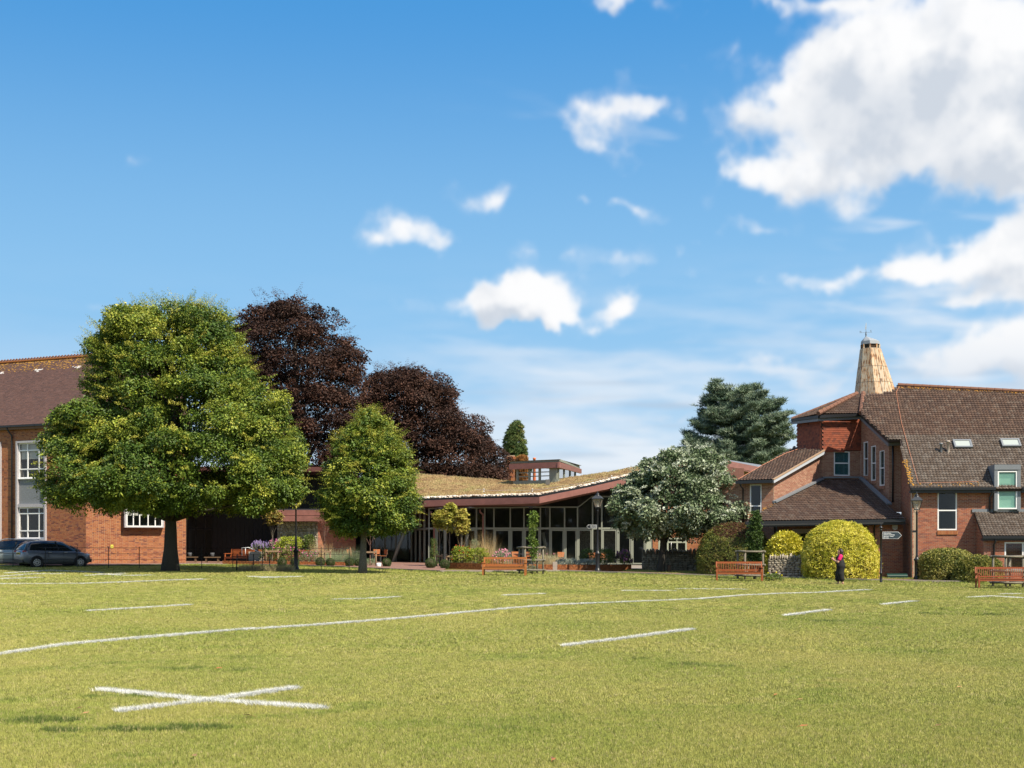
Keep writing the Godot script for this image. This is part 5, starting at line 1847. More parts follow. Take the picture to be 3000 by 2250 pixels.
func crown_of(parent, prof, d: float, depth: float, lobes: int, lr0: float, lr1: float, per: int, meshes, m, tones, squash := 1.0, inner := 0.35, shoots := 0, clump := 0.0) -> Array:
	var bufs = []
	for x in meshes: bufs.append(PackedFloat32Array())
	var lo = prof[0][0]; var hi = prof[-1][0]
	var centres = []
	var rmax = 0.0
	for p in prof: rmax = maxf(rmax, p[2])
	var tries = 0
	# boughs first: big clumps that stand apart, so that dark hollows stay between them
	var boughs = []
	if clump > 0.0:
		while boughs.size() < 400 and tries < 5000:
			tries += 1
			var h = lerpf(lo, hi, rng.randf())
			var pr = prof_at(prof, h)
			if rng.randf() > pr[1] / rmax + 0.15:
				continue
			var cr = clump * (0.65 + rng.randf() * 0.6)
			var a = rng.randf() * TAU
			var rad = maxf(pr[1] - cr * (0.8 + rng.randf() * 0.25), 0.0) * sqrt(lerpf(0.45, 1.0, rng.randf()))
			var c = Vector3(pr[0] + cos(a) * rad, clampf(h, minf(lo + cr * 0.55, hi), maxf(hi - cr * 0.8, lo)), -d + sin(a) * rad * depth)
			var ok = true
			for e in boughs:
				if e[0].distance_to(c) < (cr + e[1]) * 0.54:
					ok = false
					break
			if ok:
				boughs.append([c, cr])
		var ax = prof_at(prof, (lo + hi) / 2)[0]
		var each = maxi(3, lobes / maxi(1, boughs.size()))
		for e in boughs:
			var out = Vector3(e[0].x - ax, (e[0].y - (lo + hi) * 0.5) * 0.7 + 1.0, e[0].z + d).normalized()
			for k in each:
				var dir = (Vector3(rng.randfn(), rng.randfn() * 0.8, rng.randfn()).normalized() + out * 0.55).normalized()
				var lr = lerpf(lr0, lr1, rng.randf()) * 0.8
				centres.append([e[0] + dir * maxf(e[1] - lr * 0.7, 0.1) * (0.5 + 0.5 * rng.randf()) * Vector3(1, 0.75, 1), lr])
		tries = 0
		lobes = centres.size() + lobes / 4
	while centres.size() < lobes and tries < lobes * 30:
		tries += 1
		var h = lerpf(lo, hi, rng.randf())
		var pr = prof_at(prof, h)
		if rng.randf() > pr[1] / rmax + 0.12:
			continue
		var lr = minf(lerpf(lr0, lr1, rng.randf()), pr[1] * 0.8 + 0.15)
		var a = rng.randf() * TAU
		var rho = sqrt(lerpf(inner, 1.0, rng.randf()))
		var rad = maxf(pr[1] - lr * (0.62 + rng.randf() * 0.36), 0.0) * rho
		var c = Vector3(pr[0] + cos(a) * rad, clampf(h, minf(lo + lr * 0.6 * squash, hi), maxf(hi - lr * 0.95 * squash - 0.1 * lr1, lo)), -d + sin(a) * rad * depth)
		var ok = true
		for e in centres:
			if e[0].distance_squared_to(c) < pow(lr * 0.80, 2):
				ok = false
				break
		if ok:
			centres.append([c, lr])
	var axis0 = prof_at(prof, (lo + hi) / 2)[0]
	for e in centres:
		var c: Vector3 = e[0]
		var out = Vector3(c.x - axis0, (c.y - (lo + hi) * 0.5) * 0.6 + 0.6, c.z + d).normalized()
		var tone = pow(rng.randf(), 1.3)
		var n = int(per * e[1] * e[1] / (lr1 * lr1) * 1.4) + 6
		for i in n:
			var dir = Vector3(rng.randfn(), rng.randfn(), rng.randfn()).normalized()
			if dir.dot(out) < -0.25 and rng.randf() < 0.7:
				continue
			var rr = e[1] * (0.55 + 0.5 * pow(rng.randf(), 0.6))
			var p = c + dir * rr * Vector3(1, 0.8 * squash, 1)
			var up = (dir * 0.7 + Vector3.UP * 0.9 + Vector3(rng.randfn(), rng.randfn(), rng.randfn()) * 0.25).normalized()
			var side = up.cross(Vector3(rng.randfn(), rng.randfn(), rng.randfn())).normalized()
			var s = 0.75 + rng.randf() * 0.55
			var k = rng.randi() % bufs.size()
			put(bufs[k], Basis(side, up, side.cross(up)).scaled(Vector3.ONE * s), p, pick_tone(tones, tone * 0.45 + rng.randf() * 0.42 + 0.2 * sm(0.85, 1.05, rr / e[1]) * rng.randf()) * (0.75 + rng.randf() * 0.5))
	# young shoots that break the outline, upright at the top and arching outwards below
	for i in shoots:
		var h = lerpf(lo, hi, pow(rng.randf(), 0.7))
		var pr = prof_at(prof, h)
		var a = rng.randf() * TAU
		var t = (h - lo) / (hi - lo)
		var rad = pr[1] * (0.86 + rng.randf() * 0.08)
		var p = Vector3(pr[0] + cos(a) * rad, h, -d + sin(a) * rad * depth)
		if t > 0.8:
			var rr = sqrt(rng.randf())
			p = Vector3(pr[0] + cos(a) * rr * pr[1], h, -d + sin(a) * rr * pr[1] * depth)
		var go = Vector3(cos(a), -0.25 + 1.5 * t * t + rng.randfn() * 0.3, sin(a)).normalized()
		var n = 3 + rng.randi() % 4
		var tone = 0.5 + rng.randf() * 0.4
		for j in n:
			put(bufs[i % bufs.size()], Basis(Vector3.UP, rng.randf() * TAU).scaled(Vector3.ONE * (0.62 - 0.08 * j)), p + go * j * lr0 * 0.34, pick_tone(tones, tone + rng.randf() * 0.15))
	var node := Node3D.new()
	node.name = "crown"
	parent.add_child(node, true)
	for k in bufs.size():
		if bufs[k].size():
			many("leaves", meshes[k], m, bufs[k], node)
	return centres

func trunk_of(parent, base: Vector3, top: Vector3, r0: float, r1: float, m, centres := [], limbs := 10, bend := 0.15, flare := 1.35, twig := 0.02):
	var b := MB.new()
	var pts = []; var rad = []
	for i in 9:
		var t = i / 8.0
		var p = base.lerp(top, t)
		p += Vector3(nz.get_noise_2d(base.x * 10.0 + t * 30.0, 3.0), 0, nz.get_noise_2d(base.x * 10.0 + t * 30.0, 40.0)) * bend * t
		pts.append(p)
		rad.append(lerpf(r0, r1, t) * (1.0 + (flare - 1.0) * exp(-t * 16.0)))
	pts[0].y -= 0.15
	b.tube(pts, rad, 12)
	spart("trunk", b, m, parent)
	if centres.size() == 0:
		return
	var step = maxi(1, centres.size() / limbs)
	for i in range(0, centres.size(), step):
		var e = centres[i]
		var c: Vector3 = e[0]
		var t = clampf((c.y - base.y) / (top.y - base.y) - 0.32 - rng.randf() * 0.15, 0.28, 0.95)
		var s = pts[int(t * 8)].lerp(pts[mini(int(t * 8) + 1, 8)], t * 8 - int(t * 8))
		var mid = s.lerp(c, 0.5) + Vector3(rng.randfn() * 0.2, 0.25 + rng.randfn() * 0.15, rng.randfn() * 0.2)
		var q := MB.new()
		var rr = lerpf(r0, r1, t) * 0.45
		q.tube([s, s.lerp(mid, 0.5) + Vector3(0, 0.08, 0), mid, mid.lerp(c, 0.55), c], [rr, rr * 0.8, rr * 0.55, rr * 0.35, twig], 6)
		spart("branch", q, m, parent)

func bark(called, c: Color, scale := 2.0) -> StandardMaterial3D:
	if mats.has(called):
		return mats[called]
	return textured(mat(called, c, 0.95), noise_tex(called.hash() % 1000, 0.05, 4, Color(0.45, 0.45, 0.45), Color(1, 1, 1), 256), scale, null)

func build_trees():
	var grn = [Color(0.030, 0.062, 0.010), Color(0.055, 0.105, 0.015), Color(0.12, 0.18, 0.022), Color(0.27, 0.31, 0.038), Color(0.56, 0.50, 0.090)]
	var s1 = spray(18, 0.30, 0.14, 0.085, 1); var s2 = spray(18, 0.34, 0.13, 0.08, 2, 0.9)
	# big hornbeam in front of the school
	var t = thing("hornbeam_tree", "broad full-crowned green tree with thick dark trunk before the brick block", "tree")
	var prof = profile_of([[886, 440, 600], [905, 370, 660], [930, 300, 685], [980, 256, 706], [1050, 240, 732], [1095, 244, 765], [1110, 244, 800], [1165, 242, 838], [1200, 225, 852], [1225, 165, 866], [1260, 142, 876], [1300, 140, 890], [1350, 108, 912], [1400, 84, 925], [1430, 84, 928], [1455, 108, 920], [1472, 170, 895], [1484, 290, 830], [1496, 440, 690]], 72.5)
	var cs = crown_of(t, prof, 72.5, 0.85, 520, 0.45, 1.1, 84, [s1, s2], leaf_mat("green"), grn, 0.8, 0.2, 1000, 1.75)
	var base = gx(499, 72.5)
	trunk_of(t, base, P(505, 1150, 72.5), 0.36, 0.12, bark("grey_bark", lin(0.105, 0.095, 0.075)), cs, 26, 0.3, 1.5)
	settle(t, base)
	# rounder young tree with yellowing tips before the pavilion
	t = thing("young_hornbeam_tree", "medium green tree with pale slender trunk and upright tips before the pavilion", "tree")
	prof = profile_of([[1205, 1060, 1090], [1235, 1025, 1135], [1270, 990, 1175], [1310, 972, 1195], [1350, 958, 1210], [1400, 938, 1222], [1450, 925, 1236], [1490, 922, 1238], [1520, 935, 1232], [1545, 985, 1205], [1562, 1030, 1120]], 71.0)
	cs = crown_of(t, prof, 71.0, 0.9, 150, 0.38, 0.8, 80, [spray(16, 0.22, 0.115, 0.07, 11), spray(16, 0.25, 0.105, 0.065, 12)], leaf_mat("green"), grn, 0.9, 0.2, 420, 0.95)
	base = gx(1062, 71.0)
	trunk_of(t, base, P(1075, 1240, 71.0), 0.185, 0.05, bark("pale_bark", lin(0.24, 0.22, 0.18)), cs, 16, 0.1, 1.45)
	settle(t, base)
	# copper beeches beyond
	var cop = [Color(0.016, 0.010, 0.008), Color(0.038, 0.020, 0.015), Color(0.075, 0.036, 0.025), Color(0.145, 0.072, 0.048)]
	var c1 = spray(14, 0.42, 0.15, 0.10, 21); var c2 = spray(14, 0.46, 0.15, 0.10, 22, 0.9)
	t = thing("copper_beech_tree", "tall dark purple-leaved beech rising above the green trees", "tree", Vector3.ZERO, 0.0, "copper beeches behind the pavilion")
	prof = profile_of([[866, 780, 910], [885, 730, 945], [925, 672, 1000], [985, 655, 1038], [1050, 660, 1072], [1100, 665, 1085], [1160, 680, 1085], [1230, 690, 1085], [1300, 700, 1085], [1380, 720, 1085], [1450, 730, 1080]], 104.0)
	cs = crown_of(t, prof, 104.0, 0.9, 330, 0.55, 1.7, 84, [c1, c2], leaf_mat("copper", 0.6, 0.35, 0.3), cop, 0.7, 0.2, 260, 2.2)
	base = gx(885, 104.0)
	trunk_of(t, base, P(860, 1000, 104.0), 0.55, 0.12, bark("beech_bark", lin(0.13, 0.115, 0.095)), cs, 22, 0.4)
	settle(t, base)
	t = thing("copper_beech_tree", "lower spreading purple-leaved beech whose branches sweep down behind the sedum roof", "tree", Vector3.ZERO, 0.0, "copper beeches behind the pavilion")
	prof = profile_of([[1070, 1130, 1225], [1092, 1075, 1280], [1130, 1045, 1335], [1180, 1030, 1358], [1220, 1035, 1375], [1260, 1040, 1415], [1300, 1045, 1462], [1340, 1050, 1500], [1380, 1055, 1512], [1425, 1060, 1505]], 116.0)
	cs = crown_of(t, prof, 116.0, 0.8, 360, 0.55, 1.7, 80, [c1, c2], leaf_mat("copper"), cop, 0.65, 0.2, 260, 2.3)
	base = gx(1240, 116.0)
	trunk_of(t, base, P(1200, 1200, 116.0), 0.6, 0.12, bark("beech_bark", Color.WHITE), cs, 22, 0.4)
	settle(t, base)
	# silver whitebeam
	var sil = [Color(0.04, 0.068, 0.03), Color(0.09, 0.135, 0.06), Color(0.20, 0.245, 0.14), Color(0.42, 0.46, 0.35), Color(0.64, 0.67, 0.56)]
	t = thing("whitebeam_tree", "silvery white-leaved tree with low forking trunk beside the dark stone wall", "tree")
	prof = profile_of([[1306, 2010, 2075], [1330, 1915, 2105], [1360, 1870, 2140], [1400, 1835, 2165], [1440, 1800, 2160], [1480, 1778, 2190], [1510, 1774, 2205], [1540, 1800, 2170], [1560, 1845, 2100], [1578, 1880, 2040]], 77.0)
	cs = crown_of(t, prof, 77.0, 0.9, 80, 0.32, 0.72, 44, [spray(12, 0.22, 0.15, 0.095, 31), spray(11, 0.24, 0.14, 0.09, 32, 1.0)], leaf_mat("silver", 0.6, 0.4, 0.35), sil, 0.9, 0.2, 120, 0.95)
	base = gx(1936, 77.0)
	trunk_of(t, base, P(1950, 1480, 77.0), 0.22, 0.1, bark("whitebeam_bark", lin(0.10, 0.09, 0.075), 4.0), cs, 16, 0.1, 1.3)
	settle(t, base)
	build_conifers()
	# dark trees along the far side of the field behind the camera: the glass mirrors them
	var s3 = spray(12, 0.9, 0.5, 0.35, 41)
	for k in 7:
		var x = -22.0 + k * 8.5
		var d = -34.0 - (k * 37 % 11)
		t = thing("field_tree", "dark leafy tree %s on the viewer's side of the field" % ["at the hedge corner", "with a low crown", "with a tall narrow head", "of middling height", "with the broadest head", "beside the broadest", "at the open end"][k], "tree", Vector3.ZERO, 0.0, "trees on the far side of the field")
		var h = 11.0 + (k * 53 % 7)
		prof = [[1.8, x, 2.5], [3.5, x, 5.2], [h * 0.6, x, 5.8], [h * 0.85, x, 3.8], [h, x, 1.2]]
		cs = crown_of(t, prof, d, 1.0, 34, 1.4, 2.2, 32, [s3], leaf_mat("green"), [grn[0], grn[1], grn[2]], 0.9)
		trunk_of(t, gxy(x, d), Vector3(x, h * 0.8, -d), 0.4, 0.1, bark("grey_bark", Color.WHITE), cs, 5)
		settle(t, gxy(x, d))

func build_conifers():
	# blue-green cedar behind the hall: flat plates on spreading limbs
	var t = thing("cedar_tree", "spreading blue-green cedar with layered branches behind the brick hall", "tree")
	var d = 128.0
	var base = gx(2165, d)
	var nd = needles(40, 0.34, 0.30, 0.026, 51); var nd2 = needles(40, 0.38, 0.34, 0.024, 52)
	var tones = [Color(0.055, 0.090, 0.060), Color(0.10, 0.15, 0.095), Color(0.17, 0.225, 0.15), Color(0.28, 0.33, 0.24)]
	var bufs = [PackedFloat32Array(), PackedFloat32Array()]
	var bk = bark("cedar_bark", lin(0.10, 0.08, 0.065))
	var outline = [[1120, 2080, 2190], [1150, 2060, 2225], [1190, 2050, 2300], [1230, 2030, 2320], [1270, 2005, 2330], [1310, 1980, 2330], [1350, 1985, 2330], [1395, 2000, 2320], [1440, 2040, 2300]]
	var limbs = []
	var top = P(2120, 1122, d)
	for i in 84:
		var row = lerpf(1130, 1440, pow(i / 83.0, 0.9))
		var w = [2080.0, 2190.0]
		for j in outline.size() - 1:
			if row >= outline[j][0] and row <= outline[j + 1][0]:
				var q = (row - outline[j][0]) / (outline[j + 1][0] - outline[j][0])
				w = [lerpf(outline[j][1], outline[j + 1][1], q), lerpf(outline[j][2], outline[j + 1][2], q)]
		var side = 1.0 if i % 2 else -1.0
		var axis = lerpf(2125, 2165, (row - 1120) / 300.0)
		var reach = (w[1] - axis if side > 0 else axis - w[0]) / F * d
		var an = (rng.randf() - 0.5) * 1.9
		var dir = Vector3(side * cos(an), 0, sin(an))
		if i % 5 == 4:
			dir = Vector3(side * 0.35, 0, 0.93)
			reach *= 0.85
		var a = P(axis, row + 22, d)
		var e = a + dir * reach * (0.8 + rng.randf() * 0.2) + Vector3(0, 0.6 + rng.randf() * 1.3, 0)
		var mid = a.lerp(e, 0.55) + Vector3(0, -0.4, 0)
		var b := MB.new()
		b.tube([a, mid, e], [0.10, 0.05, 0.015], 6)
		spart("limb", b, bk, t)
		var n = int(17 * reach) + 12
		for k in n:
			var u = pow(rng.randf(), 0.75)
			var p = a.lerp(mid, u * 2) if u < 0.5 else mid.lerp(e, u * 2 - 1)
			var width = 0.12 + 0.85 * sin(PI * minf(u * 1.03, 1.0))
			var off = Vector3(rng.randfn() * width * 0.6, rng.randfn() * 0.06, rng.randfn() * width * 0.6)
			put(bufs[k % 2], Basis(Vector3.UP, rng.randf() * TAU).rotated(Vector3(rng.randfn(), 0, rng.randfn()).normalized(), rng.randf() * 0.5).scaled(Vector3.ONE * (0.7 + rng.randf() * 0.6)), p + off, pick_tone(tones, rng.randf()) * (0.8 + rng.randf() * 0.4))
	var cr := Node3D.new()
	cr.name = "crown"
	t.add_child(cr)
	many("needles", nd, leaf_mat("needle", 0.7, 0.3, 0.3), bufs[0], cr)
	many("needles", nd2, leaf_mat("needle"), bufs[1], cr)
	var tb := MB.new()
	tb.tube([base, base.lerp(top, 0.5), top], [0.7, 0.4, 0.05], 10)
	spart("trunk", tb, bk, t)
	settle(t, base)
	# far redwood with foxtail clumps
	t = thing("redwood_tree", "narrow far conifer with clumped green branches above the chimney", "tree")
	d = 170.0
	var prof = profile_of([[1230, 1510, 1518], [1245, 1496, 1528], [1265, 1482, 1534], [1290, 1477, 1540], [1320, 1474, 1547], [1350, 1474, 1553], [1385, 1480, 1560]], d)
	var gt = [Color(0.035, 0.06, 0.02), Color(0.075, 0.12, 0.04), Color(0.14, 0.18, 0.06), Color(0.24, 0.17, 0.07)]
	var cs = crown_of(t, prof, d, 1.0, 85, 0.32, 0.62, 26, [needles(34, 0.22, 0.26, 0.03, 61)], leaf_mat("needle"), gt, 1.1, 0.15)
	base = gx(1513, d)
	trunk_of(t, base, P(1513, 1245, d), 0.5, 0.08, bark("redwood_bark", lin(0.12, 0.06, 0.035)), cs, 20, 0.1)
	settle(t, base)
	# rusty clipped shrub by the far chimney
	t = thing("rusty_shrub", "rounded orange-brown shrub beside the far brick chimney", "shrub")
	d = 130.0
	prof = profile_of([[1332, 1518, 1540], [1340, 1510, 1547], [1355, 1505, 1549], [1380, 1505, 1548], [1420, 1508, 1545]], d)
	crown_of(t, prof, d, 1.0, 34, 0.25, 0.5, 40, [needles(30, 0.16, 0.16, 0.02, 62)], leaf_mat("rusty", 0.8, 0.3, 0.2), [Color(0.20, 0.085, 0.03), Color(0.33, 0.15, 0.05), Color(0.12, 0.07, 0.03)])
	var st := MB.new()
	st.tube([gx(1527, d), P(1527, 1400, d)], 0.15, 7)
	part("stem", st, bark("redwood_bark", Color.WHITE), t)
	settle(t, gx(1527, d))
	# chimney stack and the lone clay pot of the house beyond
	t = thing("chimney_stack", "old orange brick chimney stack with corbelled top beyond the pavilion", "chimney")
	var f = wall_frame(1484, 119.0, 1510, 119.0, 4.0)
	var w = on(f, 1510, 1380).x
	var ht = on(f, 1500, 1334).y
	brick_wall(t, f, PackedVector2Array([Vector2(0.06, 0), Vector2(w - 0.06, 0), Vector2(w - 0.06, ht - 0.35), Vector2(0.06, ht - 0.35)]), [], 0.085, 0.24, B.orange, B.mortar, 0.7, 120)
	slab(t, "corbel", f, Vector3(0, ht - 0.35, -0.76), Vector3(w, ht - 0.1, 0.06), B.orange[0][1])
	slab(t, "corbel", f, Vector3(0.05, ht - 0.1, -0.72), Vector3(w - 0.05, ht, 0.02), B.mortar)
	slab(t, "base", f, Vector3(-2.5, -4, -4), Vector3(w + 2.5, 1.2, -0.1), B.orange[0][0])
	settle(t)
	t = thing("chimney_pot", "tall terracotta chimney pot standing alone behind the roof lantern", "chimney pot")
	var pot := MB.new()
	var pp = P(1565.5, 1410, 113.0)
	pot.lathe(pp, [Vector2(0.13, 0), Vector2(0.10, 1.8), Vector2(0.125, 1.82), Vector2(0.125, 1.95), Vector2(0.09, 1.95), Vector2(0.09, 1.7)], 12)
	spart("clay_pot", pot, mat("terracotta", lin(0.55, 0.15, 0.05), 0.8), t)
	slab(t, "stack", Transform3D(Basis(), pp), Vector3(-0.5, -7.0, -0.5), Vector3(0.5, 0.0, 0.5), B.orange[0][0])
	settle(t)

# ---------- hedges and shrubs ----------
func dome(called, label, cat, px0, px1, ytop, d, deep, tones, n, mesh, m, power := 2.6, brown := 0.0, group := "", skirt := 0.0):
	var t = thing(called, label, cat, Vector3.ZERO, 0.0, group)
	var c = gx((px0 + px1) / 2.0, d)
	var rx = (px1 - px0) / 2.0 / F * d
	var h = P(0, ytop, d).y - c.y
	var core := MB.new()
	core.ball(c + Vector3(0, h * 0.46, 0), Vector3(rx * 0.80, h * 0.46, deep * 0.80), 14, 9)
	spart("twigs", core, mat("hedge_core", lin(0.075, 0.062, 0.035), 0.95), t)
	var buf := PackedFloat32Array()
	for i in n:
		var a = rng.randf() * TAU
		var v = rng.randf()
		var y = v if rng.randf() < 0.62 else sqrt(v) * 1.0
		# radius of the dome at this height
		var yy = clampf(y, 0.0, 1.0)
		var r = pow(maxf(1.0 - pow(yy, power), 0.0), 1.0 / 2.2) * (1.0 - skirt * pow(1.0 - yy, 3.0))
		var lump = nz2.get_noise_3d(cos(a) * rx * 9.0, yy * h * 9.0, sin(a) * deep * 9.0) * 0.09
		var k = 0.97 + lump - 0.16 * pow(rng.randf(), 2.0)
		var p = c + Vector3(cos(a) * rx * r * k, 0.03 + yy * h * (0.98 + lump * 0.5), sin(a) * deep * r * k)
		var nrm = Vector3(cos(a) * r / rx, pow(yy, power - 1.0) * 0.8 / h * 2.0, sin(a) * r / deep).normalized()
		var up = (nrm + Vector3(rng.randfn(), rng.randfn(), rng.randfn()) * 0.35 + Vector3.UP * 0.2).normalized()
		var side = up.cross(Vector3(rng.randfn(), rng.randfn(), rng.randfn())).normalized()
		var tone = pick_tone(tones, rng.randf() * 0.75 + 0.25 * clampf(nz.get_noise_3d(p.x * 14.0, p.y * 14.0, p.z * 14.0) + 0.5, 0.0, 1.0))
		if brown > 0.0 and nz.get_noise_3d(p.x * 7.0, p.y * 5.0 + 70.0, p.z * 7.0) + (yy - 0.80) * 2.6 > 0.05 and rng.randf() < 0.85:
			tone = Color(0.11, 0.048, 0.022) * (0.7 + rng.randf() * 0.7)
		put(buf, Basis(side, up, side.cross(up)).scaled(Vector3.ONE * (0.8 + rng.randf() * 0.5)), p, tone * (0.8 + rng.randf() * 0.4))
	# stray shoots that have grown out since the last clipping
	for i in n / 28:
		var a = rng.randf() * TAU
		var yy = sqrt(rng.randf())
		var r = pow(maxf(1.0 - pow(yy, power), 0.0), 1.0 / 2.2)
		var p = c + Vector3(cos(a) * rx * r, yy * h, sin(a) * deep * r)
		var go = Vector3(cos(a) * r, 0.4 + yy, sin(a) * r).normalized()
		for j in 3:
			put(buf, Basis(Vector3.UP, rng.randf() * TAU).scaled(Vector3.ONE * (0.7 - 0.15 * j)), p + go * (0.02 + j * 0.045), pick_tone(tones, rng.randf()))
	many("foliage", mesh, m, buf, t)
	settle(t, c)
	return t

func build_hedges():
	var small = spray(11, 0.085, 0.055, 0.035, 71, 0.8)
	var gold = [Color(0.22, 0.26, 0.020), Color(0.48, 0.45, 0.035), Color(0.68, 0.60, 0.075), Color(0.78, 0.71, 0.22)]
	var mix = [Color(0.06, 0.085, 0.018), Color(0.12, 0.155, 0.026), Color(0.21, 0.22, 0.04), Color(0.20, 0.13, 0.045)]
	dome("round_hedge", "large clipped green hedge dome with scorched brown top", "hedge", 2036, 2268, 1533, 73.5, 1.7, mix, 5200, small, leaf_mat("hedge"), 2.8, 1.0)
	dome("round_hedge", "large clipped golden yellow hedge dome beside the direction sign", "hedge", 2343, 2579, 1528, 69.6, 1.7, gold, 6500, spray(11, 0.10, 0.06, 0.038, 72, 0.8), leaf_mat("gold", 0.5, 0.5), 3.0, 0.0, "", 0.06)
	dome("spotted_laurel", "loose yellow-green variegated shrub showing above the stone wall", "shrub", 2246, 2356, 1564, 71.6, 0.8, gold, 1900, spray(9, 0.16, 0.13, 0.05, 73, 0.9), leaf_mat("gold"), 4.0)
	var priv = [Color(0.035, 0.055, 0.012), Color(0.10, 0.13, 0.022), Color(0.25, 0.24, 0.045), Color(0.38, 0.34, 0.09), Color(0.07, 0.09, 0.02)]
	dome("privet_hedge", "straggly variegated privet hedge in front of the brick window", "hedge", 2694, 2850, 1611, 68.7, 0.8, priv, 2300, spray(10, 0.12, 0.07, 0.045, 74, 0.9), leaf_mat("hedge"), 7.0)
	dome("privet_hedge", "low olive hedge beneath the lean-to roof", "hedge", 2795, 2935, 1632, 67.0, 0.7, priv, 2000, spray(10, 0.12, 0.07, 0.045, 75, 0.9), leaf_mat("hedge"), 5.0)
	# clipped box balls
	var bx = [Color(0.030, 0.060, 0.014), Color(0.055, 0.095, 0.022), Color(0.085, 0.13, 0.03)]
	var bm = spray(9, 0.05, 0.03, 0.022, 76, 0.8)
	for q in [[1262, 1643, 32, 79.5, "clipped box ball beside the corten bed, the larger of two"], [1303, 1646, 28, 79.2, "clipped box ball touching the corner of the corten bed"], [1133, 1649, 26, 82.0, "clipped box ball standing alone before the far glass doors"], [826, 1636, 27, 81.5, "clipped box ball behind the fence and metal bench"], [864, 1636, 26, 82.0, "clipped box ball behind the lamp post foot"], [938, 1640, 28, 82.0, "clipped box ball below the bare red sapling"], [968, 1641, 26, 82.0, "clipped box ball beside the timber stake of a sapling"], [1024, 1643, 26, 82.5, "clipped box ball below the tall green grasses"], [1050, 1643, 22, 82.6, "clipped box ball next to the pale tree trunk"], [1335, 1650, 24, 80.2, "small box ball among the maple stakes"]]:
		var r = q[2] / 2.0 / F * q[3]
		var c = P(q[0], q[1], q[3])
		var g = gxy(c.x, q[3])
		var t = thing("box_ball", q[4], "shrub", Vector3.ZERO, 0.0, "clipped box balls")
		var core := MB.new()
		core.ball(g + Vector3(0, r * 0.95, 0), Vector3.ONE * r * 0.86, 10, 7)
		spart("twigs", core, mat("hedge_core", Color.WHITE), t)
		var buf := PackedFloat32Array()
		for i in 420:
			var dr = Vector3(rng.randfn(), rng.randfn(), rng.randfn()).normalized()
			var side = dr.cross(Vector3(rng.randfn(), rng.randfn(), rng.randfn())).normalized()
			put(buf, Basis(side, dr, side.cross(dr)), g + Vector3(0, r * 0.95, 0) + dr * r * (0.9 + rng.randf() * 0.12), pick_tone(bx, rng.randf()) * (0.8 + rng.randf() * 0.4))
		many("foliage", bm, leaf_mat("hedge"), buf, t)
		settle(t, g)

# ---------- paving, kerb, walls, fence ----------
func sheet(called, front, depth_of, m, lift: float, cell := 1.0):
	# a strip of ground between the line `front` (x, distance) and depth_of(x) further back, laid on the terrain
	var b := MB.new()
	for i in front.size() - 1:
		var a = front[i]; var c = front[i + 1]
		var n = maxi(1, int(absf(c.x - a.x) / cell))
		for k in n:
			var p = a.lerp(c, float(k) / n); var q = a.lerp(c, float(k + 1) / n)
			var dp = depth_of.call(p.x); var dq = depth_of.call(q.x)
			for j in 8:
				var t0 = j / 8.0; var t1 = (j + 1) / 8.0
				var z = []
				for e in [[p, dp, t0], [p, dp, t1], [q, dq, t1], [q, dq, t0]]:
					var d = -e[0].z + e[1] * e[2]
					z.append(Vector3(e[0].x, gh(e[0].x, d) + lift, -d))
				b.quad(z[0], z[1], z[2], z[3])
	return structure(called, b, m)

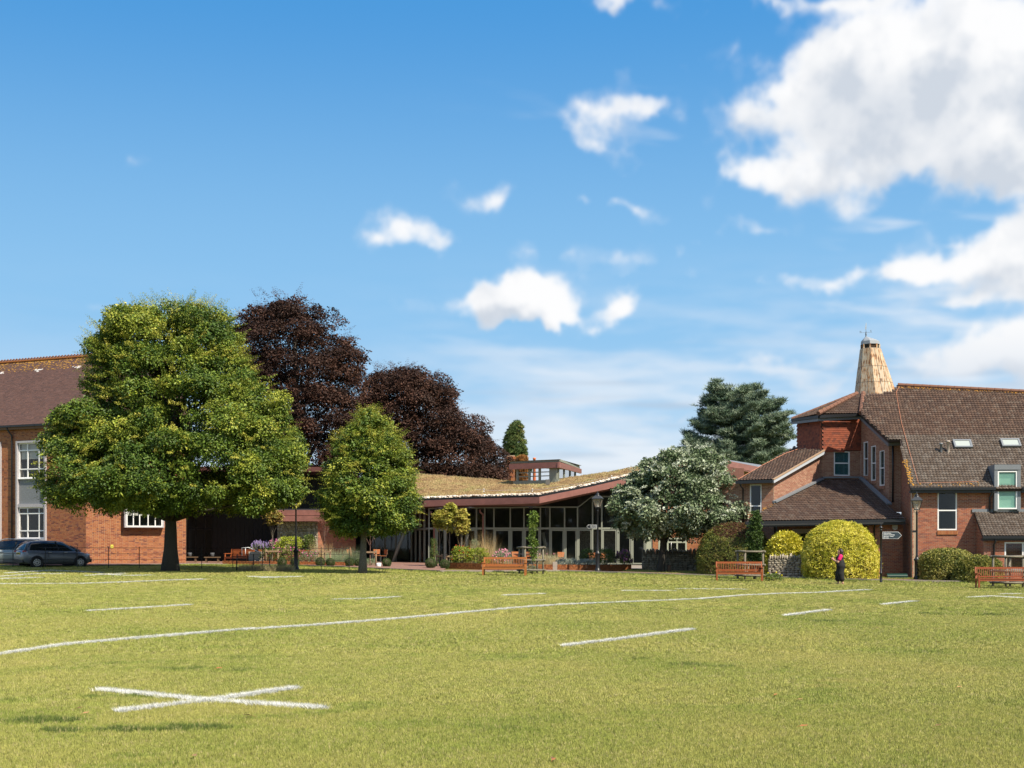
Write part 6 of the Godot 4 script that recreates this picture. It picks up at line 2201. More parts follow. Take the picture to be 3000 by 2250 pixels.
func build_paving():
	var brick = textured(mat("clay_paving", lin(0.30, 0.165, 0.125), 0.9), noise_tex(81, 0.09, 3, Color(0.70, 0.68, 0.66), Color(1, 1, 1), 256), 1.2)
	var stone = textured(mat("kerb_stone", lin(0.36, 0.31, 0.26), 0.9), noise_tex(82, 0.06, 3, Color(0.75, 0.75, 0.75), Color(1, 1, 1), 256), 1.5)
	# path along the lawn
	var front = []
	for p in path_pts:
		if p.x > -17.0:
			front.append(p + Vector3(0, 0, -0.13))
	sheet("path", front, func(x): return 2.1, brick, 0.07)
	# paved yard in front of the school and the pavilion
	var yard = []
	for p in path_pts:
		if p.x < -2.0:
			yard.append(p + Vector3(0, 0, -0.5 if p.x < -17.0 else -2.3))
	sheet("yard", yard, func(x): return 15.0 if x > -20.0 else 9.0, brick, 0.05)
	var terrace = [gxy(-3.0, 81.5), gxy(3.0, 81.5), gxy(9.0, 82.5)]
	sheet("terrace", terrace, func(x): return 9.5, textured(mat("terrace_stone", lin(0.33, 0.28, 0.24), 0.9), noise_tex(83, 0.05, 3, Color(0.75, 0.75, 0.75), Color(1, 1, 1), 256), 1.0), 0.045)
	# loose gravel edge by the fence
	var gm = MB.new()
	gm.ball(Vector3.ZERO, Vector3(0.5, 0.4, 0.5), 5, 4)
	var buf := PackedFloat32Array()
	for i in 2600:
		var x = lerpf(-31.0, -17.5, rng.randf())
		var d = path_d(x) + rng.randf() * 1.3
		var s = 0.02 + rng.randf() * 0.03
		var g = 0.22 + rng.randf() * 0.25
		put(buf, Basis(Vector3.UP, rng.randf() * TAU).scaled(Vector3(s, s, s)), gxy(x, d) + Vector3(0, 0.058, 0), Color(g, g * 0.92, g * 0.82))
	var gr = many("gravel", gm.mesh(), B.orange[1], buf, self)
	tag(gr, "loose pale gravel along the foot of the iron fence", "gravel")
	# kerb stones
	var kerb := Node3D.new()
	kerb.name = "kerb"
	add_child(kerb)
	kerb.set_meta("kind", "structure")
	for i in path_pts.size() - 1:
		var a = path_pts[i]; var c = path_pts[i + 1]
		if a.x < -17.0:
			continue
		var n = maxi(1, int((c - a).length() / 0.92))
		for k in n:
			var p = a.lerp(c, (k + 0.008) / n); var q = a.lerp(c, (k + 0.992) / n)
			p.y = gh(p.x, -p.z); q.y = gh(q.x, -q.z)
			var b := MB.new()
			b.bar(p + Vector3(0, 0.0, -0.065), q + Vector3(0, 0.0, -0.065), 0.13, 0.22 + rng.randf() * 0.012)
			part("kerb_stone", b, stone, kerb)
	# verge beyond the path
	var vb := PackedFloat32Array()
	for i in 5200:
		var x = lerpf(6.5, 22.5, rng.randf())
		var d = path_d(x) + 2.25 + rng.randf() * 5.0
		put(vb, Basis(Vector3.UP, rng.randf() * TAU).scaled(Vector3.ONE * (0.8 + rng.randf() * 0.6)), gxy(x, d), lawn_color(x, d) * (0.7 + rng.randf() * 0.4))
	var vg = many("verge_grass", tuft(9, 0.07, 0.16, 0.012, 91), mats["grass_blade"], vb, self)
	tag(vg, "longer grass on the verge between path and stone wall", "grass")
	# taller uncut fringe along the kerb and round posts
	vb = PackedFloat32Array()
	for i in 5000:
		var x = lerpf(-30.0, 24.0, rng.randf())
		var d = path_d(x) - pow(rng.randf(), 2.0) * 1.2 - 0.02
		if nz2.get_noise_2d(x * 12.0, 4.0) < -0.05 and rng.randf() < 0.6:
			continue
		var c = lawn_color(x, d).lerp(FRESH, 0.5)
		put(vb, Basis(Vector3.UP, rng.randf() * TAU).scaled(Vector3(1, 0.6 + rng.randf() * 0.8, 1)), gxy(x, d), c * (0.7 + rng.randf() * 0.5))
	vg = many("fringe_grass", tuft(9, 0.10, 0.12, 0.010, 92), mats["grass_blade"], vb, self)
	tag(vg, "uncut fringe of greener grass along the kerb", "grass")
	# pale dead grass under the metal bench
	vb = PackedFloat32Array()
	for i in 700:
		var px = 700 + rng.randf() * 160
		var p = gx(px, 73.2 + rng.randf() * 1.6)
		put(vb, Basis(Vector3.UP, rng.randf() * TAU).scaled(Vector3(1, 0.5 + rng.randf(), 1)), p, Color(0.42, 0.36, 0.20) * (0.6 + rng.randf() * 0.6))
	vg = many("dry_grass", tuft(8, 0.26, 0.10, 0.008, 93, 0.6), mats["grass_blade"], vb, self)
	tag(vg, "tall bleached grass under the black metal bench", "grass")

func build_stone_walls():
	var pale = [lin(0.25, 0.215, 0.16), lin(0.30, 0.26, 0.20), lin(0.21, 0.18, 0.135), lin(0.33, 0.29, 0.225)]
	for q in [[1880, 80.0, 2090, 79.0, 1.05, pale, "field_stone", "dark dry stone wall in the shade of the silver tree"], [2250, 70.9, 2362, 70.2, 1.0, pale, "field_stone", "sunlit dry stone wall with upright coping between two round hedges"]]:
		var o = thing("stone_wall", q[7], "wall")
		var f = wall_frame(q[0], q[1], q[2], q[3], gx(q[0], q[1]).y - 0.05)
		var w = on(f, q[2], 1600).x
		var core = slab(o, "wall_core", f, Vector3(0, -0.1, -0.45), Vector3(w, q[4], -0.04), textured(mat(q[6] + "_core", lin(0.20, 0.17, 0.13), 0.95), B.mortar.albedo_texture, 2.0))
		rubble(core, f, 0.0, w, 0.0, q[4], 0.13, q[5], q[6])
		var x = 0.0
		var bm := MB.new()
		bm.ball(Vector3(0.5, 0.45, -0.2), Vector3(0.55, 0.55, 0.26), 7, 5)
		var cm = bm.mesh()
		while x < w - 0.05:
			var sw = 0.09 + rng.randf() * 0.08
			var cs := MeshInstance3D.new()
			cs.name = "coping_stone"
			cs.mesh = cm
			cs.material_override = brick_mats[q[6]][0][rng.randi() % 4]
			core.add_child(cs, true)
			cs.transform = Transform3D(Basis(f.basis.x * sw, (f.basis.y + f.basis.x * rng.randfn() * 0.12) * (0.24 + rng.randf() * 0.14), f.basis.z), f * Vector3(x, q[4] - 0.05, 0.0))
			x += sw * 0.92
		settle(o)

func build_fence():
	var o = thing("iron_fence", "thin black iron estate fence with wire rails before the parked cars", "fence")
	var iron = mat("fence_iron", lin(0.012, 0.012, 0.013), 0.5)
	var d = 76.6
	var tops = 1.17
	var cols = [-60, 38, 133, 226, 318, 408, 500, 591, 682, 769, 855, 941, 1023]
	for c in cols:
		var g = gx(c, d)
		var b := MB.new()
		b.box(Transform3D(Basis(), g), Vector3(-0.02, -0.1, -0.006), Vector3(0.02, tops + 0.05 - (g.y - 0.55), 0.006))
		part("post", b, iron, o)
	for r in [1.15, 0.82, 0.49, 0.17]:
		var b := MB.new()
		var pts = []
		for c in cols:
			var g = gx(c, d)
			pts.append(Vector3(g.x, lerpf(0.55, g.y, 0.45) + r, -d))
		b.tube(pts, 0.011, 5)
		part("rail", b, iron, o)
	settle(o)

# ---------- street furniture ----------
func teak_bench(label, at: Vector3, yaw: float, w: float, tone: Color, h := 0.93, group := "teak benches along the lawn"):
	var o = thing("teak_bench", label, "bench", at, yaw, group)
	var key = "teak_%d" % int(tone.r * 1000)
	var m = mat(key, tone, 0.5)
	if m.albedo_texture == null:
		textured(m, noise_tex(101, 0.05, 3, Color(0.68, 0.62, 0.58), Color(1, 1, 1), 256), 3.0, null, 0.0, false)
		m.uv1_scale = Vector3(2.0, 8.0, 8.0)
	var T = Transform3D.IDENTITY
	var hw = w / 2
	var back = func(x, y): return Vector3(x, y, -0.24 - (y - 0.44) * 0.22)
	for s in [-1, 1]:
		slab(o, "leg", T, Vector3(s * hw - 0.035, 0, 0.22), Vector3(s * hw + 0.035, 0.64, 0.29), m)
		var b := MB.new()
		b.bar(Vector3(s * hw, 0, -0.27), back.call(s * hw, 0.44), 0.065, 0.07, Vector3(0, 0, 1))
		b.bar(back.call(s * hw, 0.43), back.call(s * hw, h), 0.065, 0.06, Vector3(0, 0, 1))
		part("leg", b, m, o)
		slab(o, "armrest", T, Vector3(s * hw - 0.05, 0.64, -0.32), Vector3(s * hw + 0.05, 0.68, 0.32), m)
		slab(o, "side_rail", T, Vector3(s * hw - 0.02, 0.34, -0.26), Vector3(s * hw + 0.02, 0.42, 0.22), m)
	slab(o, "apron", T, Vector3(-hw + 0.035, 0.33, 0.24), Vector3(hw - 0.035, 0.42, 0.275), m)
	slab(o, "apron", T, Vector3(-hw + 0.035, 0.33, -0.27), Vector3(hw - 0.035, 0.42, -0.235), m)
	for i in 5:
		slab(o, "seat_slat", T, Vector3(-hw - 0.01, 0.423, 0.20 - i * 0.105), Vector3(hw + 0.01, 0.448, 0.29 - i * 0.105), m)
	var r := MB.new()
	r.bar(back.call(-hw + 0.03, h - 0.045), back.call(hw - 0.03, h - 0.045), 0.04, 0.09)
	part("top_rail", r, m, o)
	r = MB.new()
	r.bar(back.call(-hw + 0.03, 0.52), back.call(hw - 0.03, 0.52), 0.04, 0.06)
	part("bottom_rail", r, m, o)
	var n = int(w / 0.085)
	var sl := MB.new()
	sl.bar(back.call(0, 0.55), back.call(0, h - 0.09), 0.018, 0.046, Vector3(0, 0, 1))
	var mesh = sl.mesh()
	for i in n:
		var x = lerpf(-hw + 0.08, hw - 0.08, i / float(n - 1))
		part("back_slat", mesh, m, o, Transform3D(Basis(), Vector3(x, 0, 0)))
	return o

func build_benches():
	var honey = lin(0.54, 0.20, 0.05)
	var red = lin(0.38, 0.10, 0.036)
	teak_bench("honey-brown teak bench facing the lawn before the corten bed", gp(1478, 1686), deg_to_rad(-7), 2.15, honey)
	teak_bench("reddish teak bench standing before the brown-topped round hedge", gp(2166, 1702), deg_to_rad(-6), 2.15, lin(0.44, 0.13, 0.04))
	teak_bench("dark red teak bench by the timber tree guard and brick lean-to", gp(2938, 1724), deg_to_rad(-4), 2.2, red, 0.95)
	teak_bench("orange teak bench end-on in the shade of the black link building", gx(700, 87.0), deg_to_rad(-35), 2.0, lin(0.44, 0.15, 0.035), 0.95)
	# black steel bench
	var p = gx(742, 74.2)
	var o = thing("metal_bench", "black steel slatted bench standing in long dry grass by the fence", "bench", p, deg_to_rad(8))
	var m = mat("bench_steel", lin(0.012, 0.012, 0.014), 0.45)
	for i in 8:
		slab(o, "back_slat", Transform3D.IDENTITY, Vector3(-0.92, 0.50 + i * 0.047, -0.22 - i * 0.012), Vector3(0.92, 0.515 + i * 0.047, -0.21 - i * 0.012), m)
	for i in 6:
		slab(o, "seat_slat", Transform3D.IDENTITY, Vector3(-0.92, 0.42, -0.2 + i * 0.085), Vector3(0.92, 0.435, -0.15 + i * 0.085), m)
	for s in [-0.88, 0.0, 0.88]:
		var b := MB.new()
		b.tube([Vector3(s, 0.0, 0.32), Vector3(s, 0.2, 0.22), Vector3(s, 0.42, 0.27), Vector3(s, 0.43, -0.2), Vector3(s, 0.87, -0.33)], 0.022, 6)
		b.tube([Vector3(s, 0.0, -0.34), Vector3(s, 0.22, -0.12), Vector3(s, 0.42, -0.2)], 0.022, 6)
		spart("leg", b, m, o)
		if s != 0.0:
			var a := MB.new()
			a.tube([Vector3(s, 0.43, 0.27), Vector3(s, 0.62, 0.3), Vector3(s, 0.66, 0.15), Vector3(s, 0.66, -0.27)], 0.022, 6)
			spart("armrest", a, m, o)

func lamp_post(label, at: Vector3, h: float, yaw := 0.0):
	var o = thing("lamp_post", label, "lamp post", at, yaw, "black lantern lamp posts")
	var m = mat("lamp_black", lin(0.012, 0.013, 0.015), 0.4)
	var s = h / 4.46
	var b := MB.new()
	b.lathe(Vector3.ZERO, [Vector2(0.17, -0.05), Vector2(0.17, 0.14), Vector2(0.145, 0.17), Vector2(0.13, 0.22), Vector2(0.115, 0.26), Vector2(0.115, 0.95), Vector2(0.125, 0.98), Vector2(0.15, 1.02), Vector2(0.15, 1.08), Vector2(0.10, 1.12), Vector2(0.075, 1.2)], 14)
	spart("pedestal", b, m, o)
	b = MB.new()
	b.lathe(Vector3.ZERO, [Vector2(0.065, 1.18), Vector2(0.075, 1.24), Vector2(0.058, 1.28), Vector2(0.045, 3.30 * s), Vector2(0.06, 3.33 * s), Vector2(0.06, 3.37 * s), Vector2(0.045, 3.40 * s), Vector2(0.045, 3.48 * s)], 12)
	spart("shaft", b, m, o)
	for k in 4:
		var a = TAU * k / 4 + 0.4
		var d = Vector3(cos(a), 0, sin(a))
		b = MB.new()
		b.tube([d * 0.03 + Vector3(0, 3.38 * s, 0), d * 0.12 + Vector3(0, 3.45 * s, 0), d * 0.17 + Vector3(0, 3.53 * s, 0), d * 0.14 + Vector3(0, 3.58 * s, 0), d * 0.10 + Vector3(0, 3.55 * s, 0)], 0.012, 5)
		spart("scroll_bracket", b, m, o)
	var y0 = 3.56 * s; var y1 = 4.02 * s
	var lant := Node3D.new()
	lant.name = "lantern"
	o.add_child(lant)
	var gl = glass("lantern_glass", lin(0.55, 0.45, 0.36), 0.42)
	for k in 4:
		var a = TAU * (k + 0.5) / 4 + 0.25; var c = TAU * (k + 1.5) / 4 + 0.25
		var da = Vector3(cos(a), 0, sin(a)); var dc = Vector3(cos(c), 0, sin(c))
		b = MB.new()
		b.bar(da * 0.17 + Vector3(0, y0, 0), da * 0.36 + Vector3(0, y1, 0), 0.02, 0.02)
		part("lantern_bar", b, m, lant)
		b = MB.new()
		b.quad(da * 0.165 + Vector3(0, y0, 0), da * 0.355 + Vector3(0, y1, 0), dc * 0.355 + Vector3(0, y1, 0), dc * 0.165 + Vector3(0, y0, 0))
		part("pane", b, gl, lant)
		b = MB.new()
		b.bar(da * 0.18 + Vector3(0, y0, 0), dc * 0.18 + Vector3(0, y0, 0), 0.025, 0.03)
		b.bar(da * 0.37 + Vector3(0, y1, 0), dc * 0.37 + Vector3(0, y1, 0), 0.03, 0.035)
		part("lantern_rail", b, m, lant)
	b = MB.new()
	b.lathe(Vector3(0, y1, 0), [Vector2(0.41, 0.0), Vector2(0.40, 0.03), Vector2(0.20, 0.17), Vector2(0.13, 0.19)], 4, TAU * 0.5 / 4 + 0.25)
	part("hood", b, mat("hood_grey", lin(0.035, 0.038, 0.042), 0.45), lant)
	b = MB.new()
	b.lathe(Vector3(0, y1 + 0.18, 0), [Vector2(0.13, 0), Vector2(0.12, 0.03), Vector2(0.09, 0.05), Vector2(0.11, 0.09), Vector2(0.06, 0.14), Vector2(0.02, 0.16), Vector2(0.035, 0.19), Vector2(0.02, 0.22), Vector2(0.008, 0.25), Vector2(0, 0.30)], 12)
	spart("finial", b, m, lant)
	b = MB.new()
	b.lathe(Vector3(0, y0, 0), [Vector2(0, 0.01), Vector2(0.12, 0.01), Vector2(0.1, 0.04), Vector2(0.035, 0.06), Vector2(0.05, 0.2), Vector2(0.05, 0.26), Vector2(0, 0.28)], 10)
	spart("bulb", b, mat("opal_bulb", lin(0.7, 0.68, 0.62), 0.3), lant)
	return o

func letters(parent, text: String, at: Vector3, size: float, m, align := HORIZONTAL_ALIGNMENT_LEFT):
	var tm := TextMesh.new()
	var f := SystemFont.new()
	f.font_names = PackedStringArray(["Droid Sans"])
	f.font_weight = 700
	tm.font = f
	tm.text = text
	tm.font_size = 32
	tm.pixel_size = size / 32.0
	tm.depth = 0.004
	tm.horizontal_alignment = align
	tm.vertical_alignment = VERTICAL_ALIGNMENT_TOP
	var o := MeshInstance3D.new()
	o.name = "lettering"
	o.mesh = tm
	o.material_override = m
	parent.add_child(o, true)
	o.position = at
	return o

func finger_board(parent, x0, x1, y0, y1, z, right: bool, m, white):
	# a pointed board with a white border line
	var tip = (y1 - y0) * 0.5
	var pts = [Vector2(x0, y0), Vector2(x0, y1), Vector2(x1, y1), Vector2(x1 + tip, (y0 + y1) / 2), Vector2(x1, y0)] if right else [Vector2(x0, y0), Vector2(x0 - tip, (y0 + y1) / 2), Vector2(x0, y1), Vector2(x1, y1), Vector2(x1, y0)]
	var poly = []; var inner = []; var c = Vector2((x0 + x1) / 2, (y0 + y1) / 2)
	for p in pts:
		poly.append(Vector3(p.x, p.y, z))
		var q = p - c
		q = Vector2(q.x - signf(q.x) * 0.013, q.y - (signf(q.y) * 0.013 if absf(q.y) > 0.01 else 0.0))
		inner.append(Vector3(c.x + q.x, c.y + q.y, z + 0.004))
	var b := MB.new()
	b.prism(poly, Vector3(0, 0, -0.025))
	var board = part("finger_board", b, white, parent)
	b = MB.new()
	b.prism(inner, Vector3(0, 0, -0.002))
	part("board_face", b, m, board)
	return board

func build_lamps():
	var slate = mat("sign_slate", lin(0.022, 0.038, 0.052), 0.45)
	var white = mat("sign_white", lin(0.75, 0.77, 0.78), 0.5)
	var blk = mat("lamp_black", lin(0.012, 0.013, 0.015), 0.4)
	lamp_post("black lamp post rising into the big tree's leaves beside the fence", gx(867, 75.6), 4.46)
	var p2 = gx(1751, 76.0)
	var l2 = lamp_post("black lantern lamp post with a pointed arm sign before the pavilion", p2, P(0, 1438, 76.0).y - p2.y, 0.25)
	l2.rotation.y = 0.0
	var yb = P(0, 1548, 76.0).y - p2.y
	var bd = finger_board(l2, -0.52, -0.05, yb, yb + 0.2, 0.05, false, mat("sign_black", lin(0.012, 0.012, 0.016), 0.4), white)
	letters(bd, "BEECH COURT", Vector3(-0.07, yb + 0.165, 0.056), 0.05, white, HORIZONTAL_ALIGNMENT_RIGHT)
	letters(bd, "THE PAVILION", Vector3(-0.07, yb + 0.095, 0.056), 0.05, white, HORIZONTAL_ALIGNMENT_RIGHT)
	var p3 = gx(2686, 69.4)
	var l3 = lamp_post("black lantern lamp post standing at the corner of the brick hall", p3, P(0, 1441, 69.4).y - p3.y)
	yb = P(0, 1560, 69.4).y - p3.y
	finger_board(l3, -0.2, -0.05, yb, yb + 0.11, 0.03, false, mat("sign_black", Color.WHITE), blk)
	# fingerpost
	var p = gp(2581, 1707)
	var o = thing("direction_sign", "black signpost with a slate arrow board listing Admissions and Visitors' Parking", "sign", p)
	var d = -p.z
	var h = P(0, 1533, d).y - p.y
	var b := MB.new()
	b.lathe(Vector3.ZERO, [Vector2(0.075, -0.05), Vector2(0.075, 0.10), Vector2(0.06, 0.13), Vector2(0.055, 0.42), Vector2(0.075, 0.44), Vector2(0.075, 0.47), Vector2(0.05, 0.5), Vector2(0.042, h - 0.36), Vector2(0.06, h - 0.35), Vector2(0.06, h - 0.32), Vector2(0.045, h - 0.30), Vector2(0.045, h - 0.26), Vector2(0.09, h - 0.23), Vector2(0.085, h - 0.20), Vector2(0.05, h - 0.17), Vector2(0.02, h - 0.12), Vector2(0.03, h - 0.09), Vector2(0.012, h - 0.04), Vector2(0, h)], 12)
	spart("post", b, blk, o)
	var k = d / F
	var y0 = P(0, 1578.5, d).y - p.y; var y1 = P(0, 1558, d).y - p.y
	bd = finger_board(o, 0.06, 52 * k - 0.04, y0, y1, 0.06, true, slate, white)
	var lh = (y1 - y0) / 4.45
	for i in 4:
		letters(bd, ["Admissions", "Visitors' Parking", "Mercers' Court", "Bursary"][i], Vector3(0.10, y1 - 0.028 - i * lh, 0.066), 0.068, white)

func round_guard(label, at: Vector3, yaw: float, h: float, w: float, group := "timber tree guards"):
	var o = thing("tree_guard", label, "tree guard", at, yaw, group)
	var m = bark("weathered_timber", lin(0.34, 0.30, 0.225), 3.0)
	var r = 0.052
	for sx in [-1, 1]:
		for sz in [-1, 1]:
			var b := MB.new()
			b.tube([Vector3(sx * w / 2, -0.1, sz * w / 2), Vector3(sx * w / 2, h - 0.04, sz * w / 2)], r, 9)
			spart("post", b, m, o)
	for y in [h, h * 0.52, h * 0.14]:
		for s in [-1, 1]:
			var b := MB.new()
			b.tube([Vector3(-w / 2 - 0.13, y, s * (w / 2 + 0.02)), Vector3(w / 2 + 0.13, y, s * (w / 2 + 0.02))], r, 9)
			spart("rail", b, m, o)
			b = MB.new()
			b.tube([Vector3(s * (w / 2 + 0.02), y + 0.02, -w / 2 - 0.1), Vector3(s * (w / 2 + 0.02), y + 0.02, w / 2 + 0.1)], r, 9)
			spart("rail", b, m, o)
	var b2 := MB.new()
	b2.tube([Vector3(-w / 2, 0.1, w / 2), Vector3(w * 0.1, h * 0.8, 0)], 0.035, 7)
	spart("brace", b2, m, o)
	return o

func build_guards_and_bollards():
	round_guard("timber tree guard round a thin sapling beside the honey-brown bench", gp(1556, 1681), 0.30, 1.38, 1.0)
	round_guard("timber tree guard behind the reddish bench, round a dense columnar tree", gx(2198, 68.2), 0.22, 1.38, 0.95)
	round_guard("timber tree guard behind the dark red bench", gx(2953, 62.5), 0.30, 1.38, 0.92)
	var wd = bark("bollard_timber", lin(0.30, 0.185, 0.12), 4.0)
	for q in [[1960, 1677, 22, "short square timber bollard beside the silver tree's trunk"], [2082, 1680, 22, "short square timber bollard in the shade of the brown-topped hedge"], [2316, 1687, 25, "short square timber bollard before the sunlit stone wall"], [2438, 1692, 28, "weathered timber bollard standing behind the person"], [2564, 1692, 25, "short timber bollard between the golden hedge and the signpost"]]:
		var p = gp(q[0], q[1])
		var o = thing("bollard", q[3], "bollard", p, 0.2, "timber bollards along the path")
		var h = q[2] / F * -p.z
		var b := MB.new()
		var w = 0.09
		b.box(Transform3D.IDENTITY, Vector3(-w, -0.1, -w), Vector3(w, h * 0.80, w))
		part("post", b, wd, o)
		b = MB.new()
		b.box(Transform3D.IDENTITY, Vector3(-w + 0.012, h * 0.80, -w + 0.012), Vector3(w - 0.012, h * 0.83, w - 0.012))
		part("groove", b, wd, o)
		b = MB.new()
		b.lathe(Vector3(0, h * 0.83, 0), [Vector2(w * 1.414, 0), Vector2(w * 1.414, h * 0.10), Vector2(w * 1.1, h * 0.145), Vector2(0, h * 0.17)], 4, PI / 4)
		part("cap", b, wd, o)
	var p = gp(1626, 1674)
	var o = thing("concrete_post", "pale concrete post standing against the corten bed", "bollard", p)
	var st = textured(mat("pale_concrete", lin(0.46, 0.41, 0.35), 0.9), B.mortar.albedo_texture, 3.0)
	slab(o, "post", Transform3D.IDENTITY, Vector3(-0.12, -0.1, -0.1), Vector3(0.12, 0.29, 0.1), st)
	slab(o, "cap_block", Transform3D.IDENTITY, Vector3(-0.125, 0.295, -0.105), Vector3(0.125, 0.54, 0.105), st)

# ---------- beds and planting ----------
func corten_bed(label, pts, h, m, soil):
	var o = thing("corten_bed", label, "planter", Vector3.ZERO, 0.0, "rusty steel planting beds")
	for i in pts.size() - 1:
		var a = pts[i]; var b = pts[i + 1]
		var n = maxi(1, int((b - a).length() / 1.6))
		for k in n:
			var p = a.lerp(b, float(k) / n); var q = a.lerp(b, (k + 0.99) / n)
			var mb := MB.new()
			mb.bar(p + Vector3(0, h / 2 - 0.03, 0), q + Vector3(0, h / 2 - 0.03, 0), 0.03, h + 0.06)
			part("steel_panel", mb, m, o)
	var s := MB.new()
	for i in pts.size() - 1:
		var a = pts[i] + Vector3(0, h - 0.06, 0); var b = pts[i + 1] + Vector3(0, h - 0.06, 0)
		var bk = Vector3(0, 0.05, -3.0)
		s.quad(a, a + bk, b + bk, b)
	part("soil", s, soil, o)
	settle(o, pts[0])

func blades_clump(label, cat, called, at: Vector3, w: float, h: float, n: int, tones, lean := 0.35, bw := 0.008, group := ""):
	var t = thing(called, label, cat, at, 0.0, group)
	var mesh = tuft(14, 1.0, 0.5, bw, int(absf(at.x) * 100) + n, lean)
	var buf := PackedFloat32Array()
	for i in n:
		var a = rng.randf() * TAU
		var r = w * 0.5 * sqrt(rng.randf())
		var o = Vector3(cos(a), 0, sin(a))
		var up = (Vector3.UP + o * r / maxf(w, 0.05) * 0.8).normalized()
		var side = up.cross(Vector3(0.3, 0.1, 0.9)).normalized()
		var s = 0.10 + w * 0.12
		put(buf, Basis(side * s / 0.5, up * h * (0.6 + rng.randf() * 0.45), side.cross(up) * s / 0.5), o * r, pick_tone(tones, rng.randf()) * (0.8 + rng.randf() * 0.4))
	many("blades", mesh, leaf_mat("strap", 0.6, 0.5, 0.3), buf, t)
	return t

func leafy_clump(label, cat, called, at: Vector3, w: float, h: float, n: int, mesh, tones, flowers = null, group := ""):
	var t = thing(called, label, cat, at, 0.0, group)
	var buf := PackedFloat32Array(); var fb := PackedFloat32Array()
	var st := MB.new()
	for i in 7:
		var a = TAU * i / 7
		st.tube([Vector3.ZERO, Vector3(cos(a) * w * 0.2, h * 0.5, sin(a) * w * 0.2), Vector3(cos(a) * w * 0.35, h * 0.85, sin(a) * w * 0.35)], [0.012, 0.009, 0.004], 4)
	part("stems", st, mat("stem_green", lin(0.09, 0.11, 0.04), 0.8), t)
	for i in n:
		var a = rng.randf() * TAU
		var y = pow(rng.randf(), 0.8)
		var r = w * 0.5 * (0.4 + 0.6 * sqrt(rng.randf())) * sqrt(maxf(1.0 - y * y * 0.75, 0.05))
		var p = Vector3(cos(a) * r, 0.03 + y * h, sin(a) * r * 0.9)
		put(buf, Basis(Vector3.UP, rng.randf() * TAU).rotated(Vector3(rng.randfn(), 0, rng.randfn()).normalized(), rng.randf() * 0.7).scaled(Vector3.ONE * (0.7 + rng.randf() * 0.6)), p, pick_tone(tones, rng.randf()) * (0.8 + rng.randf() * 0.4))
		if flowers and rng.randf() < flowers[1]:
			put(fb, Basis().scaled(Vector3(1, flowers[2], 1) * (0.025 + rng.randf() * 0.025)), p + Vector3(0, 0.06 + rng.randf() * 0.1, 0), flowers[0] * (0.7 + rng.randf() * 0.5))
	many("foliage", mesh, leaf_mat("hedge"), buf, t)
	if fb.size():
		var bm := MB.new()
		bm.ball(Vector3.ZERO, Vector3.ONE, 6, 4)
		many("flowers", bm.mesh(), leaf_mat("petal", 0.8, 0.4, 0.2), fb, t)
	return t

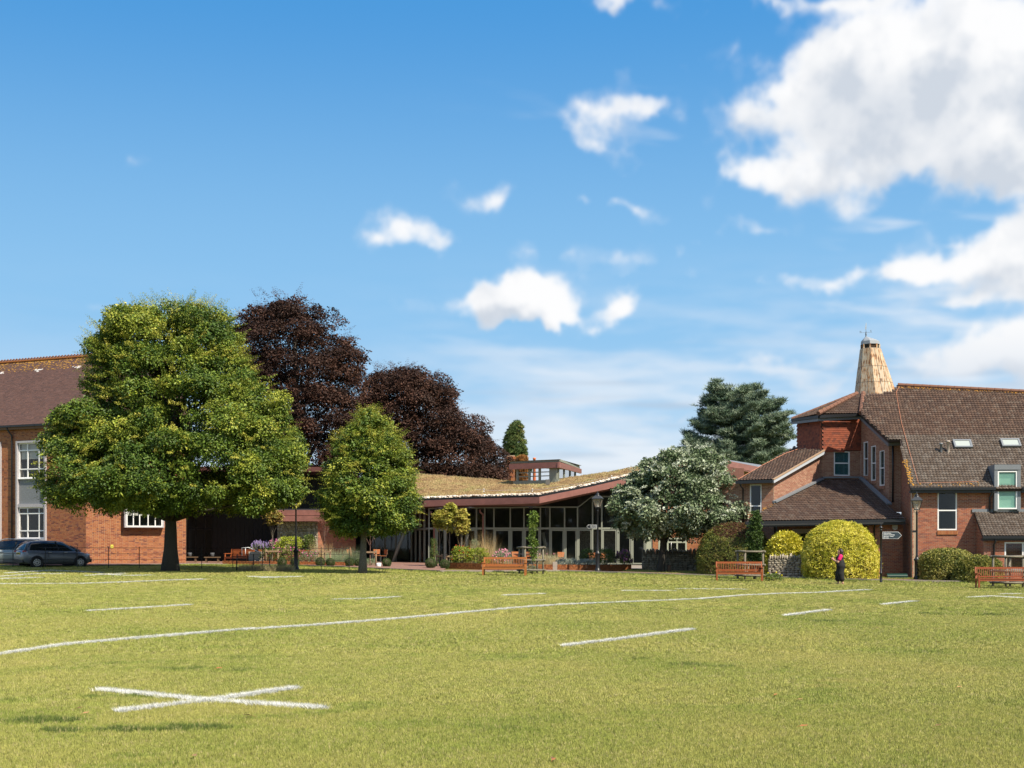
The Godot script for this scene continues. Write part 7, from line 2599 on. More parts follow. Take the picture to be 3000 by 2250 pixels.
func build_beds():
	var rustm = textured(mat("corten", lin(0.36, 0.125, 0.035), 0.85), noise_tex(111, 0.03, 4, Color(0.55, 0.5, 0.45), Color(1.0, 1.0, 1.0), 256), 0.9)
	var soil = textured(mat("bark_mulch", lin(0.055, 0.042, 0.034), 0.95), noise_tex(112, 0.15, 3, Color(0.4, 0.4, 0.4), Color(1, 1, 1), 256), 3.0)
	corten_bed("long low corten steel bed before the pavilion's glass doors", [gx(1298, 80.0), gx(1412, 78.2), gx(1545, 77.4), gx(1720, 77.6), gx(1850, 79.6)], 0.36, rustm, soil)
	corten_bed("low corten steel edging behind the fence and box balls", [gx(652, 84.6), gx(760, 84.0), gx(1064, 83.4)], 0.26, rustm, soil)
	corten_bed("raised corten steel bed below the stone wall", [gx(757, 87.2), gx(912, 86.6), gx(918, 87.6)], 0.92, rustm, soil)
	var straw = [Color(0.50, 0.36, 0.17), Color(0.62, 0.47, 0.25), Color(0.40, 0.27, 0.12)]
	var grey = [Color(0.14, 0.20, 0.10), Color(0.24, 0.30, 0.17), Color(0.35, 0.38, 0.24)]
	var pale = [Color(0.46, 0.36, 0.20), Color(0.60, 0.48, 0.29), Color(0.34, 0.30, 0.15)]
	var lime = [Color(0.10, 0.16, 0.015), Color(0.22, 0.28, 0.025), Color(0.38, 0.40, 0.05)]
	var mid = [Color(0.04, 0.08, 0.015), Color(0.09, 0.14, 0.025), Color(0.16, 0.21, 0.04)]
	var sg = [Color(0.17, 0.21, 0.16), Color(0.28, 0.32, 0.26), Color(0.38, 0.41, 0.35)]
	var sp = spray(10, 0.10, 0.07, 0.04, 121, 0.9)
	var tiny = spray(12, 0.07, 0.045, 0.02, 122, 1.0)
	var e = 0.30
	# bed before the glass
	blades_clump("tall straw-coloured feather grass plumes behind the honey-brown bench", "grass", "feather_grass", gx(1415, 80.5) + Vector3(0, e, 0), 0.45, 1.9, 26, straw, 0.08, 0.016)
	blades_clump("tall straw-coloured feather grass plumes beside the brown downpipe", "grass", "feather_grass", gx(1432, 80.0) + Vector3(0, e, 0), 0.4, 2.05, 26, straw, 0.07, 0.016)
	blades_clump("thin arching feather grass by the open glass door", "grass", "feather_grass", gx(1370, 80.6) + Vector3(0, e, 0), 0.5, 1.6, 14, straw, 0.12, 0.015)
	blades_clump("fine grey-green grass fountain behind the bench back", "grass", "ornamental_grass", gx(1465, 80.2) + Vector3(0, e, 0), 1.1, 1.0, 90, grey, 0.55, 0.006)
	leafy_clump("bushy lime-green shrub with red fruit at the bed's corner", "shrub", "bed_shrub", gx(1352, 79.8) + Vector3(0, e, 0), 1.5, 0.95, 260, sp, lime, [Color(0.45, 0.04, 0.02), 0.12, 1.0])
	leafy_clump("bushy lime-green shrub behind the honey-brown bench", "shrub", "bed_shrub", gx(1400, 79.4) + Vector3(0, e, 0), 1.5, 0.85, 260, sp, lime)
	leafy_clump("grey-green fennel rising between feather grasses", "plant", "fennel_plant", gx(1392, 81.0) + Vector3(0, e, 0), 0.6, 1.35, 150, tiny, grey)
	leafy_clump("pink-flowered loose perennial clump behind the bench", "plant", "pink_perennial", gx(1470, 79.6) + Vector3(0, e, 0), 1.2, 0.75, 150, tiny, grey, [Color(0.60, 0.25, 0.33), 0.5, 1.2])
	blades_clump("blond feathery grass beside the timber guard", "grass", "blond_grass", gx(1590, 78.6) + Vector3(0, e, 0), 0.8, 0.95, 80, pale, 0.35, 0.007)
	blades_clump("blond feathery grass further from the guard, before dark doors", "grass", "blond_grass", gx(1625, 79.2) + Vector3(0, e, 0), 0.55, 0.75, 60, pale, 0.3, 0.007)
	blades_clump("small blond grass tuft near the concrete post", "grass", "blond_grass", gx(1672, 79.4) + Vector3(0, e, 0), 0.5, 0.65, 55, pale, 0.3, 0.007)
	leafy_clump("silvery-leaved low mat spreading over the corten edge", "plant", "silver_mat", gx(1660, 78.2) + Vector3(0, e, 0), 1.6, 0.30, 260, tiny, sg)
	leafy_clump("silvery-leaved low mat at the lamp post's side of the bed", "plant", "silver_mat", gx(1722, 78.4) + Vector3(0, e, 0), 1.4, 0.32, 220, tiny, sg)
	leafy_clump("thin pale-green perennial behind the silver mat", "plant", "bed_perennial", gx(1600, 80.2) + Vector3(0, e, 0), 1.8, 0.45, 200, tiny, grey, [Color(0.55, 0.2, 0.3), 0.06, 1.0])
	leafy_clump("leafy green shrub beside the lamp post pedestal", "shrub", "bed_shrub", gx(1722, 79.8) + Vector3(0, e, 0), 1.0, 0.85, 170, sp, mid)
	leafy_clump("dense green shrub at the far end of the corten bed", "shrub", "bed_shrub", gx(1775, 79.6) + Vector3(0, e, 0), 1.3, 0.9, 260, sp, mid)
	leafy_clump("purple salvia spikes at the end of the corten bed", "plant", "salvia_plant", gx(1826, 80.2) + Vector3(0, e, 0), 1.1, 0.75, 190, tiny, mid, [Color(0.20, 0.10, 0.17), 0.3, 3.0])
	leafy_clump("dark green conifer-like shrub against the door frame", "shrub", "upright_shrub", gx(1271, 85.0), 0.5, 1.7, 200, tiny, mid)
	# beds behind the fence
	e = 0.2
	leafy_clump("purple lavender mass on the raised bed", "plant", "lavender_plant", gx(764, 88.2) + Vector3(0, 0.85, 0), 1.5, 0.4, 230, tiny, grey, [Color(0.22, 0.17, 0.33), 0.5, 3.0])
	leafy_clump("pink valerian beside the lavender", "plant", "pink_perennial", gx(803, 88.0) + Vector3(0, 0.85, 0), 0.8, 0.6, 120, tiny, grey, [Color(0.50, 0.16, 0.30), 0.6, 1.0])
	leafy_clump("bright lime climber spreading over the stone wall", "climber", "wall_climber", gx(850, 87.5) + Vector3(0, 0.75, 0), 2.0, 0.95, 420, sp, [Color(0.16, 0.22, 0.015), Color(0.32, 0.38, 0.03), Color(0.45, 0.47, 0.06)])
	leafy_clump("darker green climber at the end of the stone wall", "climber", "wall_climber", gx(905, 87.6) + Vector3(0, 0.75, 0), 0.9, 1.05, 220, sp, mid)
	leafy_clump("mixed cottage perennials with pink flowers behind the fence", "plant", "border_perennial", gx(800, 84.8) + Vector3(0, e, 0), 1.7, 0.8, 280, sp, mid, [Color(0.55, 0.12, 0.28), 0.10, 1.0])
	leafy_clump("mixed border plants with pink blooms beside the lamp post", "plant", "border_perennial", gx(852, 84.6) + Vector3(0, e, 0), 1.6, 0.75, 260, sp, [Color(0.08, 0.10, 0.02), Color(0.18, 0.19, 0.05), Color(0.30, 0.27, 0.10)], [Color(0.60, 0.14, 0.32), 0.12, 1.0])
	leafy_clump("loose greyish border plants below the bare sapling", "plant", "border_perennial", gx(905, 84.6) + Vector3(0, e, 0), 1.4, 0.6, 200, tiny, grey, [Color(0.55, 0.14, 0.30), 0.06, 1.0])
	blades_clump("straw feather grass sheaf beside the bare red sapling", "grass", "feather_grass", gx(931, 86.0) + Vector3(0, e, 0), 0.35, 1.9, 24, straw, 0.07, 0.016)
	blades_clump("narrow straw feather grass beside the brick wall", "grass", "feather_grass", gx(960, 86.2) + Vector3(0, e, 0), 0.2, 1.75, 16, straw, 0.06, 0.016)
	blades_clump("fountain of grey-green grass before the dark brick wall", "grass", "ornamental_grass", gx(990, 84.8) + Vector3(0, e, 0), 1.3, 0.95, 110, grey, 0.45, 0.006)
	blades_clump("tall grey-green grass next to the glass corner", "grass", "ornamental_grass", gx(1032, 85.0) + Vector3(0, e, 0), 0.9, 1.05, 90, grey, 0.5, 0.006)
	leafy_clump("small green plants at the foot of the pale tree", "plant", "border_perennial", gx(1085, 84.5), 0.9, 0.4, 110, tiny, grey)
	leafy_clump("grass and seedheads inside the timber guard", "plant", "guard_weeds", gp(1556, 1679), 0.8, 0.35, 90, tiny, grey)
	leafy_clump("thistle-like weed with yellow flowers in the lawn's edge", "plant", "lawn_weed", gp(2266, 1702), 0.9, 0.30, 70, sp, mid, [Color(0.6, 0.5, 0.02), 0.12, 1.0])
	build_saplings(sp)

func sapling(label, called, px, d, rows, base_h, tones, mesh, lobes, per, trunk_tone: Color, staked := 0, r := 0.035, copper := false):
	var t = thing(called, label, "tree", Vector3.ZERO, 0.0, "young trees")
	var prof = profile_of(rows, d)
	var base = gx(px, d)
	var cs = crown_of(t, prof, d, 0.9, lobes, 0.10, 0.24, per, [mesh], leaf_mat("green"), tones, 1.0, 0.1, 14)
	var top = Vector3(prof[-1][1], lerpf(prof[0][0], prof[-1][0], 0.7), -d)
	trunk_of(t, base, top, r, 0.012, bark(called + "_bark", trunk_tone, 6.0), cs, 6, 0.03, 1.2, 0.006)
	settle(t, base)
	if staked:
		var wd = bark("stake_timber", lin(0.50, 0.34, 0.21), 4.0)
		var o = thing("tree_stake", label.split(" tree")[0].split(" sapling")[0] + " tree's pair of round timber stakes with cross bar", "tree stake", base, 0.1, "timber tree stakes")
		var w = [0.0, 0.16, 0.36][staked]
		var h = [0.0, 0.78, 0.98][staked]
		for s in [-1, 1]:
			var b := MB.new()
			b.tube([Vector3(s * w, -0.1, 0), Vector3(s * w, h, 0)], 0.055, 8)
			spart("stake", b, wd, o)
		var b2 := MB.new()
		b2.box(Transform3D.IDENTITY, Vector3(-w - 0.06, h - 0.16, 0.058), Vector3(w + 0.06, h - 0.06, 0.10))
		part("cross_bar", b2, wd, o)
		b2 = MB.new()
		b2.bar(Vector3(-0.05, h - 0.11, 0.0), Vector3(0.05, h - 0.11, 0.0), 0.09, 0.05)
		part("rubber_tie", b2, B.black, o)

func build_saplings(sp):
	var mp = [Color(0.20, 0.22, 0.035), Color(0.34, 0.345, 0.055), Color(0.44, 0.40, 0.07), Color(0.34, 0.24, 0.06)]
	var ml = spray(7, 0.11, 0.10, 0.085, 131, 0.8)
	var pb = lin(0.36, 0.31, 0.24)
	sapling("golden-leaved maple tree nearest the glass door, its head merging with the next", "maple_sapling", 1287, 83.5, [[1496, 1275, 1300], [1515, 1266, 1308], [1535, 1270, 1308], [1553, 1280, 1300]], 0, mp, ml, 26, 26, pb, 1)
	sapling("tallest of the golden-leaved maple trees in the row of three", "maple_sapling", 1316, 82.5, [[1474, 1308, 1330], [1495, 1298, 1336], [1525, 1296, 1338], [1545, 1300, 1334], [1558, 1308, 1324]], 0, mp, ml, 36, 26, pb, 1)
	sapling("bronze-tinted maple tree at the end of the row of three", "maple_sapling", 1353, 82.0, [[1492, 1343, 1360], [1515, 1336, 1372], [1540, 1332, 1376], [1558, 1332, 1378], [1568, 1345, 1372]], 0, [Color(0.24, 0.23, 0.04), Color(0.38, 0.34, 0.06), Color(0.42, 0.28, 0.08)], ml, 32, 26, pb, 1)
	sapling("thin-leaved maple tree behind the metal bench", "maple_sapling", 797, 84.2, [[1492, 785, 815], [1512, 765, 840], [1530, 770, 830], [1542, 790, 805]], 0, [Color(0.14, 0.15, 0.03), Color(0.30, 0.25, 0.05), Color(0.33, 0.17, 0.07)], ml, 20, 16, pb, 2)
	sapling("bare reddish sapling tree before the dark brick wall", "cherry_sapling", 950, 83.8, [[1512, 930, 975], [1535, 935, 970], [1556, 945, 958]], 0, [Color(0.22, 0.07, 0.045), Color(0.16, 0.05, 0.035)], spray(5, 0.2, 0.16, 0.008, 133, 0.9), 16, 6, lin(0.30, 0.17, 0.13), 2)
	sapling("slim sapling tree half hidden behind the pale trunk", "cherry_sapling", 1084, 83.4, [[1545, 1074, 1096], [1560, 1072, 1098], [1572, 1080, 1092]], 0, [Color(0.30, 0.17, 0.13), Color(0.2, 0.2, 0.08)], spray(5, 0.2, 0.14, 0.01, 134, 0.9), 8, 6, lin(0.38, 0.32, 0.25), 2)
	var ok = [Color(0.06, 0.11, 0.02), Color(0.13, 0.20, 0.03), Color(0.24, 0.30, 0.05)]
	sapling("slender oak tree inside the timber guard by the honey bench", "oak_sapling", 1559, 71.9, [[1497, 1558, 1572], [1515, 1549, 1573], [1535, 1550, 1574], [1552, 1555, 1566], [1575, 1550, 1562], [1590, 1552, 1576], [1610, 1550, 1572], [1640, 1556, 1568]], 0, ok, spray(8, 0.11, 0.09, 0.05, 135, 0.9), 34, 15, lin(0.25, 0.22, 0.18), 0, 0.02)
	sapling("dense dark columnar tree inside the guard behind the reddish bench", "columnar_sapling", 2208, 68.2, [[1497, 2206, 2222], [1515, 2201, 2226], [1540, 2196, 2228], [1565, 2192, 2230], [1590, 2186, 2232], [1615, 2188, 2230], [1645, 2196, 2222]], 0, [Color(0.025, 0.055, 0.012), Color(0.055, 0.10, 0.02), Color(0.10, 0.15, 0.03)], spray(10, 0.12, 0.09, 0.05, 136, 0.9), 70, 26, lin(0.2, 0.17, 0.14), 0, 0.03)

# ---------- terrace furniture, rail, leaves ----------
func build_small_things():
	var teak = mat("chair_teak", lin(0.48, 0.17, 0.06), 0.6)
	var steel = mat("chair_steel", lin(0.05, 0.06, 0.06), 0.5)
	var i = 0
	for q in [[1512, 86.0, 0.3, "slatted orange terrace chair behind the tree guard"], [1545, 86.0, -0.2, "slatted orange terrace chair tucked beside the guard's post"], [1645, 86.5, 0.1, "slatted orange terrace chair before the raking strut"], [1735, 86.5, 0.0, "slatted orange terrace chair behind the lamp post"], [1768, 86.5, 0.2, "slatted orange terrace chair next to the lamp post's shrub"], [1030, 90.0, 1.2, "slatted golden terrace chair by the tall grass"], [1120, 90.5, -1.0, "slatted golden terrace chair before the far glass doors"], [1105, 91.5, 0.2, "slatted orange terrace chair at the far table"]]:
		var o = thing("terrace_chair", q[3], "chair", gx(q[0], q[1]) + Vector3(0, 0.05, 0), q[2], "terrace chairs")
		for s in [-0.21, 0.21]:
			var b := MB.new()
			b.tube([Vector3(s, 0, 0.22), Vector3(s, 0.45, 0.18)], 0.014, 5)
			part("leg", b, steel, o)
			b = MB.new()
			b.tube([Vector3(s, 0, -0.24), Vector3(s, 0.45, -0.2), Vector3(s, 0.86, -0.28)], 0.014, 5)
			part("leg", b, steel, o)
		for k in 5:
			slab(o, "seat_slat", Transform3D.IDENTITY, Vector3(-0.22, 0.45, -0.2 + k * 0.085), Vector3(0.22, 0.468, -0.13 + k * 0.085), teak)
		for k in 5:
			slab(o, "back_slat", Transform3D.IDENTITY, Vector3(-0.22, 0.56 + k * 0.065, -0.26), Vector3(0.22, 0.61 + k * 0.065, -0.243), teak)
	for q in [[1530, 86.6, "dark terrace table between orange chairs behind the guard"], [1750, 87.2, "dark terrace table behind the lamp post"], [1065, 91.0, "pale terrace table beside the golden chair"]]:
		var o = thing("terrace_table", q[2], "table", gx(q[0], q[1]) + Vector3(0, 0.05, 0), 0.0, "terrace tables")
		slab(o, "table_top", Transform3D.IDENTITY, Vector3(-0.7, 0.71, -0.4), Vector3(0.7, 0.74, 0.4), mat("table_top", lin(0.09, 0.085, 0.085), 0.5))
		for s in [[-0.6, -0.3], [0.6, -0.3], [-0.6, 0.3], [0.6, 0.3]]:
			slab(o, "leg", Transform3D.IDENTITY, Vector3(s[0] - 0.02, 0, s[1] - 0.02), Vector3(s[0] + 0.02, 0.71, s[1] + 0.02), steel)
	# white handrail on the ramp, with pale stone flank
	var o = thing("handrail", "white tubular handrail sloping down the ramp beside the teak bench", "handrail")
	var wm = mat("rail_white", lin(0.72, 0.74, 0.76), 0.4)
	var d = 86.0
	for dz in [0.0, 1.2]:
		var b := MB.new()
		b.tube([P(709, 1628, d + dz), P(709, 1605, d + dz), P(728, 1604, d + dz), P(762, 1618, d + dz)], 0.025, 6)
		b.tube([P(719, 1605, d + dz), P(719, 1626, d + dz)], 0.022, 6)
		spart("rail", b, wm, o)
	slab(o, "ramp_flank", Transform3D.IDENTITY, Vector3(P(728, 0, d).x, gx(740, d).y, -d - 1.2), Vector3(P(764, 0, d).x, P(0, 1616, d).y, -d - 0.05), mat("ramp_stone", lin(0.50, 0.42, 0.32), 0.9))
	settle(o)
	# ground light by the path
	o = thing("path_light", "small white path light beside the box ball", "path light", gx(1110, 82.0) + Vector3(0, 0.05, 0))
	var lb := MB.new()
	lb.lathe(Vector3.ZERO, [Vector2(0.16, 0), Vector2(0.16, 0.16), Vector2(0.13, 0.2), Vector2(0, 0.21)], 10)
	spart("body", lb, B.white, o)
	# fallen leaves
	var tones = [mat("leaf_orange", lin(0.30, 0.10, 0.03), 0.7), mat("leaf_brown", lin(0.13, 0.055, 0.025), 0.7), mat("leaf_tan", lin(0.34, 0.18, 0.075), 0.7)]
	var spots = [[118, 2148], [232, 2086], [250, 2100], [640, 1966], [848, 1930], [730, 2108], [1622, 2250], [2015, 1876], [2142, 2047], [2272, 2045], [2282, 2111], [2342, 2058], [2352, 2137], [2747, 2137], [2810, 2020], [2745, 1886], [2570, 1845], [2415, 1830], [1604, 1828], [1566, 1810], [667, 1771], [2300, 1820], [2036, 1966], [568, 2227], [320, 2192], [1620, 2237], [440, 1820], [1985, 1801]]
	for k in spots.size():
		var p = gp(spots[k][0], minf(spots[k][1], 2240.0))
		var lf := MB.new()
		var s = 0.022 + rng.randf() * 0.02
		var lift = 0.03 + rng.randf() * 0.012
		lf.quad(Vector3(-s, lift, 0), Vector3(0, lift + s * 0.35, -s * 0.55), Vector3(s * 1.1, lift * 1.1, 0), Vector3(0, lift + s * 0.1, s * 0.55))
		lf.tri(Vector3(s * 1.1, lift * 1.1, 0), Vector3(s * 0.5, lift + s * 0.3, -s * 0.5), Vector3(s * 1.5, lift + 0.01, -s * 0.2))
		lf.bar(Vector3(-s, lift, 0), Vector3(-s * 1.7, lift - 0.01, 0.004), 0.003, 0.003)
		var q = part("fallen_leaf", lf, tones[k % 3], self)
		q.transform = Transform3D(Basis(Vector3.UP, rng.randf() * TAU), p)
		tag(q, "curled orange-brown fallen leaf lying on the grass", "leaf", "fallen leaves on the lawn")

# ---------- cars ----------
func loft(b: MB, rings):
	for i in rings.size() - 1:
		for k in rings[i].size() - 1:
			b.quad(rings[i][k], rings[i + 1][k], rings[i + 1][k + 1], rings[i][k + 1])

func car(called, label, at: Vector3, heading: Vector3, paint, roofm, lower, upper, wheels, wr: float, boxy: float, plate := "", rails := false):
	var o = thing(called, label, "car")
	var right = heading.cross(Vector3.UP)
	var T = Transform3D(Basis(heading, Vector3.UP, right), at)   # x forward, y up, z to the right flank
	o.transform = T
	var I = Transform3D.IDENTITY
	var gls = mat("car_glass", lin(0.012, 0.015, 0.018), 0.05)
	gls.metallic_specular = 0.6
	var trim = mat("car_trim", lin(0.012, 0.012, 0.013), 0.55)
	var chrome = mat("car_alloy", lin(0.55, 0.55, 0.56), 0.3, 0.8)
	# lower body
	var rings = []
	for s in lower:   # x, bottom, top, half width
		var ring = []
		for p in [[-0.0, s[1], 0.0], [-0.80, s[1], 0], [-0.97, s[1] + 0.10, 0], [-1.0, lerpf(s[1], s[2], 0.45), 0], [-0.985, lerpf(s[1], s[2], 0.75), 0], [-0.95, s[2] - 0.05, 0], [-0.86, s[2], 0], [0.0, s[2] + 0.03, 0], [0.86, s[2], 0], [0.95, s[2] - 0.05, 0], [0.985, lerpf(s[1], s[2], 0.75), 0], [1.0, lerpf(s[1], s[2], 0.45), 0], [0.97, s[1] + 0.10, 0], [0.80, s[1], 0], [0.0, s[1], 0]]:
			ring.append(Vector3(s[0], p[1], p[0] * s[3]))
		rings.append(ring)
	var b := MB.new()
	loft(b, rings)
	for e in [[rings[0], true], [rings[-1], false]]:
		for k in range(1, e[0].size() - 1):
			if e[1]: b.tri(e[0][0], e[0][k], e[0][k + 1])
			else: b.tri(e[0][0], e[0][k + 1], e[0][k])
	spart("body", b, paint, o)
	# cabin of dark glass with painted roof and pillars
	var g = []
	var rr = []
	for s in upper:   # x, base height, roof height, half width at base, half width at roof
		g.append([Vector3(s[0], s[1], -s[3]), Vector3(s[0], lerpf(s[1], s[2], 0.55), -lerpf(s[3], s[4], 0.5)), Vector3(s[0], s[2] - 0.03, -s[4]), Vector3(s[0], s[2], -s[4] * 0.86), Vector3(s[0], s[2] + 0.015, 0), Vector3(s[0], s[2], s[4] * 0.86), Vector3(s[0], s[2] - 0.03, s[4]), Vector3(s[0], lerpf(s[1], s[2], 0.55), lerpf(s[3], s[4], 0.5)), Vector3(s[0], s[1], s[3])])
		rr.append([Vector3(s[0], s[2] - 0.07, -s[4] - 0.012), Vector3(s[0], s[2] - 0.02, -s[4]), Vector3(s[0], s[2] + 0.012, -s[4] * 0.86), Vector3(s[0], s[2] + 0.027, 0), Vector3(s[0], s[2] + 0.012, s[4] * 0.86), Vector3(s[0], s[2] - 0.02, s[4]), Vector3(s[0], s[2] - 0.07, s[4] + 0.012)])
	b = MB.new()
	loft(b, g)
	spart("windows", b, gls, o)
	b = MB.new()
	loft(b, rr.slice(1, rr.size() - 2))
	spart("roof", b, roofm, o)
	for side in [-1, 1]:
		var f = func(i): return Vector3(upper[i][0], upper[i][1], side * (upper[i][3] + 0.006))
		var h = func(i): return Vector3(upper[i][0], upper[i][2] - 0.03, side * (upper[i][4] + 0.008))
		for pr in [[0, 1, 0.11], [-2, -1, 0.07]]:
			b = MB.new()
			var i0 = pr[0] if pr[0] >= 0 else upper.size() + pr[0]
			var i1 = pr[1] if pr[1] >= 0 else upper.size() + pr[1]
			if pr[0] == 0:
				b.bar(f.call(0), f.call(1).lerp(h.call(1), 0.95), pr[2], 0.03, Vector3(0, 0, 1))
				b.bar(f.call(1), h.call(1), pr[2] * 1.2, 0.03, Vector3(0, 0, 1))
			else:
				b.bar(f.call(i1), h.call(i0), pr[2], 0.03, Vector3(0, 0, 1))
			part("pillar", b, roofm, o)
		var mid = upper.size() / 2
		b = MB.new()
		b.bar(f.call(mid) + Vector3(0.1, 0, 0), h.call(mid) + Vector3(-0.02, 0, 0), 0.07, 0.03, Vector3(0, 0, 1))
		part("pillar", b, trim, o)
		# door seams and handles on the flank
		var hw = 0.86 * boxy
		for x in [-0.62, 0.28, 1.0]:
			b = MB.new()
			b.box(I, Vector3(x - 0.006, 0.32, side * (hw - 0.012) - 0.012), Vector3(x + 0.006, 0.93, side * (hw - 0.012) + 0.012))
			part("door_seam", b, trim, o)
		for x in [-0.52, 0.40]:
			b = MB.new()
			b.box(I, Vector3(x - 0.09, 0.86, side * (hw - 0.01) - 0.02), Vector3(x + 0.09, 0.885, side * (hw - 0.01) + 0.02))
			part("handle", b, chrome if plate else trim, o)
		b = MB.new()
		b.ball(Vector3(0.98, 0.98, side * (hw + 0.09)), Vector3(0.07, 0.075, 0.10), 8, 6)
		spart("mirror", b, trim, o)
		b = MB.new()
		b.box(I, Vector3(wheels[0] + 0.3, 0.20, side * (hw - 0.05) - 0.03), Vector3(wheels[1] - 0.3, 0.30, side * (hw - 0.05) + 0.045))
		part("sill_trim", b, trim, o)
		if rails:
			b = MB.new()
			b.tube([Vector3(upper[1][0] + 0.1, upper[1][2], side * 0.52), Vector3(upper[1][0] + 0.2, upper[2][2] + 0.06, side * 0.52), Vector3(0.2, upper[3][2] + 0.07, side * 0.52), Vector3(0.45, upper[3][2] + 0.0, side * 0.52)], 0.022, 6)
			spart("roof_rail", b, mat("rail_silver", lin(0.6, 0.62, 0.64), 0.35, 0.3), o)
		for wx in wheels:
			# wheel arch, tyre and rim
			b = MB.new()
			var z = side * (hw - 0.03)
			b.lathe(Vector3.ZERO, [Vector2(wr + 0.085, -0.05), Vector2(wr + 0.085, 0.042), Vector2(wr - 0.02, 0.042), Vector2(wr - 0.02, -0.05)], 22)
			var arch = spart("wheel_arch", b, trim, o)
			arch.transform = Transform3D(Basis(Vector3.RIGHT, PI / 2 * side), Vector3(wx, wr + 0.01, z))
			var w := Node3D.new()
			w.name = "wheel"
			o.add_child(w, true)
			w.transform = Transform3D(Basis(Vector3.RIGHT, PI / 2 * side), Vector3(wx, wr, z - side * 0.04))
			b = MB.new()
			b.lathe(Vector3.ZERO, [Vector2(wr * 0.66, -0.12), Vector2(wr * 0.95, -0.12), Vector2(wr, -0.07), Vector2(wr, 0.05), Vector2(wr * 0.95, 0.085), Vector2(wr * 0.68, 0.085), Vector2(wr * 0.66, 0.06)], 22)
			spart("tyre", b, mat("tyre_rubber", lin(0.018, 0.018, 0.019), 0.85), w)
			b = MB.new()
			b.lathe(Vector3.ZERO, [Vector2(wr * 0.68, 0.08), Vector2(wr * 0.60, 0.075), Vector2(wr * 0.58, 0.0), Vector2(0.0, 0.0)], 20)
			b.lathe(Vector3.ZERO, [Vector2(wr * 0.18, 0.0), Vector2(wr * 0.18, 0.075), Vector2(0, 0.08)], 10)
			spart("rim", b, mat("rim_well", lin(0.06, 0.06, 0.06), 0.5, 0.5), w)
			b = MB.new()
			for k in 10:
				var a = TAU * k / 10.0
				b.bar(Vector3(cos(a) * wr * 0.14, 0.07, sin(a) * wr * 0.14), Vector3(cos(a + 0.08) * wr * 0.64, 0.07, sin(a + 0.08) * wr * 0.64), 0.035, 0.02)
			b.lathe(Vector3.ZERO, [Vector2(wr * 0.69, 0.087), Vector2(wr * 0.62, 0.09), Vector2(wr * 0.60, 0.06)], 20)
			part("spokes", b, chrome, w)
	var xr = lower[0][0]
	# lamps, bumpers, plate
	for side in [-1, 1]:
		b = MB.new()
		b.ball(Vector3(lower[0][0] + 0.17, 0.93, side * 0.60), Vector3(0.19, 0.075, 0.17), 10, 6)
		spart("tail_light", b, mat("tail_red", lin(0.32, 0.012, 0.012), 0.15), o)
		b = MB.new()
		b.ball(Vector3(lower[-1][0] - 0.30, 0.72, side * 0.60), Vector3(0.20, 0.10, 0.13), 10, 7)
		spart("headlight", b, mat("headlamp", lin(0.70, 0.73, 0.76), 0.08), o)
	b = MB.new()
	b.box(I, Vector3(xr - 0.015, 0.30, -0.66), Vector3(xr + 0.25, 0.47, 0.66))
	part("bumper", b, trim, o)
	b = MB.new()
	b.box(I, Vector3(lower[-1][0] - 0.22, 0.30, -0.6), Vector3(lower[-1][0] + 0.01, 0.50, 0.6))
	part("bumper", b, trim, o)
	if plate:
		b = MB.new()
		b.box(I, Vector3(xr - 0.022, 0.76, -0.26), Vector3(xr + 0.06, 0.87, 0.26))
		var pl = part("number_plate", b, mat("plate_yellow", lin(0.72, 0.50, 0.02), 0.5), o)
		var tx = letters(pl, plate, Vector3(xr - 0.025, 0.868, 0.0), 0.095, B.black, HORIZONTAL_ALIGNMENT_CENTER)
		tx.transform = Transform3D(Basis(Vector3(0, 0, 1), Vector3.UP, Vector3(-1, 0, 0)), Vector3(xr - 0.025, 0.868, 0.0))
		# round-cornered H shaped badge above the plate
		b = MB.new()
		for s in [-1, 1]:
			b.bar(Vector3(xr - 0.0, 0.93, s * 0.03), Vector3(xr + 0.03, 1.02, s * 0.042), 0.014, 0.014)
		b.bar(Vector3(xr + 0.01, 0.975, -0.035), Vector3(xr + 0.01, 0.975, 0.035), 0.014, 0.014)
		part("badge", b, chrome, o)
		b = MB.new()
		b.bar(Vector3(xr + 0.12, 1.03, 0.02), Vector3(xr + 0.22, 1.12, -0.28), 0.02, 0.02)
		part("wiper", b, trim, o)
	return o

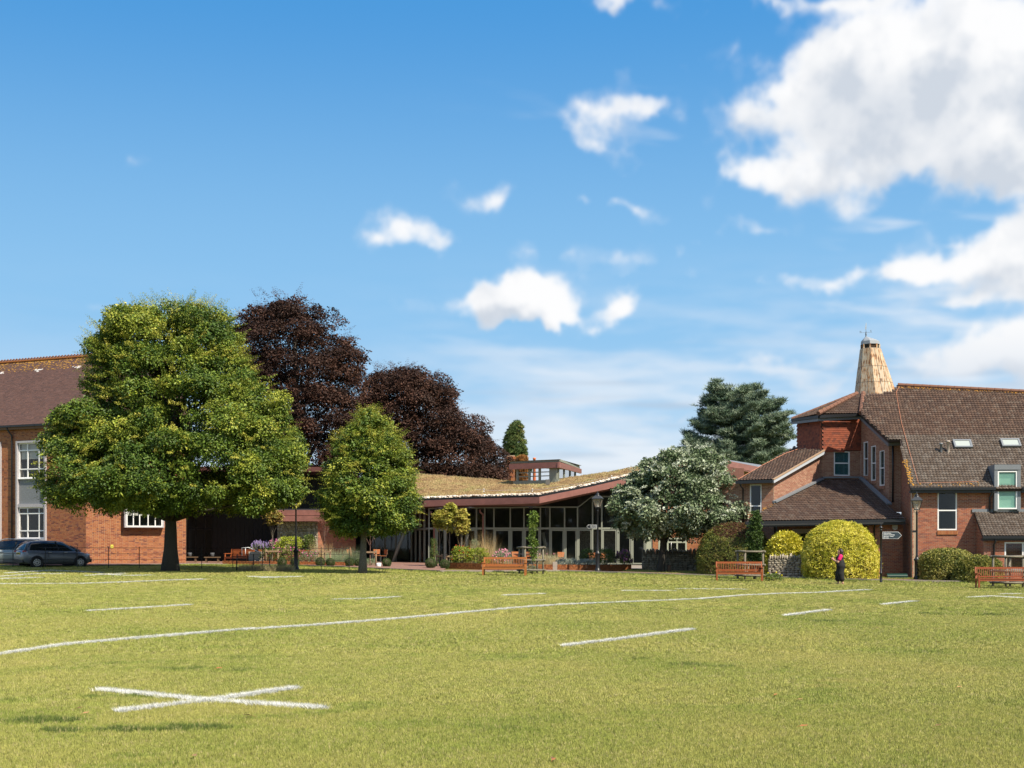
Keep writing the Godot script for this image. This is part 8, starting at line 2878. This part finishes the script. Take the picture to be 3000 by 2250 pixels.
func build_cars():
	var grey = mat("graphite_paint", lin(0.14, 0.15, 0.175), 0.38, 0.2)
	grey.clearcoat_enabled = true; grey.clearcoat = 0.8; grey.clearcoat_roughness = 0.05
	var hd = 77.9
	var a = deg_to_rad(41.0)
	var p = gx(155, hd)
	var yy = P(0, 1663, hd).y
	car("hatchback_car", "dark grey hatchback parked nose away beside the brick block, with yellow plate", Vector3(p.x, yy, -hd), Vector3(cos(a), 0, -sin(a)), grey, grey,
		[[-1.99, 0.40, 0.80, 0.62], [-1.93, 0.30, 0.98, 0.76], [-1.7, 0.22, 1.03, 0.83], [-1.2, 0.19, 1.01, 0.86], [-0.4, 0.19, 0.99, 0.865], [0.5, 0.19, 0.97, 0.865], [1.05, 0.19, 0.95, 0.855], [1.5, 0.20, 0.87, 0.82], [1.82, 0.24, 0.76, 0.74], [1.98, 0.32, 0.66, 0.60], [2.04, 0.40, 0.58, 0.45]],
		[[-1.92, 0.97, 1.02, 0.72, 0.66], [-1.72, 0.99, 1.36, 0.78, 0.60], [-1.50, 1.0, 1.47, 0.80, 0.60], [-0.8, 0.99, 1.525, 0.815, 0.62], [-0.1, 0.98, 1.52, 0.815, 0.62], [0.35, 0.97, 1.46, 0.81, 0.60], [0.75, 0.96, 1.28, 0.79, 0.60], [1.32, 0.92, 0.95, 0.75, 0.68]],
		[-1.26, 1.26], 0.305, 1.0, "HE22 JWU")
	var sage = mat("sage_paint", lin(0.27, 0.31, 0.30), 0.3, 0.2)
	sage.clearcoat_enabled = true; sage.clearcoat = 0.8; sage.clearcoat_roughness = 0.05
	hd = 79.3
	p = gx(26, hd)
	a = deg_to_rad(20.0)
	car("crossover_car", "grey-green crossover with black roof and silver rails half hidden behind the hatchback", Vector3(p.x, P(0, 1662, hd).y, -hd), Vector3(-cos(a), 0, sin(a)), sage, mat("black_roof", lin(0.015, 0.015, 0.016), 0.25),
		[[-2.1, 0.40, 0.85, 0.65], [-2.05, 0.30, 1.05, 0.80], [-1.7, 0.22, 1.08, 0.87], [-0.4, 0.20, 1.06, 0.90], [0.6, 0.20, 1.05, 0.90], [1.15, 0.20, 1.04, 0.89], [1.65, 0.22, 0.98, 0.86], [1.98, 0.28, 0.86, 0.78], [2.12, 0.36, 0.72, 0.62], [2.15, 0.42, 0.62, 0.50]],
		[[-2.0, 1.03, 1.08, 0.78, 0.70], [-1.85, 1.05, 1.48, 0.82, 0.62], [-1.3, 1.06, 1.56, 0.84, 0.66], [-0.4, 1.05, 1.57, 0.85, 0.66], [0.3, 1.05, 1.53, 0.84, 0.65], [0.62, 1.04, 1.44, 0.83, 0.64], [1.22, 1.02, 1.06, 0.80, 0.72]],
		[-1.33, 1.34], 0.345, 1.04, "", true)

# ---------- the person ----------
func nets(bones, cell: float, k: float) -> MB:
	# surface nets round tapered capsules joined smoothly
	var lo = Vector3.INF; var hi = -Vector3.INF
	for e in bones:
		for i in 2:
			lo = lo.min(e[i] - Vector3.ONE * (e[2 + i] + cell * 2)); hi = hi.max(e[i] + Vector3.ONE * (e[2 + i] + cell * 2))
	var n = Vector3i(((hi - lo) / cell).ceil()) + Vector3i.ONE
	var f := PackedFloat32Array()
	f.resize(n.x * n.y * n.z)
	f.fill(1.0)
	for e in bones:
		var a: Vector3 = e[0]; var b: Vector3 = e[1]
		var r = maxf(e[2], e[3]) + k + cell * 2.0
		var p0 = Vector3i(((a.min(b) - Vector3.ONE * r - lo) / cell).floor()).clamp(Vector3i.ZERO, n - Vector3i.ONE)
		var p1 = Vector3i(((a.max(b) + Vector3.ONE * r - lo) / cell).ceil()).clamp(Vector3i.ZERO, n - Vector3i.ONE)
		var ab = b - a
		var l2 = maxf(ab.length_squared(), 1e-9)
		for z in range(p0.z, p1.z + 1):
			for y in range(p0.y, p1.y + 1):
				for x in range(p0.x, p1.x + 1):
					var p = lo + Vector3(x, y, z) * cell
					var t = clampf((p - a).dot(ab) / l2, 0.0, 1.0)
					var d = (p - a - ab * t).length() - lerpf(e[2], e[3], t)
					var i = x + n.x * (y + n.y * z)
					var q = f[i]
					var h = maxf(k - absf(q - d), 0.0) / k
					f[i] = minf(q, d) - h * h * k * 0.25
	var vert = {}
	var m := MB.new()
	var corner = [Vector3i(0, 0, 0), Vector3i(1, 0, 0), Vector3i(0, 1, 0), Vector3i(1, 1, 0), Vector3i(0, 0, 1), Vector3i(1, 0, 1), Vector3i(0, 1, 1), Vector3i(1, 1, 1)]
	var edges = [[0, 1], [2, 3], [4, 5], [6, 7], [0, 2], [1, 3], [4, 6], [5, 7], [0, 4], [1, 5], [2, 6], [3, 7]]
	for z in n.z - 1:
		for y in n.y - 1:
			for x in n.x - 1:
				var i0 = x + n.x * (y + n.y * z)
				var s0 = f[i0] < 0.0
				var same = true
				var vals = []
				for c in corner:
					var q = f[i0 + c.x + n.x * (c.y + n.y * c.z)]
					vals.append(q)
					if (q < 0.0) != s0: same = false
				if same:
					continue
				var sum = Vector3.ZERO; var cnt = 0
				for e in edges:
					if (vals[e[0]] < 0.0) != (vals[e[1]] < 0.0):
						var t = vals[e[0]] / (vals[e[0]] - vals[e[1]])
						sum += Vector3(corner[e[0]]).lerp(Vector3(corner[e[1]]), t)
						cnt += 1
				vert[Vector3i(x, y, z)] = lo + (Vector3(x, y, z) + sum / cnt) * cell
	for c in vert:
		var i0 = c.x + n.x * (c.y + n.y * c.z)
		var s0 = f[i0] < 0.0
		for ax in 3:
			var step = Vector3i(1 if ax == 0 else 0, 1 if ax == 1 else 0, 1 if ax == 2 else 0)
			var s1 = f[i0 + step.x + n.x * (step.y + n.y * step.z)] < 0.0
			if s0 == s1:
				continue
			var u = Vector3i(0, 1, 0) if ax == 0 else (Vector3i(0, 0, 1) if ax == 1 else Vector3i(1, 0, 0))
			var w = Vector3i(0, 0, 1) if ax == 0 else (Vector3i(1, 0, 0) if ax == 1 else Vector3i(0, 1, 0))
			if vert.has(c - u) and vert.has(c - w) and vert.has(c - u - w):
				var q = [vert[c], vert[c - u], vert[c - u - w], vert[c - w]]
				if s0: m.quad(q[0], q[1], q[2], q[3])
				else: m.quad(q[0], q[3], q[2], q[1])
	return m

func build_person():
	# faces to the picture's left, looking at the phone held in both hands; x = forward here
	var p = gp(2462, 1711)
	var o = thing("person", "person in black jumpsuit and pink top holding up a phone on the lawn", "person", p, deg_to_rad(165.0))
	var V = func(x, y, z): return Vector3(x, y, z)
	var skin = mat("skin", lin(0.55, 0.30, 0.21), 0.6)
	skin.subsurf_scatter_enabled = true; skin.subsurf_scatter_strength = 0.05
	var blk = textured(mat("black_cloth", lin(0.010, 0.010, 0.011), 0.85), noise_tex(141, 0.08, 3, Color(0.7, 0.7, 0.7), Color(1, 1, 1), 128), 4.0)
	var pink = mat("pink_cloth", lin(0.72, 0.012, 0.14), 0.8)
	var hairm = mat("dark_hair", lin(0.022, 0.012, 0.009), 0.45)
	var hands = [V.call(0.33, 1.19, 0.045), V.call(0.35, 1.18, -0.06)]
	var body = []
	# head, neck
	body.append([V.call(0.035, 1.50, 0), V.call(0.05, 1.43, 0), 0.088, 0.070])
	body.append([V.call(0.02, 1.54, 0), V.call(-0.02, 1.52, 0), 0.088, 0.085])
	body.append([V.call(0.125, 1.475, 0), V.call(0.105, 1.50, 0), 0.016, 0.012])
	body.append([V.call(0.095, 1.415, 0), V.call(0.08, 1.40, 0), 0.028, 0.03])
	body.append([V.call(0.0, 1.40, 0), V.call(-0.02, 1.29, 0), 0.056, 0.062])
	# torso and hips
	body.append([V.call(-0.02, 1.28, 0.08), V.call(-0.02, 1.28, -0.08), 0.085, 0.085])
	body.append([V.call(-0.01, 1.22, 0), V.call(0.0, 1.0, 0), 0.125, 0.135])
	body.append([V.call(0.0, 1.0, 0.05), V.call(-0.02, 0.86, 0.06), 0.125, 0.15])
	body.append([V.call(0.0, 1.0, -0.05), V.call(-0.02, 0.86, -0.06), 0.125, 0.15])
	for s in [-1, 1]:
		var hip = V.call(-0.02, 0.84, s * 0.095)
		var knee = V.call(0.03 + 0.04 * s, 0.46, s * 0.11)
		var ank = V.call(0.0 + 0.10 * s, 0.085, s * 0.115)
		body.append([hip, knee, 0.105, 0.068])
		body.append([knee, ank, 0.062, 0.042])
		body.append([ank + V.call(-0.03, -0.045, 0), ank + V.call(0.13, -0.06, 0.01 * s), 0.036, 0.024])
		var sh = V.call(-0.02, 1.28, s * 0.165)
		var el = V.call(0.10, 1.03, s * 0.20)
		var wr = hands[0 if s > 0 else 1] + V.call(-0.05, -0.06, s * 0.01)
		body.append([sh, el, 0.066, 0.054])
		body.append([el, wr, 0.051, 0.032])
	var bm = nets(body, 0.017, 0.03)
	# hands: palm and five fingers closing on the phone, on a finer grid
	for s in [-1, 1]:
		var c = hands[0 if s > 0 else 1]
		var hb = [[c + V.call(-0.045, -0.055, s * 0.008), c + V.call(-0.005, 0.0, s * 0.004), 0.027, 0.028]]
		for i in 4:
			var root = c + V.call(0.0 + 0.004 * i, 0.028 - i * 0.019, s * 0.012)
			var l = [0.036, 0.041, 0.038, 0.030][i]
			var k1 = root + V.call(l, 0.006, s * 0.006)
			var k2 = k1 + V.call(l * 0.35, 0.002, -s * l * 0.65)
			hb.append([root, k1, 0.0105, 0.0095]); hb.append([k1, k2, 0.0095, 0.008])
		hb.append([c + V.call(-0.03, 0.0, -s * 0.01), c + V.call(-0.012, 0.034, -s * 0.02), 0.013, 0.0105])
		hb.append([c + V.call(-0.012, 0.034, -s * 0.02), c + V.call(0.006, 0.055, -s * 0.02), 0.0105, 0.009])
		bm.v.append_array(nets(hb, 0.0065, 0.008).v)
	# ears and eyelids add a little to the head
	for s in [-1, 1]:
		bm.ball(V.call(-0.005, 1.475, s * 0.083), Vector3(0.022, 0.034, 0.012), 8, 6)
	spart("body", bm, skin, o)
	for s in [-1, 1]:
		var e := MB.new()
		e.ball(V.call(0.104, 1.497, s * 0.032), Vector3(0.011, 0.009, 0.013), 8, 6)
		spart("eye", e, mat("eye_dark", lin(0.02, 0.015, 0.012), 0.2), o)
	var mo := MB.new()
	mo.ball(V.call(0.118, 1.438, 0), Vector3(0.010, 0.008, 0.025), 8, 5)
	spart("mouth", mo, mat("lips", lin(0.35, 0.10, 0.09), 0.5), o)
	# pink short-sleeved top
	var top = [[V.call(-0.02, 1.285, 0.11), V.call(-0.02, 1.285, -0.11), 0.092, 0.092], [V.call(-0.02, 1.33, 0), V.call(-0.01, 1.26, 0), 0.07, 0.11]]
	for s in [-1, 1]:
		top.append([V.call(-0.02, 1.285, s * 0.165), V.call(0.04, 1.155, s * 0.190), 0.088, 0.086])
	spart("top", nets(top, 0.017, 0.03), pink, o)
	# sleeveless jumpsuit with wide cropped legs
	var js = [[V.call(-0.008, 1.235, 0.06), V.call(-0.008, 1.235, -0.06), 0.125, 0.125], [V.call(0.03, 1.2, 0), V.call(0.02, 1.0, 0), 0.175, 0.19], [V.call(-0.02, 1.33, 0.095), V.call(0.06, 1.22, 0.085), 0.035, 0.05], [V.call(-0.02, 1.33, -0.095), V.call(0.06, 1.22, -0.085), 0.035, 0.05], [V.call(0.0, 1.0, 0.055), V.call(-0.02, 0.84, 0.07), 0.18, 0.205], [V.call(0.0, 1.0, -0.055), V.call(-0.02, 0.84, -0.07), 0.18, 0.205]]
	for s in [-1, 1]:
		js.append([V.call(-0.02, 0.84, s * 0.09), V.call(0.03 + 0.04 * s, 0.48, s * 0.115), 0.175, 0.150])
		js.append([V.call(0.03 + 0.04 * s, 0.48, s * 0.115), V.call(0.02 + 0.085 * s, 0.24, s * 0.12), 0.150, 0.138])
	spart("jumpsuit", nets(js, 0.018, 0.035), blk, o)
	# shoulder-length dark hair
	var hr = [[V.call(-0.005, 1.565, 0.0), V.call(-0.06, 1.50, 0), 0.085, 0.09], [V.call(0.055, 1.585, 0.03), V.call(-0.02, 1.58, 0.04), 0.045, 0.06], [V.call(0.055, 1.585, -0.03), V.call(-0.02, 1.58, -0.04), 0.045, 0.06]]
	for s in [-1, 1]:
		hr.append([V.call(-0.02, 1.54, s * 0.07), V.call(-0.045, 1.36, s * 0.085), 0.045, 0.035])
		hr.append([V.call(-0.07, 1.50, s * 0.04), V.call(-0.10, 1.31, s * 0.06), 0.06, 0.03])
	spart("hair", nets(hr, 0.013, 0.03), hairm, o)
	# lanyard and badge, phone held as a thing of its own
	var ln := MB.new()
	for s in [-1, 1]:
		ln.tube([V.call(-0.04, 1.36, s * 0.07), V.call(0.07, 1.31, s * 0.065), V.call(0.128, 1.2, s * 0.03), V.call(0.165, 1.04, 0.0)], 0.007, 5)
	part("lanyard", ln, mat("lanyard_pink", lin(0.75, 0.05, 0.32), 0.6), o)
	var bd := MB.new()
	bd.box(Transform3D(Basis(Vector3.UP, 0.2), V.call(0.185, 0.97, 0.0)), Vector3(-0.003, -0.045, -0.055), Vector3(0.003, 0.06, 0.055))
	part("badge", bd, mat("badge_white", lin(0.5, 0.6, 0.68), 0.4), o)
	var wb := MB.new()
	wb.tube([hands[0] + V.call(-0.075, -0.075, 0.012), hands[0] + V.call(-0.06, -0.06, 0.011)], 0.034, 10)
	part("bracelet", wb, mat("bracelet", lin(0.5, 0.62, 0.66), 0.3), o)
	var ph = thing("phone", "pale blue phone held up in the person's hands", "phone", o.transform * V.call(0.355, 1.215, -0.005), deg_to_rad(165.0))
	var pm := MB.new()
	pm.box(Transform3D(Basis(Vector3(0, 0, 1), 0.12), Vector3.ZERO), Vector3(-0.004, -0.075, -0.036), Vector3(0.004, 0.075, 0.036))
	part("case", pm, mat("phone_case", lin(0.25, 0.34, 0.62), 0.3), ph)
	pm = MB.new()
	pm.box(Transform3D(Basis(Vector3(0, 0, 1), 0.12), Vector3.ZERO), Vector3(-0.0055, -0.07, -0.032), Vector3(-0.0042, 0.07, 0.032))
	part("screen", pm, mat("phone_glass", lin(0.02, 0.02, 0.025), 0.1), ph)

func _ready():
	rng.seed = 20240817
	nz.seed = 3; nz.frequency = 0.05; nz.fractal_octaves = 4
	nz2.seed = 8; nz2.frequency = 0.08; nz2.fractal_octaves = 4
	nz3.seed = 21; nz3.frequency = 0.11; nz3.fractal_octaves = 5
	var ub := MB.new()
	ub.box(Transform3D.IDENTITY, Vector3.ZERO, Vector3.ONE)
	unit_box = ub.mesh()
	set_stage()
	for q in [[-60, 1661], [250, 1660], [560, 1655], [760, 1657], [880, 1660], [1080, 1668], [1292, 1677], [1500, 1677], [1640, 1676], [1800, 1681], [1950, 1686], [2300, 1695], [2550, 1703], [2860, 1709], [3060, 1712]]:
		path_pts.append(gp(q[0], q[1]))
	build_lawn()
	build_grass()
	build_markings()
	shared()
	build_school()
	build_link()
	build_pavilion()
	build_hall()
	build_trees()
	build_hedges()
	build_paving()
	build_stone_walls()
	build_fence()
	build_benches()
	build_lamps()
	build_guards_and_bollards()
	build_beds()
	build_small_things()
	build_cars()
	build_person()
